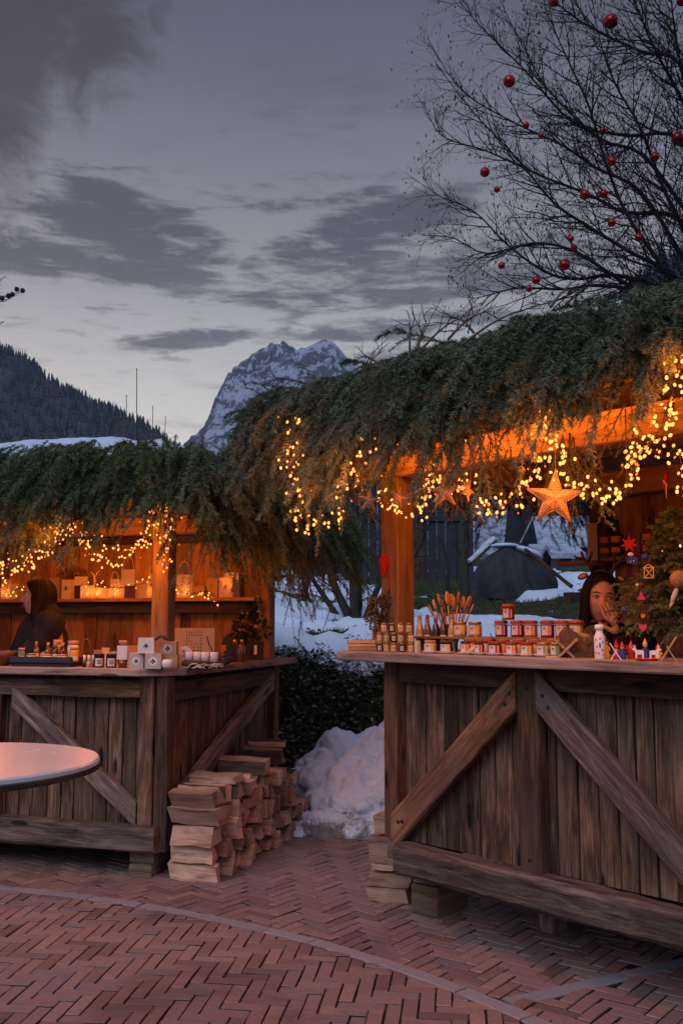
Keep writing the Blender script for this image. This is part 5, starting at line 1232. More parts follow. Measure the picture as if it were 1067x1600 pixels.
# ================================================================== FIREWOOD
def log_mesh(poly, L, rnd=None, bark=None):
    """poly: (u,v) cross-section; the log runs along local x from 0 to L, u->y, v->z"""
    mb = MB(); n = len(poly); N = 5; rnd = random.random() if rnd is None else rnd; o = rnd*23
    sk = [random.gauss(0, .008) for _ in poly]; vs = []
    for i in range(N+1):
        x = L*i/N
        for j, (u, v) in enumerate(poly):
            dx = sk[j] if i in (0, N) else 0; q = 1+random.gauss(0, .012)
            vs.append((x+dx, u*q+random.gauss(0, .0015), v*q+random.gauss(0, .0015)+.0016*math.sin(i*1.3+rnd*9)))
    per = 0; bark = random.randrange(n) if bark is None else bark
    for j in range(n):
        k = (j+1) % n; l = math.hypot(poly[j][0]-poly[k][0], poly[j][1]-poly[k][1]); fs = []; uv = []
        for i in range(N):
            fs.append((i*n+k, i*n+j, (i+1)*n+j, (i+1)*n+k)); a, b = o+L*i/N, o+L*(i+1)/N; uv.append([(a, per+l), (a, per), (b, per), (b, per+l)])
        base = len(mb.v)
        if j == 0:
            mb.add(vs, fs, uv, rnd, 2 if j == bark else 0)
        else:
            for f, u_ in zip(fs, uv): mb.f.append(list(f)); mb.uv.append(u_); mb.mi.append(2 if j == bark else 0); mb.sm.append(False)
        per += l
    for e, rev in ((0, False), (N, True)):
        f = [e*n+j for j in range(n)]; f = f if not rev else f[::-1]
        mb.f.append(f); mb.uv.append([(o+vs[j][1]*.6, o+vs[j][2]) for j in f]); mb.mi.append(1); mb.sm.append(False)
    return mb
def put_log(fr, x0, yc, zc, poly, L, label, group, yaw=0, roll=0, side='log_side', bark=None, pitch=0):
    mb = log_mesh(poly, L, bark=bark); o = mb.build('firewood_log', [MAT[side], MAT['log_end'], MAT['bark']])
    o.location = fr.w(x0, yc, zc); o.rotation_euler = (roll, pitch, fr.a+yaw); tag(o, label, 'firewood log', group); return o
GL = 'split firewood logs stacked beside the left stall'
rl = random.Random(3)
rows = [(.0, .095), (.095, .18), (.18, .285), (.285, .37), (.37, .46)]
rown = ['bottom', 'second', 'middle', 'fourth', 'top']
y_end = [1.42, 1.42, 1.30, 1.08, 1.0]
xstart, xlen = .062, .262
grid_y = []
for r_i in range(7):
    y = -.07; ys_ = [y]
    while y < 1.45: y += rl.uniform(.058, .120); ys_.append(y)
    grid_y.append(ys_)
for ri, (z0, z1) in enumerate(rows):
    ys_ = grid_y[ri]; n = 0
    tl = [(rl.uniform(-.026, .026), 0) for _ in ys_]
    for i in range(len(ys_)-1):
        ya, yb = ys_[i], ys_[i+1]
        if yb > y_end[ri]+.05: break
        front = (i == 0); q = .0035
        c = [(ya+q+tl[i][0], z0+q+(rl.uniform(-.004, .010) if ri else 0)), (yb-q+tl[i+1][0], z0+q+(rl.uniform(-.004, .010) if ri else 0)), (yb-q-tl[i+1][0], z1-q+rl.uniform(-.012, .012)), (ya+q-tl[i][0], z1-q+rl.uniform(-.012, .012))]
        k = rl.random()
        if not front:
            if k < .46: c[2] = ((c[2][0]+c[3][0])/2+rl.uniform(-.02, .02), c[2][1]+.004); c.pop(3)
            elif k < .74: m_ = ((c[0][0]+c[1][0])/2, c[0][1]); c = [m_, c[2], c[3]] if ri else c
            elif k < .9: c.insert(3, ((c[2][0]+c[3][0])/2, c[2][1]+.014))
        cx0 = sum(p[0] for p in c)/len(c); cz0 = sum(p[1] for p in c)/len(c); poly = [(p[0]-cx0, p[1]-cz0) for p in c]
        n += 1; L = xlen*rl.uniform(.88, 1.1); where = 'at the front end' if front else f'{ORD[n-1]} from the front'
        put_log(LS, xstart+rl.uniform(-.006, .02), cx0, cz0, poly, L, f'split firewood log in the {rown[ri]} layer of the left stack, {where}', GL, yaw=rl.gauss(0, .055), pitch=rl.gauss(0, .02), bark=(len(poly)-1 if rl.random() < .16 else 99))
extra = [(.60, .505, .058, .045, .30, 'reddish split log lying on top of the stack towards its back'), (.95, .515, .06, .05, .25, 'thick pale split log on top of the stack near its back end'), (1.04, .583, .05, .016, .24, 'flat slab of wood crowning the back of the stack'),
         (.25, .484, .065, .022, .27, 'thin wide slab lying on top of the middle of the stack'), (1.22, .345, .06, .045, .24, 'dark barked log on the low back end of the stack')]
for (y, z, a, b, L, lab) in extra:
    put_log(LS, xstart+.0, y, z, [(-a, -b), (a, -b*.8), (a*.8, b), (-a*.9, b*.7)], L, lab, GL, yaw=rl.gauss(0, .08))
GR = 'split firewood logs stacked beside the right stall'
for (px, py, L, pl, lab, yaw, bk, pt) in [(592, 1405, .20, [(-.05, -.032), (.055, -.03), (.05, .03), (-.05, .033)], 'pale squared firewood log on the ground by the left corner of the right stall', .55, 99, 0),
        (590, 1378, .21, [(-.05, -.03), (.05, -.032), (.055, .022), (.0, .046), (-.05, .02)], 'orange ended firewood log resting on the bottom one beside the right stall', .62, 99, 0)]:
    g = G(588, 1414); z = .034 if 'squared' in lab else .102
    l = RS.l(g); put_log(RS, l.x-.10, l.y+.05, z, pl, L, lab, GR, yaw, bark=bk)
l = RS.l(G(590, 1414))
put_log(RS, l.x-.085, l.y+.07, .163, [(-.05, -.012), (.05, -.014), (.045, .012), (-.05, .014)], .2, 'thin barked slab in the middle of the small stack by the right stall', GR, .5, bark=2)
put_log(RS, l.x-.09, l.y+.06, .245, [(-.045, -.062), (.05, -.055), (.035, .06), (-.03, .064)], .17, 'tall wedge shaped log leaning on the left side of the right stall', GR, .45, .12, bark=1)
put_log(RS, l.x-.07, l.y+.08, .365, [(-.05, -.045), (.05, -.045), (.03, .045), (-.035, .035)], .15, 'small topmost firewood log beside the right stall corner', GR, .5, bark=99)
for k, (dy, z) in enumerate([(.22, .05), (.22, .14), (.22, .23), (.33, .05), (.33, .14), (.33, .23), (.22, .32)]):
    put_log(RS, -.29, l.y+dy, z, [(-.05, -.042), (.05, -.042), (.04, .042), (-.045, .038)], .24, f'firewood log {ORD[k]} from the bottom front, hidden behind the small stack by the right stall', GR, rl.gauss(0, .05))

# ================================================================== STANDING TABLE
tr = .352; tc_ = P(-80, 1181, 2.35); tc_.z = 1.02
tab = empty('bistro_table', (tc_.x, tc_.y, 0), 0, 'round pale marble standing table with a dark rim cut by the left edge', 'table')
mb = MB(); mb.lathe([(0, 1.005), (tr-.004, 1.005), (tr, 1.009), (tr, 1.017), (tr-.004, 1.021), (0, 1.021)], n=72, smooth=False); mb.build('tabletop', MAT['marble'], tab)
mb = MB(); mb.lathe([(0, .990), (tr-.02, .990), (tr+.002, .996), (tr+.003, 1.0045), (0, 1.0045)], n=72, smooth=False); mb.build('rim', MAT['wood_dark'], tab)
mb = MB(); mb.lathe([(.035, 0.03), (.03, .1), (.03, .9), (.09, .989)], n=20); mb.build('column', MAT['iron'], tab)
mb = MB(); mb.lathe([(0, 0), (.22, 0), (.22, .012), (.06, .035), (0, .035)], n=32); mb.build('base', MAT['iron'], tab)

# ================================================================== GOODS
def facing(p): return math.atan2(-p.x, p.y)
def spot(fr, px, back, z, name, label, cat, group=None, rz=None):
    p = fr.at(px, back, z); return empty(name, p, facing(p) if rz is None else rz, label, cat, group)
def arc_band(mb, r, a0, a1, z0, z1, mi=0, n=8):
    vs = []; 
    for i in range(n+1):
        a = -math.pi/2+a0+(a1-a0)*i/n
        for z in (z0, z1):
            for rr in (r, r+.0008): vs.append((rr*math.cos(a), rr*math.sin(a), z))
    fs = []
    for i in range(n):
        b = i*4; fs += [(b+1, b+5, b+7, b+3), (b, b+2, b+6, b+4), (b+2, b+3, b+7, b+6), (b+1, b, b+4, b+5)]
    fs += [(0, 1, 3, 2), (n*4, n*4+2, n*4+3, n*4+1)]
    return mb.add(vs, fs, None, .5, mi)
def jar(fr, px, back, z, r, h, body, lid, stripe, label, group, clip=False, six=False, name='jar'):
    root = spot(fr, px, back, z, name, label, 'jar', group); n = 6 if six else 20; hl = h*.2
    mb = MB(); mb.lathe([(0, .0005), (r*.92, .0005), (r, .004), (r, h-hl-.008), (r*.86, h-hl), (0, h-hl)], n=n, smooth=not six); mb.build('glass_body', MAT[body], root)
    mb = MB()
    if clip: mb.lathe([(0, h-hl+.001), (r*1.0, h-hl+.001), (r*1.02, h-hl*.55), (r*.96, h-hl*.15), (r*.6, h), (0, h)], n=n)
    else: mb.lathe([(0, h-hl+.0005), (r*.9, h-hl+.0005), (r*.93, h-hl*.9), (r*.93, h-.002), (r*.88, h), (0, h)], n=n)
    mb.build('lid', MAT[lid], root)
    if not six:
        mb = MB(); arc_band(mb, r+.0004, -.95, .55, h*.14, h*.70, 0); arc_band(mb, r+.0016, .02, .34, h*.14, h*.70, 1, 3)
        for q in (.50, .58): arc_band(mb, r+.0016, -.7, -.25, h*q, h*(q+.03), 2, 3)
        mb.build('label', [MAT['label_paper'], MAT[stripe], MAT['ink']], root)
    else:
        mb = MB(); arc_band(mb, r*.99, -.50, .50, h*.18, h*.66, 0, 4); arc_band(mb, r*1.02, -.12, .12, h*.26, h*.58, 1, 2); mb.build('label', [MAT['label_paper'], MAT['lid_brown']], root)
    if clip:
        mb = MB(); mb.tube([(r*1.05, 0, h*.66), (r*1.12, 0, h*.8), (r*1.0, -r*.25, h*1.0), (0, -r*.35, h*1.04), (-r*1.0, -r*.25, h*1.0), (-r*1.12, 0, h*.8), (-r*1.05, 0, h*.66)], .0016, 5)
        mb.tube([(math.cos(a)*r*1.03, math.sin(a)*r*1.03, h*.74) for a in np.linspace(0, 6.283, 17)[:-1]], .0014, 4, closed=True); mb.build('wire_clip', MAT['brass'], root)
    return root
# small six-sided jars, stacked
GJ = 'little hexagonal jars stacked at the left end of the right counter'
for (row, z, pxs) in ((0, 0, [593, 604, 615, 628, 642]), (1, .046, [593, 604, 615, 626, 642]), (2, .092, [600, 612, 626, 639])):
    for k, px in enumerate(pxs):
        jar(RS, px, -.07+.012*(k % 2), RC+z, .0155, .0445, 'honey' if (k+row) % 3 else 'jam_dark', 'lid_gold', 'label_yellow', f"little hexagonal jar, {ORD[k]} from the left in the {['bottom', 'middle', 'top'][row]} row of the stack", GJ, six=True)
# wooden box with slats
bx = spot(RS, 565, .0, RC, 'wooden_box', 'small slatted wooden box at the left end of the right counter', 'box')
mb = MB()
for k in range(3):
    for s_ in (-1, 1): mb.beam((-.065, s_*.05, .010+.017*k), (.065, s_*.05, .010+.017*k), .006, .0145); mb.beam((s_*.068, -.053, .010+.017*k), (s_*.068, .053, .010+.017*k), .006, .0145)
mb.build('slats', MAT['wood_light'], bx); mb = MB(); mb.beam((-.064, 0, .004), (.064, 0, .004), .092, .006); mb.build('bottom', MAT['wood_light'], bx)
for k in range(5):
    q = empty('pine_cone', bx.location+Vector((-.04+.02*k, .01*(k % 2), .035)), k, f'small brown cone in the slatted wooden box, {ORD[k]} from the left', 'cone'); mb = MB(); mb.lathe([(0, -.012), (.011, -.006), (.013, .002), (.008, .014), (0, .022)], n=9); mb.build('scales', MAT['bark'], q)
# planter with box plant
pl = spot(RS, 597, .20, RC, 'planter', 'tapered wooden planter with a bushy box plant beside the post', 'plant')
mb = MB(); 
for s_ in (-1, 1): mb.beam((s_*.055, -.04, 0), (s_*.035, -.04, .135), .012, .012); mb.beam((s_*.055, .04, 0), (s_*.035, .04, .135), .012, .012)
mb.add([(-.045, -.04, .01), (.045, -.04, .01), (.045, .04, .01), (-.045, .04, .01), (-.033, -.034, .125), (.033, -.034, .125), (.033, .034, .125), (-.033, .034, .125)], [(0, 3, 2, 1), (4, 5, 6, 7), (0, 1, 5, 4), (1, 2, 6, 5), (2, 3, 7, 6), (3, 0, 4, 7)])
mb.build('pot', MAT['wood_warm'], pl)
def leaf_cloud(name, n, c, rad, size, mat, parent, seed=1, shell=.5):
    rg = np.random.RandomState(seed); d = rg.normal(0, 1, (n, 3)); d /= np.linalg.norm(d, axis=1)[:, None]; q = rg.rand(n)**(1/3*shell+.05)
    lum = 1+.30*np.sin(d[:, 0]*5+seed)*np.cos(d[:, 2]*4+seed*2); p = d*q[:, None]*np.array(rad)*lum[:, None]+np.array(c)
    u = rg.normal(0, 1, (n, 3))+d*.6; u /= np.linalg.norm(u, axis=1)[:, None]; v = np.cross(u, rg.normal(0, 1, (n, 3))); v /= np.linalg.norm(v, axis=1)[:, None]; s_ = size*rg.uniform(.6, 1.2, (n, 1))
    V = np.stack([p, p+u*s_*.5+v*s_*.3, p+u*s_, p+u*s_*.5-v*s_*.3], 1).reshape(-1, 3)
    return np_mesh(name, V, np.arange(4*n).reshape(n, 4), MAT[mat], parent, 4, rnd=np.repeat(rg.rand(n), 4))
leaf_cloud('foliage', 1500, (0, 0, .20), (.085, .075, .085), .019, 'leaf_box', pl, 3); leaf_cloud('trailing_foliage', 120, (-.03, -.05, .11), (.03, .02, .05), .018, 'leaf_box', pl, 5)
mb = MB()
for k in range(12): a = k*.52; mb.tube([(0, 0, .12), (.03*math.cos(a), .03*math.sin(a), .18), (.07*math.cos(a), .07*math.sin(a), .24)], .0018, 4)
mb.build('stems', MAT['twig'], pl)
gb = spot(RS, 578, .02, RC+.056, 'glass_bauble', 'small clear pinkish glass ball lying beside the slatted box', 'glass ball'); gb.location = RS.at(586, .07, RC)+Vector((0, 0, .0)); mb = MB(); mb.ball((0, 0, .019), .019, 16, 10); mb.build('ball', MAT['amber'], gb)
# swing-top bottles
for k, (px, body, lab) in enumerate([(656, 'syrup_pale', 'yellow syrup bottle, leftmost of five swing top bottles'), (668, 'amber', 'brown syrup bottle, second of five swing top bottles'), (681, 'jam_dark', 'nearly black syrup bottle in the middle of five swing top bottles'),
                                  (693, 'jam_dark', 'dark syrup bottle, fourth of five swing top bottles'), (706, 'syrup_pale', 'pale slim bottle, rightmost of five swing top bottles')]):
    r = spot(RS, px, .09, RC, 'syrup_bottle', lab, 'bottle', 'swing top bottles on the right counter')
    mb = MB(); mb.lathe([(0, .0005), (.018, .0005), (.0195, .004), (.0195, .095), (.015, .118), (.0085, .135), (.0075, .155), (0, .155)], n=18); mb.build('glass_body', MAT[body], r)
    mb = MB(); mb.lathe([(.0078, .1555), (.0095, .157), (.0095, .168), (.006, .175), (0, .175)], n=14); mb.build('stopper', MAT['lid_red' if k % 2 else 'cork'], r)
    mb = MB(); mb.tube([(.009, 0, .14), (.012, 0, .155), (0, -.010, .172), (-.012, 0, .155), (-.009, 0, .14)], .0009, 4); mb.build('wire_clip', MAT['iron'], r)
    if k != 2: mb = MB(); arc_band(mb, .0199, -.8, .6, .03, .08); mb.build('label', MAT['label_paper'], r)
# front soap box and plates
r = spot(RS, 652, -.07, RC, 'soap_box', 'upright cream box with a green stripe beside the little jars', 'box'); mb = MB(); mb.box((0, 0, .028), (.026, .02, .056), axis='z'); mb.build('carton', MAT['paper_cream'], r); mb = MB(); mb.box((.005, -.0108, .028), (.005, .001, .055), axis='z'); mb.build('stripe', MAT['label_green'], r)
def saucer(px, back, label, r_=.038):
    r = spot(RS, px, back, RC, 'saucer', label, 'saucer', 'white saucers under the sample jars'); mb = MB(); mb.lathe([(0, .001), (r_*.55, .0005), (r_*.62, .004), (r_, .011), (r_*.985, .0125), (r_*.6, .0062), (0, .0055)], n=28); mb.build('dish', MAT['porcelain'], r); return r
GF = 'open sample jars on saucers along the front of the right counter'
front = [(672, 'honey', 'cork', 'label_yellow', .028, 'yellow honey jar with a large kraft label, leftmost of the sample jars'), (697, 'jam_dark', 'lid_brown', 'label_yellow', .029, 'dark jam jar with a yellow striped label and brown lid, second sample jar'),
         (727, 'jam_orange', 'lid_brown', 'label_orange', .023, 'small amber sample jar behind the wooden scoop'), (748, 'jam_red', 'lid_brown', 'label_red', .022, 'slim sample jar between the wooden scoop and a wide red striped jar'), (773, 'jam_red', 'lid_red', 'label_red', .030, 'wide sample jar with a red striped label in the middle of the front row'),
         (799, 'jam_orange', 'lid_red', 'label_orange', .025, 'sample jar with an orange stripe just right of the wide red striped one'), (823, 'jam_orange', 'lid_red', 'label_orange', .028, 'bright orange sample jar right of centre in the front row'), (848, 'syrup_pale', 'lid_gold', 'label_green', .028, 'pale sample jar with a green striped label near the right end'),
         (868, 'syrup_pale', 'lid_gold', 'label_green', .021, 'small pale sample jar last in the front row beside the crib')]
for k, (px, body, lid, st_, r_, lab) in enumerate(front):
    if k not in (8,): saucer(px, -.108, f'white saucer, {ORD[k]} from the left under the sample jars')
    jar(RS, px, -.108, RC+.0065, r_, .053, body, lid, st_, lab, GF)
    if k in (2, 3, 4, 6, 7):
        p = RS.at(px, -.075, RC+.06); s_ = empty('tasting_spoon', p, facing(p), f'small tasting spoon leaning on the {ORD[k]} sample jar from the left', 'spoon', 'tasting spoons'); mb = MB(); mb.tube([(.002, 0, -.012), (-.008, .0, .006), (-.020, 0, .034)], [.0028, .0018, .002], 5); mb.build('handle', MAT['wood_light' if k % 2 else 'iron'], s_)
GB = 'red lidded clip top jars standing behind the sample jars'
for k, px in enumerate([737, 760, 786, 811, 836, 860, 882]):
    jar(RS, px, -.022, RC, .029, .066, ['jam_orange', 'jam_red'][k % 2], 'lid_red', 'label_orange', f'red lidded jar low behind the sample jars, {ORD[k]} from the left', GB, clip=True)
# riser board
mb = MB(); a = RS.l(RS.at(655, .1, RC)).x; c = RS.l(RS.at(915, .1, RC)).x
for zz, dd in ((.069, 0),): mb.beam((a, .10, RC+.069), (c, .10, RC+.069), .13, .012, (0, 0, 1), 8, .0006)
for x in (a+.03, (a+c)/2, c-.03): mb.beam((x, .05, RC+.0315), (x, .15, RC+.0315), .014, .062)
o = mb.build('display_riser', MAT['wood_warm']); o.location = RS.o; o.rotation_euler = (0, 0, RS.a); tag(o, 'low wooden riser board carrying the second row of jars', 'riser')
RZ = RC+.0755
for (px, lab) in ((719, 'large yellow honey jar with a gold lid, left one of two beside the spoons'), (742, 'large yellow honey jar with a gold lid, right one of two beside the spoons')):
    jar(RS, px, .10, RZ, .031, .066, 'honey', 'lid_gold', 'label_yellow', lab, 'large yellow honey jars')
for k, (px, st_, body) in enumerate([(783, 'label_red', 'jam_red'), (808, 'label_red', 'jam_red'), (829, 'label_orange', 'jam_orange'), (855, 'label_orange', 'jam_red'), (878, 'label_orange', 'jam_orange'), (900, 'label_yellow', 'syrup_pale')]):
    jar(RS, px, .10, RZ, .0285 if k else .027, .070, body, 'lid_red', st_, f'clip top jar with a red lid on the wooden riser, {ORD[k]} from the left', 'clip top jars on the riser', clip=True)
jar(RS, 794, .10, RZ+.0735, .027, .066, 'jam_red', 'lid_red', 'label_red', 'single red lidded jar standing on top of the riser jars', 'clip top jars on the riser', clip=True)
# wooden spoons fanned out in a dark jar
sj = spot(RS, 706, .20, RC, 'utensil_pot', 'dark pot behind the bottles holding a fan of wooden spoons', 'pot'); mb = MB(); mb.lathe([(0, .001), (.026, .001), (.028, .01), (.028, .13), (.025, .13), (.025, .01), (0, .008)], n=20); mb.build('pot_body', MAT['pot_dark'], sj)
rp = random.Random(9)
spoons = [(-.13, 0, .175), (-.105, .02, .20), (-.075, -.01, .225), (-.05, .03, .20), (-.025, 0, .235), (.0, .03, .225), (.02, -.02, .205), (.045, .01, .235), (.07, .03, .215), (.085, -.01, .19), (.11, 0, .215), (.125, .02, .18)]
for k, (dx, dy, h) in enumerate(spoons):
    s_ = empty('wooden_spoon', sj.location+Vector((0, 0, .02)), sj.rotation_euler.z, f'pale wooden spoon in the dark pot, {ORD[k]} from the left', 'wooden spoon', 'wooden spoons fanned out in the dark pot')
    base = Vector((dx*.12, dy*.3, 0)); tip = Vector((dx*.75, dy, h)); d = (tip-base).normalized()
    mb = MB(); mb.tube([base, tip-d*.035], [.0038, .0042], 6); mb.build('handle', MAT['wood_light'], s_)
    mb = MB(); q = d.to_track_quat('Z', 'Y').to_matrix(); tw = Matrix.Rotation(rp.uniform(-.6, .6), 3, 'Z'); mb.ball(tip, (.0205, .006, .031), 14, 10, rot=q @ tw); mb.build('bowl', MAT['wood_light'], s_)
# wooden scoop lying against the jars
p = RS.at(735, -.13, RC); s_ = empty('wooden_scoop', p, facing(p)+.1, 'short stubby wooden scoop leaning on the sample saucers', 'scoop'); mb = MB(); mb.tube([(-.018, -.01, .008), (.0, -.01, .018), (.022, -.005, .045)], [.009, .011, .006], 8); mb.build('scoop_body', MAT['wood_light'], s_)
# burlap sack and wooden crib
sk_ = spot(RS, 905, -.03, RC, 'burlap_sack', 'crumpled brown burlap sack slumped behind the wooden crib', 'sack'); n = 36; V = []; rows_ = 14
for i in range(rows_+1):
    t_ = i/rows_; rr = .075*(1-.25*t_)*(1 if t_ < .8 else 1-.5*(t_-.8)) if t_ > 0 else .07
    for j in range(n):
        a = 2*math.pi*j/n; f = 1+.13*math.sin(a*5+t_*6)+.08*math.sin(a*11-t_*9)+.05*math.sin(a*3+t_*14); V.append((rr*f*math.cos(a)*1.05, rr*f*math.sin(a)*.6, .105*t_*(1+.22*math.sin(a*2+.6))))
Fq = [(i*n+j, i*n+(j+1) % n, (i+1)*n+(j+1) % n, (i+1)*n+j) for i in range(rows_) for j in range(n)]; np_mesh('cloth', V, Fq, MAT['burlap'], sk_, 4, smooth=True)
mb = MB(); mb.ball((0, 0, .07), (.058, .032, .03), 14, 8); mb.build('filling', MAT['straw'], sk_)
cr = spot(RS, 884, -.12, RC, 'wooden_crib', 'small orange wooden manger with crossed legs in front of the sack', 'manger'); mb = MB()
for s_ in (-1, 1): mb.beam((-.03, s_*.018, .003), (.045, s_*.018, .075), .008, .010); mb.beam((.03, s_*.018+.004, .003), (-.045, s_*.018+.004, .075), .008, .010)
mb.build('legs', MAT['wood_light'], cr); mb = MB()
for k in range(3): t_ = k/3; mb.beam((.012+.03*t_, -.035, .045+.028*t_), (.012+.03*t_, .035, .045+.028*t_), .004, .009); mb.beam((-.012-.03*t_, -.035, .045+.028*t_), (-.012-.03*t_, .035, .045+.028*t_), .004, .009)
mb.build('trough', MAT['wood_light'], cr)
p = RS.at(862, -.13, RC); mb = MB(); mb.box((0, 0, .004), (.05, .02, .007), .2); mb.build; o = mb.build('wooden_stick', MAT['wood_light']); o.location = p; o.rotation_euler.z = facing(p); tag(o, 'small flat piece of wood lying at the counter edge by the crib', 'stick')
# white patterned flask
fl_ = spot(RS, 937, -.11, RC, 'flask', 'tall white flask with small red patterns beside the wooden figures', 'flask'); mb = MB(); mb.lathe([(0, .0005), (.019, .0005), (.0205, .004), (.0205, .085), (.013, .102), (.013, .112), (.017, .114), (.017, .126), (.012, .131), (0, .131)], n=24); mb.build('flask_body', MAT['white_paint'], fl_)
mb = MB()
for (a, z, w_) in ((-.7, .07, .3), (.1, .075, .25), (.6, .062, .3), (-.5, .045, .25), (.5, .032, .3), (-.2, .02, .3), (.7, .015, .25), (-.8, .022, .2)): arc_band(mb, .0208, a-w_/2, a+w_/2, z, z+.008, 0, 4)
arc_band(mb, .0208, -.10, .16, .045, .062, 1, 4); mb.build('pattern', [MAT['label_red'], MAT['ink']], fl_)
# little wooden figures
def figure(px, back, z, coat, hat, label, h=.065, name='wooden_figure'):
    r = spot(RS, px, back, z, name, label, 'figure', 'small painted wooden figures'); mb = MB(); mb.lathe([(0, .0005), (.014, .0005), (.013, .01), (.008, h*.62), (0, h*.66)], n=14); mb.build('body', MAT[coat], r)
    mb = MB(); mb.ball((0, 0, h*.74), .0085, 12, 8); mb.build('head', MAT['skin'], r); mb = MB(); mb.lathe([(.0095, h*.80), (.006, h*.95), (0, h*1.15)], n=12); mb.build('hat', MAT[hat], r)
    mb = MB(); mb.tube([(-.009, 0, h*.55), (-.014, -.008, h*.38)], .003, 5); mb.tube([(.009, 0, h*.55), (.014, -.008, h*.38)], .003, 5); mb.build('arms', MAT[coat], r); return r
figure(947, -.07, RC, 'yellow_paint', 'lid_black', 'little wooden figure in a yellow coat with a dark hat', .085)
figure(963, -.02, RC, 'red_paint', 'red_felt', 'little red wooden figure behind the toy deck chair', .065); figure(972, -.06, RC, 'blue_felt', 'red_paint', 'little dark blue wooden figure with a red hat', .06)
figure(986, -.02, RC, 'red_felt', 'red_paint', 'bright red wooden figure left of the white reindeer', .062); figure(1028, -.03, RC, 'yellow_paint', 'red_paint', 'little yellow figure between the reindeer and the toy chair', .055)
figure(1008, -.0, RC, 'blue_felt', 'yellow_paint', 'blue figure with a pointed yellow hat behind the white reindeer', .07)
def toy_chair(px, back, label, flip=1, mat='white_paint', s=1.0, tilt=0):
    r = spot(RS, px, back, RC, 'toy_deck_chair', label, 'toy chair'); r.rotation_euler.x = tilt; mb = MB()
    for q in (-.018, .018): mb.beam((-.022*flip*s, q*s, .002), (.026*flip*s, q*s, .078*s), .005*s, .005*s); mb.beam((.022*flip*s, q*s*.85, .002), (-.004*flip*s, q*s*.85, .048*s), .0045*s, .0045*s)
    for t_ in (.05, .5, .97): mb.beam(((-.022+.048*t_)*flip*s, -.018*s, .002+.076*s*t_), ((-.022+.048*t_)*flip*s, .018*s, .002+.076*s*t_), .004*s, .004*s)
    mb.build('frame', MAT[mat], r); mb = MB(); mb.add([((-.018)*flip*s, -.014*s, .010*s), ((-.018)*flip*s, .014*s, .010*s), (.020*flip*s, .014*s, .069*s), (.020*flip*s, -.014*s, .069*s), ((-.019)*flip*s, -.014*s, .012*s), ((-.019)*flip*s, .014*s, .012*s), (.019*flip*s, .014*s, .071*s), (.019*flip*s, -.014*s, .071*s)], [(0, 1, 2, 3), (7, 6, 5, 4), (0, 4, 5, 1), (1, 5, 6, 2), (2, 6, 7, 3), (3, 7, 4, 0)])
    mb.build('seat', MAT['paper_cream'], r)
toy_chair(1044, -.12, 'pale wooden toy deck chair standing at the right end of the counter', 1, 'wood_light', 1.15); toy_chair(962, -.13, 'white toy deck chair with a pale seat leaning next to the flask', -1, 'white_paint', .8)
rt = spot(RS, 1010, -.12, RC, 'red_tray', 'flat glossy red tray holding the two white reindeer', 'tray'); mb = MB(); mb.lathe([(0, .0005), (.032, .0005), (.045, .009), (.043, .011), (.03, .004), (0, .004)], n=24); mb.build('dish', MAT['red_paint'], rt)
deer = [(-.016, 0), (-.011, 0), (-.010, .018), (.006, .018), (.008, 0), (.013, 0), (.013, .026), (.017, .034), (.024, .034), (.024, .039), (.017, .042), (.018, .052), (.014, .052), (.012, .042), (.007, .034), (-.013, .034), (-.017, .028)]
for s_, lab in ((-1, 'white wooden reindeer on the red tray facing left'), (1, 'white wooden reindeer on the red tray facing right')):
    p = RS.at(1010+s_*12, -.12, RC+.005); d_ = empty('reindeer', p, facing(p), lab, 'figure'); mb = MB(); mb.prism([(x*s_, z) for x, z in deer][::s_], -.003, .003, Matrix.Rotation(math.pi/2, 4, 'X')); mb.build('cutout', MAT['white_paint'], d_)

# ------------------------------------------------------------------ small christmas tree with hangings
xp = RS.at(1066, .36, RC); xt = empty('christmas_tree', xp, 0, 'small decorated fir tree standing on the right end of the counter', 'christmas tree')
mb = MB(); mb.tube([(0, 0, 0), (0, 0, .3), (.005, 0, .60)], [.014, .011, .004], 8); mb.build('trunk', MAT['tree_bark'], xt); mb = MB(); mb.lathe([(0, 0), (.06, 0), (.075, .08), (.07, .085), (0, .08)], n=20); mb.build('pot', MAT['burlap'], xt)
rg = np.random.RandomState(17); O, D, L, dr = [], [], [], []
for k in range(230):
    z = .10+.50*(k/230)**.95; R_ = .30*(1-(z-.05)/.62)+.03; a = rg.uniform(0, 6.283); O.append((0, 0, z)); D.append((math.cos(a), math.sin(a), rg.uniform(-.05, .35))); L.append(R_*rg.uniform(.75, 1.1)); dr.append(.04*rg.rand())
pt_ = bough_arrays(O, D, L, dr, rg, ntw=8, tw=.40, nmain=60, ntwig=36, nl=.016, stemr=.0025, w_=.0021); bough_object('foliage', [pt_], 'needles_tree', None, None, xt, stuff=False)
def hang(px, py, back, name, label, cat, build):
    p = RS.pt(px, py, back); r = empty(name, p, facing(p), label, cat, 'ornaments hanging on the small christmas tree'); build(r); mb = MB(); mb.tube([(0, 0, .018), (.001, .002, .035), (0, .006, .05)], .0008, 4); mb.build('thread', MAT['red_felt'], r); return r
def flat(poly, th, mat, nm):
    def f(r): mb = MB(); mb.prism([(x, z) for x, z in poly], -th/2, th/2, Matrix.Rotation(math.pi/2, 4, 'X')); mb.build(nm, MAT[mat], r)
    return f
star_p = [((.034 if k % 2 == 0 else .016)*math.sin(k*math.pi/7), (.034 if k % 2 == 0 else .016)*math.cos(k*math.pi/7)) for k in range(14)][::-1]
hang(982, 850, .10, 'star_ornament', 'red many pointed star hanging above the small christmas tree', 'ornament', flat(star_p, .008, 'red_felt', 'star'))
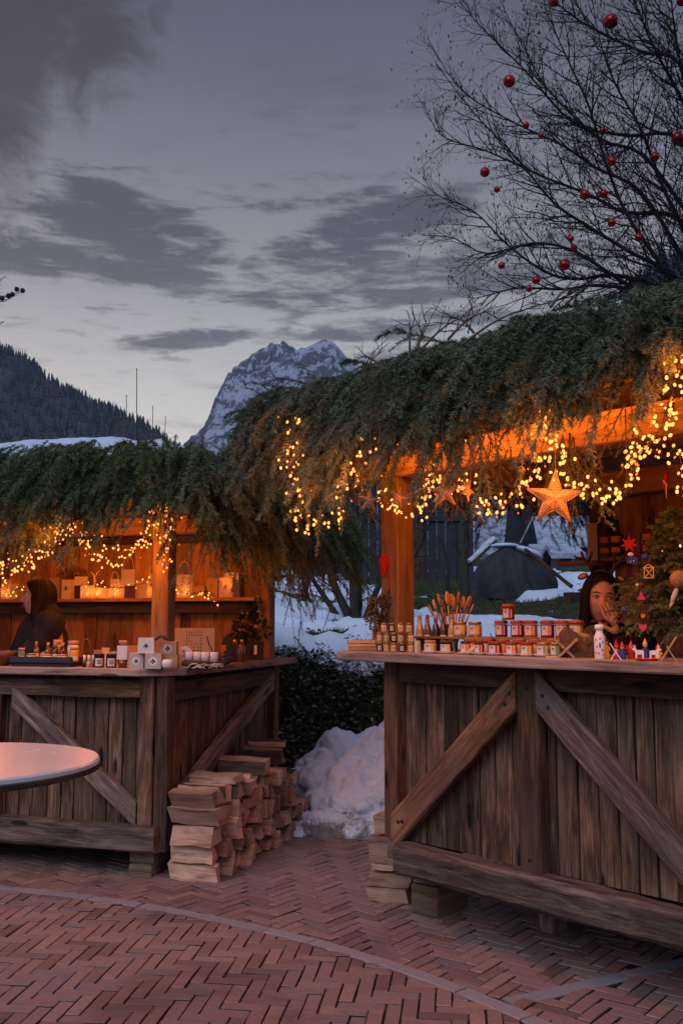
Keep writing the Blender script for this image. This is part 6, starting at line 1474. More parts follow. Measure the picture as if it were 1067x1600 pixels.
def gnome(r):
    flat([(-.02, -.02), (.018, -.028), (.026, .0), (-.012, .010)], .01, 'blue_felt', 'coat')(r); mb = MB(); mb.ball((-.003, 0, .014), (.012, .008, .008), 10, 8); mb.build('beard', MAT['white_paint'], r)
    mb = MB(); mb.ball((-.004, -.0058, -.014), .003, 8, 6); mb.ball((.008, -.0058, -.012), .003, 8, 6); mb.build('dots', MAT['white_paint'], r)
hang(986, 872, .09, 'gnome_ornament', 'dark blue felt ornament with white dots under the red star', 'ornament', gnome)
def lantern_o(r):
    mb = MB()
    for a, b in (((-.017, -.022), (-.017, .018)), ((.017, -.022), (.017, .018)), ((-.019, -.022), (.019, -.022)), ((-.021, .018), (.021, .018)), ((-.015, -.02), (.015, .016)), ((-.015, .016), (.015, -.02)), ((-.017, .019), (0, .030)), ((.017, .019), (0, .030))): mb.beam((a[0], 0, a[1]), (b[0], 0, b[1]), .004, .004, (0, 1, 0))
    mb.build('lattice', MAT['yellow_paint'], r)
hang(1013, 894, .08, 'lantern_ornament', 'yellow lattice lantern ornament on the small christmas tree', 'ornament', lantern_o)
hang(1001, 930, .08, 'tree_ornament', 'pink fir tree shaped ornament in the middle of the christmas tree', 'ornament', flat([(-.015, -.018), (.015, -.018), (.011, -.004), (.008, -.004), (.0, .020), (-.008, -.004), (-.011, -.004)], .006, 'pink_felt', 'felt'))
heart = [(0, -.016), (.014, 0), (.014, .008), (.008, .013), (.001, .008), (-.006, .013), (-.014, .009), (-.015, .001)]
hang(1004, 980, .06, 'heart_ornament', 'pink heart ornament low on the christmas tree', 'ornament', flat(heart, .007, 'pink_felt', 'felt'))
def bird(r): mb = MB(); mb.ball((0, 0, 0), (.010, .010, .032), 12, 10, rot=Matrix.Rotation(R(22), 3, 'Y')); mb.ball((-.010, 0, -.03), (.006, .005, .018), 10, 8, rot=Matrix.Rotation(R(30), 3, 'Y')); mb.build('body', MAT['grey_card'], r); mb = MB(); mb.ball((.012, 0, .030), .008, 10, 8); mb.build('head', MAT['blue_felt'], r)
hang(1053, 930, .06, 'bird_ornament', 'slender blue grey bird ornament at the right edge of the tree', 'ornament', bird)
def cap(r): mb = MB(); mb.lathe([(.016, -.006), (.014, -.002), (.008, .001), (.006, .010), (0, .014)], n=14); mb.build('brim', MAT['blue_felt'], r)
hang(975, 952, .08, 'hat_ornament', 'tiny blue hat ornament left of the pink tree ornament', 'ornament', cap)
def sphere_o(mat, rr):
    def f(r): mb = MB(); mb.ball((0, 0, 0), rr, 14, 10); mb.build('ball', MAT[mat], r)
    return f
hang(1060, 905, .10, 'ball_ornament', 'large brown straw ball at the right edge above the bird', 'ornament', sphere_o('straw', .034))
hang(995, 914, .10, 'ball_ornament', 'tiny white ball between the lantern and the pink tree ornament', 'ornament', sphere_o('white_paint', .006)); hang(1007, 870, .12, 'ball_ornament', 'small dark blue ball right of the red star', 'ornament', sphere_o('blue_felt', .014))
hang(1004, 962, .09, 'star_ornament', 'small orange star above the pink heart', 'ornament', flat([(x*.35, z*.35) for x, z in star_p], .006, 'label_orange', 'star'))
hang(985, 1012, .0, 'bow_ornament', 'red bow hanging low over the counter on the christmas tree', 'ornament', flat([(-.02, .01), (-.02, -.01), (0, -.002), (.02, -.012), (.02, .012), (0, .004)], .008, 'red_felt', 'bow'))
for (px, py, lab) in ((1062, 853, 'orange glowing light at the right edge of the christmas tree'), (1034, 861, 'tiny orange light in the christmas tree')):
    p = RS.pt(px, py, .14); r = empty('tree_light', p, 0, lab, 'fairy light'); b = bpy.data.objects.new('bulb', bmesh_lit if px > 1050 else bmesh_dim); COL.objects.link(b); b.parent = r; b.scale = (.8,)*3
# red chilli bundle hanging from the rafters and red cloth ornament on the post
p = RS.pt(1040, 758, .35); r = empty('chilli_bundle', p, facing(p), 'twisted red and white hanging decoration under the right stall roof', 'hanging decoration'); mb = MB(); mb.tube([(0, 0, .06), (.004, 0, .035), (-.006, 0, .01), (.001, 0, -.015), (-.001, 0, -.06)], [.003, .010, .009, .006, .002], 8); mb.build('cloth', MAT['red_felt'], r)
mb = MB(); mb.tube([(-.010, -.006, .02), (.002, -.012, .0), (0, -.008, -.03), (.0, -.004, -.055)], .0025, 5); mb.build('ribbon', MAT['label_paper'], r); mb = MB(); mb.tube([(0, 0, .06), (0, 0, .34)], .001, 4); mb.build('string', MAT['iron'], r)
p = RS.pt(601, 882, .185); r = empty('cloth_ornament', p, facing(p), 'crumpled red cloth ornament hanging on the left face of the warm post', 'ornament'); n = 24; V = []
for i in range(13):
    t_ = i/12; rr = .022*math.sin(math.pi*min(1, t_*.92+.08))**.6*(1.0-.25*t_)
    for j in range(n): a = 2*math.pi*j/n; f = 1+.22*math.sin(a*4+t_*5)+.12*math.sin(a*7-t_*8); V.append((rr*f*math.cos(a)-.012*t_, rr*f*math.sin(a)*.6, .055-.125*t_))
np_mesh('cloth', V, [(i*n+j, i*n+n+j, i*n+n+(j+1) % n, i*n+(j+1) % n) for i in range(12) for j in range(n)], MAT['red_felt'], r, 4, smooth=True)
mb = MB(); mb.tube([(0, 0, .05), (.012, 0, .12), (.025, .01, .20)], .0016, 4); mb.tube([(.014, -.006, .04), (.022, -.01, -.0), (.018, -.01, -.05), (.026, -.008, -.10), (.022, -.008, -.14)], .004, 5); mb.build('ribbon', MAT['red_felt'], r)
# bottles on the wall shelf of the right stall
for k, (px, c_) in enumerate(((945, 'lid_brown'), (963, 'pot_dark'), (1012, 'amber'), (1040, 'lid_brown'))):
    p = RS.at(px, RD-.14, 1.722); r = empty('wall_bottle', p, facing(p), f'dark bottle on the back shelf of the right stall, {ORD[k]} from the left', 'bottle', 'dark bottles on the back shelf'); mb = MB(); mb.lathe([(0, .001), (.04, .001), (.042, .01), (.042, .13), (.02, .16), (.016, .21), (.019, .213), (.019, .225), (0, .225)], n=18); mb.build('glass_body', MAT[c_], r)
    mb = MB(); arc_band(mb, .0425, -.7, .5, .09, .125); arc_band(mb, .0425, -.7, .5, .03, .06); mb.build('label', MAT['label_orange'], r)
p = RS.at(926, RD-.3, 1.70); r = empty('picture_frame', p, facing(p)+.5, 'pale tall frame at the left end of the back shelf of the right stall', 'frame'); mb = MB(); mb.box((0, 0, .10), (.055, .025, .24), axis='z'); mb.build('board', MAT['grey_card'], r); mb = MB(); mb.box((.03, 0, .10), (.012, .032, .25), axis='z'); mb.build('edge', MAT['wood_dark'], r)
mb = MB(); mb.beam((-.05, RD-.28, 1.692), (.2, RD-.28, 1.692), .16, .02); o = mb.build('bracket_shelf', MAT['wood_inner'], rs)

# straw stars
def straw_star(fr, px, py, back, rad, label, rot=0., yaw=.2):
    p = fr.pt(px, py, back); r = empty('straw_star', p, facing(p)+yaw, label, 'straw star', 'woven straw stars hanging from the stalls')
    mb = MB(); pts = [((rad if k % 2 == 0 else rad*.40)*math.sin(k*math.pi/5+rot), (rad if k % 2 == 0 else rad*.40)*math.cos(k*math.pi/5+rot)) for k in range(10)]
    vs = [(0, -rad*.16, 0), (0, rad*.16, 0)]+[(x, 0, z) for x, z in pts]; fs = []
    for k in range(10): a, b = 2+k, 2+(k+1) % 10; fs += [(0, a, b), (1, b, a)]
    mb.add(vs, fs, None, .5); mb.build('star_body', MAT['straw'], r); mb = MB()
    for k in range(5):
        tip = Vector((pts[2*k][0], 0, pts[2*k][1])); l = Vector((pts[2*k-1][0], 0, pts[2*k-1][1])); q = Vector((pts[(2*k+1) % 10][0], 0, pts[(2*k+1) % 10][1]))
        for t_ in np.linspace(.0, .88, 8):
            a, b = l.lerp(tip, t_), q.lerp(tip, t_); m_ = (a+b)/2; up = -rad*.16*(1-t_)*.62-.003; mb.tube([a+(a-m_)*.06, m_+Vector((0, up, 0)), b+(b-m_)*.06], rad*.016, 4, rnd=random.random()); mb.tube([a, m_-Vector((0, up, 0)), b], rad*.014, 4)
        for e in (l, q): mb.tube([e, tip*1.02], rad*.022, 4)
    mb.build('straw_wrapping', MAT['straw'], r); mb = MB(); mb.tube([(pts[0][0], 0, pts[0][1]), (pts[0][0], .0, rad+.25)], .0014, 4); mb.build('thread', MAT['twig'], r)
straw_star(RS, 577, 783, -.66, .048, 'small straw star hanging at the left of the right stall post', .1); straw_star(RS, 622, 778, -.60, .044, 'small straw star in front of the right stall post', .3, .6)
straw_star(RS, 694, 769, -.60, .060, 'medium straw star right of the post', -.1); straw_star(RS, 866, 779, -.46, .100, 'largest straw star, hanging in the middle of the right stall front', .06, .1)
straw_star(RS, 730, 765, -.55, .046, 'half hidden straw star close right of the medium one', .5, 1.0); straw_star(LS, 154, 843, -.42, .045, 'small pale star hanging under the left stall roof', .2); straw_star(RS, 987, 655, -.2, .045, 'narrow straw star seen edge on under the right eave', .0, 1.25)
# ------------------------------------------------------------------ LEFT COUNTER GOODS
def lbox(px0, px1, h, back, z, mat, label, name='gift_box', d=None, sticker=None, group=None, cat='box', fr=LS):
    pc_ = fr.at((px0+px1)/2, back, z); dep = (pc_.y*cp); W_ = (px1-px0)/F*dep; r = empty(name, pc_, facing(pc_)*.6+fr.a*.3, label, cat, group)
    mb = MB(); mb.box((0, 0, h/2), (W_*.96, d or W_*.8, h), axis='z', ch=.0015); mb.build('carton', MAT[mat], r)
    if sticker:
        yb = -(d or W_*.8)/2; mb = MB(); M_ = Matrix.Translation((0, yb-.0004, h*.5)) @ Matrix.Rotation(math.pi/2, 4, 'X'); rs_ = W_*.27
        mb.lathe([(0, .0), (rs_, .0), (rs_, .0008), (0, .0008)], n=24, M=M_, smooth=False); f_ = mb.build('sticker', MAT[sticker], r)
        mb = MB()
        for (dx, dz, an) in ((-.35, -.1, .5), (.0, .2, 0), (.3, -.05, -.6), (.02, -.35, .2)): mb.ball((dx*rs_, yb-.0014, h*.5+dz*rs_), (rs_*.16, .0008, rs_*.34), 8, 6, rot=Matrix.Rotation(an, 3, 'Y'))
        mb.build('leaf_print', MAT['ink'], f_)
    return r
GBX = 'grey gift boxes with round leaf stickers'
lbox(203, 226, .082, -.085, LC, 'grey_card', 'grey box with a round leaf sticker, lower left of the stack of three', sticker='paper_white', group=GBX); lbox(228, 254, .082, -.085, LC, 'grey_card', 'grey box with a round leaf sticker, lower right of the stack of three', sticker='paper_white', group=GBX)
lbox(217, 243, .082, -.085, LC+.0825, 'paper_white', 'pale box with a round leaf sticker resting on the two grey ones', sticker='porcelain', group=GBX)
lbox(256, 279, .072, .0, LC, 'kraft', 'brown kraft box at the foot of the stall post', group='kraft boxes'); lbox(250, 278, .070, .0, LC+.0725, 'kraft', 'brown kraft box with a silvery sticker on top of the other kraft box', sticker='grey_card', group='kraft boxes')
p = LS.at(246, -.085, LC+.16); r = empty('ribbon_bow', p+Vector((.02, 0, .006)), facing(p), 'dark brown winged bow on the upper grey box', 'bow'); mb = MB()
for s_ in (-1, 1): mb.ball((s_*.018, -.005, .0), (.022, .006, .010), 12, 8, rot=Matrix.Rotation(s_*.7, 3, 'Y'))
mb.ball((0, -.008, .004), .006, 8, 6); mb.build('cloth', MAT['lid_brown'], r)
r = spot(LS, 262, -.10, LC, 'candle_bowl', 'small round white candle bowl in front of the kraft boxes', 'bowl'); mb = MB(); mb.lathe([(0, .001), (.018, .001), (.030, .015), (.031, .033), (.024, .05), (.022, .05), (.026, .03), (0, .028)], n=24); mb.build('bowl_body', MAT['porcelain'], r)
# white box with paper flower over a gold glass
r = spot(LS, 192, -.08, LC, 'glass_tumbler', 'gold lit glass tumbler under the pink white box', 'glass'); mb = MB(); mb.lathe([(0, .001), (.023, .001), (.025, .045), (0, .0455)], n=20); mb.build('tumbler', MAT['amber'], r)
r = lbox(184, 200, .075, -.08, LC+.046, 'paper_white', 'small upright white box with a paper flower on top'); mb = MB()
for k in range(9): a = k/9*6.283; mb.ball((.013*math.cos(a), .013*math.sin(a), .092), (.009, .004, .014), 8, 6, rot=Matrix.Rotation(a, 3, 'Z') @ Matrix.Rotation(.5, 3, 'Y'))
mb.ball((0, 0, .086), .010, 8, 6); mb.build('paper_flower', MAT['cork'], r)
for k, (px, lab) in enumerate(((155, 'black candle jar with a cream label, left one of two'), (174, 'black candle jar with a cream label, right one of two'))):
    r = spot(LS, px, -.085, LC, 'candle_jar', lab, 'jar', 'black candle jars'); mb = MB(); mb.lathe([(0, .001), (.026, .001), (.0275, .004), (.0275, .058), (0, .059)], n=24); mb.build('glass_body', MAT['pot_dark'], r)
    mb = MB(); mb.lathe([(0, .0592), (.0285, .0592), (.0285, .075), (.027, .077), (0, .077)], n=24); mb.build('lid', MAT['lid_black'], r); mb = MB(); arc_band(mb, .0278, -.75, .75, .010, .052); f_ = mb.build('label', MAT['label_paper'], r); mb = MB(); [arc_band(mb, .029, -.4, .4, z, z+.003) for z in (.038, .03, .022)]; mb.build('print', MAT['ink'], f_)
for k, (px, c_) in enumerate(((132, 'jam_dark'), (139, 'grey_card'), (146, 'lid_red'))):
    r = spot(LS, px, -.09, LC, 'nail_varnish', f"little white capped varnish bottle, {['left', 'middle', 'right'][k]} one of three", 'bottle', 'white capped little bottles'); mb = MB(); mb.lathe([(0, .001), (.0105, .001), (.011, .028), (.006, .034), (0, .034)], n=14); mb.build('glass_body', MAT[c_], r); mb = MB(); mb.lathe([(0, .0342), (.0065, .0342), (.006, .068), (0, .069)], n=12); mb.build('cap', MAT['white_paint'], r)
# dark tray with cork jars and bottles
pt1 = LS.at(76, -.03, LC); tr_ = empty('display_tray', pt1, LS.a*.9, 'long dark slate tray holding cork topped jars and bottles', 'tray'); W_ = 104/F*pt1.y
mb = MB(); mb.box((0, 0, .012), (W_*.94, .15, .022)); mb.build('foot', MAT['dark_tray'], tr_); mb = MB()
for a, b in (((-W_/2, -.085), (W_/2, -.085)), ((-W_/2, .085), (W_/2, .085))): mb.beam((*a, .04), (*b, .04), .01, .034)
for s_ in (-1, 1): mb.beam((s_*(W_/2-.005), -.08, .04), (s_*(W_/2-.005), .08, .04), .01, .033)
mb.build('rim', MAT['dark_tray'], tr_); mb = MB(); mb.box((0, 0, .026), (W_-.02, .16, .005)); mb.build('base', MAT['dark_tray'], tr_)
TZ = LC+.029; GT = 'jars and bottles on the dark tray'
for k, (px, bk, r_, h, body, top) in enumerate([(34, -.07, .020, .075, 'glass_thin', 'cork'), (49, -.07, .028, .045, 'syrup_pale', 'lid_gold'), (72, -.08, .034, .040, 'porcelain', 'cork'), (96, -.08, .034, .040, 'porcelain', 'cork'), (116, -.06, .026, .085, 'honey', 'cork'),
        (57, -.01, .020, .110, 'amber', 'cork'), (75, -.01, .018, .105, 'amber', 'cork'), (86, -.01, .020, .105, 'jam_dark', 'cork'), (98, -.01, .019, .105, 'jam_dark', 'cork'), (66, .04, .028, .120, 'syrup_pale', 'cork'), (90, .04, .028, .120, 'syrup_pale', 'cork'), (114, .04, .032, .115, 'porcelain', 'cork')]):
    lab = f"{['clear', 'pale', 'low white', 'low white', 'glowing honey coloured', 'brown', 'brown', 'dark', 'dark', 'tall pale', 'tall pale', 'tall white'][k]} cork topped jar on the dark tray, {ORD[[0, 1, 2, 3, 4, 0, 1, 2, 3, 0, 1, 2][k]]} in the {'front' if k < 5 else 'middle' if k < 9 else 'back'} row"
    r = spot(LS, px, bk, TZ, 'corked_jar', lab, 'jar', GT); mb = MB(); hh = h*.78; slim = 5 <= k < 9
    mb.lathe([(0, .001), (r_*.95, .001), (r_, .004), (r_, hh*(.6 if slim else .9)), (r_*(.5 if slim else .85), hh), (0, hh)], n=18); mb.build('glass_body', MAT[body], r); mb = MB(); q = r_*(.45 if slim else .88); mb.lathe([(0, hh+.0004), (q, hh+.0004), (q*1.08, h), (0, h)], n=16); mb.build('cork_stopper', MAT[top], r)
    mb = MB(); arc_band(mb, r_+.0003, -.6, .7, hh*.15, hh*.5); mb.build('label', MAT['label_paper'], r)
# wooden bowl and tealight at the far left
r = spot(LS, 2, -.05, LC, 'wooden_bowl', 'dark wooden bowl cut by the left edge of the photo', 'bowl'); mb = MB(); mb.lathe([(0, .001), (.03, .001), (.05, .012), (.078, .055), (.082, .085), (.076, .084), (.045, .02), (0, .012)], n=28); mb.build('bowl_body', MAT['wood_red'], r)
r = spot(LS, 19, .0, LC, 'tealight_glass', 'lit tealight in a frosted glass beside the wooden bowl', 'tealight'); mb = MB(); mb.lathe([(.034, .002), (.036, .085), (.0345, .085), (.0325, .004)], n=20); mb.build('glass_cup', MAT['glass'], r); mb = MB(); mb.lathe([(0, .004), (.028, .004), (.028, .028), (0, .028)], n=16); mb.build('wax', MAT['wax'], r); mb = MB(); mb.ball((0, 0, .042), (.006, .006, .014), 8, 8); mb.build('flame', MAT['flame'], r); lamp(r, (0, 0, .055), .5, .02)
# things behind, on the inner counter
lbox(126, 152, .05, .30, LC, 'kraft', 'small dark gift basket behind the varnish bottles', 'gift_basket'); lbox(147, 161, .085, .28, LC, 'kraft', 'plain kraft box standing behind the black candle jars'); lbox(164, 183, .075, .30, LC, 'grey_card', 'grey box half hidden behind the black candle jars')
lbox(200, 222, .11, .32, LC, 'kraft', 'dull kraft box behind the stack of grey gift boxes')
r = spot(LS, 135, .30, LC+.05, 'wire_handle', 'thin wire loop handle rising from the small gift basket', 'handle'); mb = MB(); mb.tube([(.03*math.cos(a), 0, .10*math.sin(a)) for a in np.linspace(0, math.pi, 12)], .0016, 5); mb.build('loop', MAT['brass'], r)
r = spot(LS, 165, .24, LC, 'glass_tumbler', 'empty clear glass behind the black candle jars', 'glass'); mb = MB(); mb.lathe([(.02, .002), (.024, .10), (.022, .10), (.018, .006)], n=18); mb.build('tumbler', MAT['glass'], r)
# rounded sign, calendar poster, candles, twigs
p = LS.at(287, .10, LC); r = empty('rounded_sign', p, facing(p), 'white sign with an arched top and a small dark mark', 'sign'); mb = MB(); w_ = .047; po = [(-w_, 0), (w_, 0), (w_, .075)]+[(w_*math.cos(a), .075+.042*math.sin(a)) for a in np.linspace(0, math.pi, 14)[1:-1]]+[(-w_, .075)]
mb.prism(po, -.004, .004, Matrix.Rotation(math.pi/2, 4, 'X')); f_ = mb.build('board', MAT['paper_white'], r); mb = MB(); mb.tube([(-.006, -.0055, .09), (.004, -.0055, .096), (-.002, -.0055, .082), (.006, -.0055, .076), (0, -.0055, .066), (-.004, -.0055, .06)], .0016, 5); mb.tube([(.006, -.0055, .066), (.008, -.0055, .056)], .0014, 5); mb.build('mark', MAT['ink'], f_)
p = LS.at(303, .55, LC+.005); r = empty('calendar_poster', p, facing(p)*.5, 'pale calendar poster with a grid of small dark dates leaning behind the candles', 'poster'); r.rotation_euler.x = -.12; mb = MB(); mb.box((0, 0, .11), (.245, .008, .20), axis='z'); f_ = mb.build('sheet', MAT['grey_card'], r)
mb = MB()
for i in range(8):
    for j in range(7):
        if i in (0, 1, 6) or j in (0, 6) or random.random() < .35: mb.box((-.045+.0145*j, -.0052, .185-.0185*i), (random.uniform(.004, .008), .001, random.uniform(.005, .009)), axis='z')
mb.box((.0, -.0050, .050), (.11, .0008, .003)); mb.build('date_grid', MAT['ink'], f_)
mb = MB(); mb.tube([(.075, -.02, .16), (.09, -.02, .11), (.115, -.02, .06)], .003, 5); mb.build('pen', MAT['ink'], f_)
pt2 = LS.at(322, -.00, LC); tr2 = empty('candle_tray', pt2, .12, 'long dark driftwood tray carrying four white candles', 'tray')
mb = MB(); po = [(-.13, 0, .015), (-.06, -.01, .008), (0, 0, .006), (.08, .0, .010), (.15, .02, .030)]; n = 10
mb.tube([Vector(q)+Vector((0, 0, .012)) for q in po], [.012, .017, .018, .017, .006], 10); mb.tube([Vector(q)+Vector((0, .05, .012)) for q in po], [.012, .017, .018, .017, .006], 10); mb.tube([Vector(q)+Vector((.01, .025, .022)) for q in po], [.012, .013, .014, .013, .005], 10); mb.build('tray_body', MAT['pot_dark'], tr2)
for k, px in enumerate((296, 309, 321, 335)):
    p = LS.at(px, .03, LC+.034); r = empty('white_candle', p, 0, f'white pillar candle, {ORD[k]} of four from the left', 'candle', 'white candles on the dark tray'); mb = MB(); mb.lathe([(0, .0), (.0225, .0), (.0225, .050), (.020, .053), (0, .051)], n=20); mb.build('wax', MAT['wax'], r); mb = MB(); mb.tube([(0, 0, .05), (.001, 0, .060)], .0011, 4); mb.build('wick', MAT['ink'], r)
def antler_twig(px, back, z, label, seed, s=1.0, mat='grey_card'):
    rg = random.Random(seed); p = LS.at(px, back, z); r = empty('driftwood_twig', p, rg.uniform(-.4, .4), label, 'twig', 'pale twigs lying by the candle tray'); mb = MB()
    for k in range(4):
        a = Vector((rg.uniform(-.05, .0), rg.uniform(-.01, .01), .004)); b = a+Vector((rg.uniform(.03, .07), rg.uniform(-.02, .02), rg.uniform(.0, .035)))*s; c_ = b+Vector((rg.uniform(-.01, .04), 0, rg.uniform(-.02, .02)))*s; c_.z = max(c_.z, .003); mb.tube([a, (a+b)/2+Vector((0, 0, .01)), b, c_], [.004, .0035, .003, .0015], 5)
    mb.build('wood', MAT[mat], r)
antler_twig(305, -.07, LC, 'pale forked twig in front of the candle tray, left one', 1); antler_twig(330, -.02, LC, 'pale forked twig in front of the candle tray, right one', 4); antler_twig(325, .20, LC+.03, 'dark curved twig arching behind the four candles', 7, 1.7, 'ink'); antler_twig(345, .22, LC+.02, 'dark curved twig at the right end behind the candles', 9, 1.7, 'ink')
# side counter: amber bottles, boxes, plant
def side(px, xl, z, name, label, cat, group=None):
    # point on the side counter: local x fixed, follow the line along y
    u = (px-CX)/F; q = LS.o+LS.ex*xl; k = (u*(q.y*cp+(z-CAMZ)*sp_)-q.x)/(LS.ey.x-u*LS.ey.y*cp); p = q+LS.ey*k; p.z = z; return empty(name, p, facing(p), label, cat, group)
for k, px in enumerate((367, 378)):
    r = side(px, .02, LC, 'amber_bottle', f"slim amber bottle with a gold cap, {['left', 'right'][k]} one of the pair on the side counter", 'bottle', 'slim amber bottles'); mb = MB(); mb.lathe([(0, .001), (.0215, .001), (.0225, .004), (.0225, .095), (.017, .108), (0, .109)], n=18); mb.build('glass_body', MAT['amber'], r); mb = MB(); mb.lathe([(0, .1092), (.012, .1092), (.012, .138), (0, .139)], n=14); mb.build('cap', MAT['brass'], r)
r = side(357, .0, LC, 'grey_box', 'grey stone coloured box left of the amber bottles', 'box'); mb = MB(); mb.box((0, 0, .035), (.055, .05, .07)); mb.box((.02, .02, .055), (.07, .04, .11)); mb.build('carton', MAT['dark_tray'], r)
r = side(352, -.10, LC, 'kraft_block', 'small kraft box between the candles and the grey box', 'box'); mb = MB(); mb.box((0, 0, .05), (.05, .05, .10)); mb.build('carton', MAT['kraft'], r)
r = side(388, -.03, LC, 'grey_box', 'tall grey box just right of the amber bottles', 'box'); mb = MB(); mb.box((0, 0, .055), (.03, .06, .11)); mb.build('carton', MAT['dark_tray'], r)
r = side(402, .02, LC, 'dark_box', 'dark box with a white label near the back of the side counter', 'box'); mb = MB(); mb.box((0, 0, .06), (.085, .08, .12)); mb.build('carton', MAT['pot_dark'], r); mb = MB(); mb.box((-.012, -.0412, .065), (.018, .0012, .062)); mb.build('label', MAT['paper_white'], r)
r = side(398, -.10, LC, 'dark_plant', 'dark leafy dried arrangement at the back corner of the left stall', 'plant'); mb = MB(); mb.lathe([(0, .001), (.05, .001), (.06, .12), (.05, .12), (0, .1)], n=16); mb.build('pot', MAT['pot_dark'], r); leaf_cloud('foliage', 420, (-.02, 0, .22), (.13, .09, .14), .045, 'leaf_ivy', r, 8); mb = MB()
for k in range(8): mb.tube([(0, 0, .1), (.03*math.cos(k), .03*math.sin(k), .2), (.10*math.cos(k), .08*math.sin(k), .30)], .003, 4)
mb.build('stems', MAT['twig'], r)
r = side(375, -.25, LC, 'cloth_heap', 'dark bag slumped on the inner side counter', 'bag'); mb = MB(); mb.ball((0, 0, .09), (.13, .08, .10), 18, 12); mb.build('cloth', MAT['grey_cloth'], r)

# ------------------------------------------------------------------ back shelf of the left stall
SZ = 1.5215; SB = LD-.13
def shelf_box(px0, px1, ytop, mat, label, name='gift_bag', handle=False, lit=False, pattern=False, back=SB, d=.06):
    pc_ = LS.at((px0+px1)/2, back, SZ); dep = pc_.y*cp+(SZ-CAMZ)*sp_; W_ = (px1-px0)/F*dep; h = LS.pt((px0+px1)/2, ytop, back).z-SZ; r = empty(name, pc_, LS.a*.6+random.uniform(-.1, .1), label, 'lantern' if lit else 'bag' if 'bag' in name else 'box')
    mb = MB(); hw = W_/2*.96; dd = d/2
    if lit:
        for a, b in (((-hw, -dd), (hw, -dd)), ((-hw, dd), (hw, dd))): mb.beam((*a, h/2+.001), (*b, h/2+.001), .0016, h)
        for s_ in (-1, 1): mb.beam((s_*hw, -dd+.002, h/2+.001), (s_*hw, dd-.002, h/2+.001), .0016, h)
        mb.build('paper_shade' if mat != 'glass' else 'glass_pane', MAT[mat], r)
        mb = MB(); mb.lathe([(0, .002), (.014, .002), (.014, .022), (0, .022)], n=14); mb.build('tealight', MAT['wax'], r); mb = MB(); mb.ball((0, 0, .036), (.008, .008, .014), 8, 8); mb.build('flame', MAT['flame'], r)
        lamp(r, (0, 0, .05), .35, .02)
    else: mb.beam((0, 0, 0), (0, 0, h), W_*.96, d, (0, 1, 0), 2, .001, .002); mb.build('carton', MAT[mat], r)
    if handle: mb = MB(); mb.tube([(hw*.85*math.cos(a), -dd*.6, h+W_*.9*math.sin(a)) for a in np.linspace(0, math.pi, 14)], .0028, 6); mb.build('handle', MAT['paper_cream'], r)
    if pattern:
        mb = MB()
        for k in range(6): a = k/6*math.pi; L_ = hw*.45; mb.beam((-L_*math.cos(a), -dd-.0022, h*.55-L_*math.sin(a)), (L_*math.cos(a), -dd-.0022, h*.55+L_*math.sin(a)), .0012, .004, (0, 1, 0))
        mb.build('snowflake_print', MAT['ink' if not lit else 'lid_brown'], r)
    return r
glassy('paper_lit', (.62, .42, .20), .75)
shelf_box(78, 97, 903, 'kraft', 'printed brown box on the back shelf behind the woman', 'gift_box', pattern=True); shelf_box(98, 115, 906, 'paper_cream', 'pale gift bag next to the printed brown box on the back shelf', pattern=True)
shelf_box(116, 138, 901, 'paper_cream', 'wide cream bag above the first lit glass on the back shelf', back=SB+.05, d=.03); shelf_box(117, 126, 915, 'pot_dark', 'small dark figure like box at the left of the first lit glass', 'gift_box', back=SB-.06, d=.03)
shelf_box(127, 146, 915, 'glass', 'lit glass tealight, leftmost on the back shelf', 'tealight_lantern', lit=True, back=SB-.05, d=.05); shelf_box(147, 157, 918, 'glass', 'narrow lit glass just right of the leftmost tealight', 'tealight_lantern', lit=True, back=SB-.05, d=.04)
shelf_box(157, 173, 919, 'paper_white', 'low white tin on the back shelf', 'gift_box'); shelf_box(174, 187, 905, 'glass', 'lit lantern with a round handle and a dark starburst', 'handle_lantern', handle=True, lit=True, pattern=True)
shelf_box(190, 212, 890, 'glass', 'lit lantern with a tall arched handle behind the dark picture box', 'handle_lantern', handle=True, lit=True, back=SB+.03, d=.05); shelf_box(194, 212, 915, 'lid_brown', 'small dark picture box in front of the arched lantern', 'gift_box', pattern=False, back=SB-.07, d=.02)
shelf_box(214, 232, 908, 'grey_card', 'plain pale box left of the stall post on the back shelf', 'gift_box'); shelf_box(233, 246, 897, 'glass', 'lit lantern with a handle half hidden by the stall post', 'handle_lantern', handle=True, lit=True, pattern=True)
shelf_box(277, 300, 898, 'glass', 'tall lantern with an arched handle just right of the post', 'handle_lantern', handle=True, lit=True, pattern=False); shelf_box(304, 323, 916, 'kraft', 'low kraft box between two lanterns right of the post', 'gift_box')
shelf_box(324, 343, 904, 'kraft', 'brown gift bag left of the glowing white lantern'); shelf_box(343, 366, 903, 'paper_lit', 'glowing white paper lantern with a flower print, rightmost light on the shelf', 'paper_lantern', lit=True, pattern=True, back=SB-.05); shelf_box(350, 376, 895, 'paper_white', 'tall white bag behind the glowing paper lantern', back=SB+.04, d=.05)
shelf_box(4, 16, 905, 'glass', 'lit glass at the far left of the back shelf', 'tealight_lantern', lit=True); shelf_box(18, 30, 912, 'paper_cream', 'small cream bag at the far left of the back shelf')
r = empty('dried_bouquet', LS.at(118, LD-.05, 1.70), 0, 'dark dried bouquet hanging on the back wall above the shelf', 'bouquet'); mb = MB()
for k in range(16): a = random.uniform(0, 6.28); mb.tube([(0, 0, 0), (.05*math.cos(a), -.02, .05*math.sin(a)), (.10*math.cos(a), -.03, .08*math.sin(a))], .0022, 4)
mb.build('stems', MAT['twig'], r); leaf_cloud('foliage', 160, (0, -.03, 0), (.11, .03, .09), .022, 'leaf_box', r, 12)
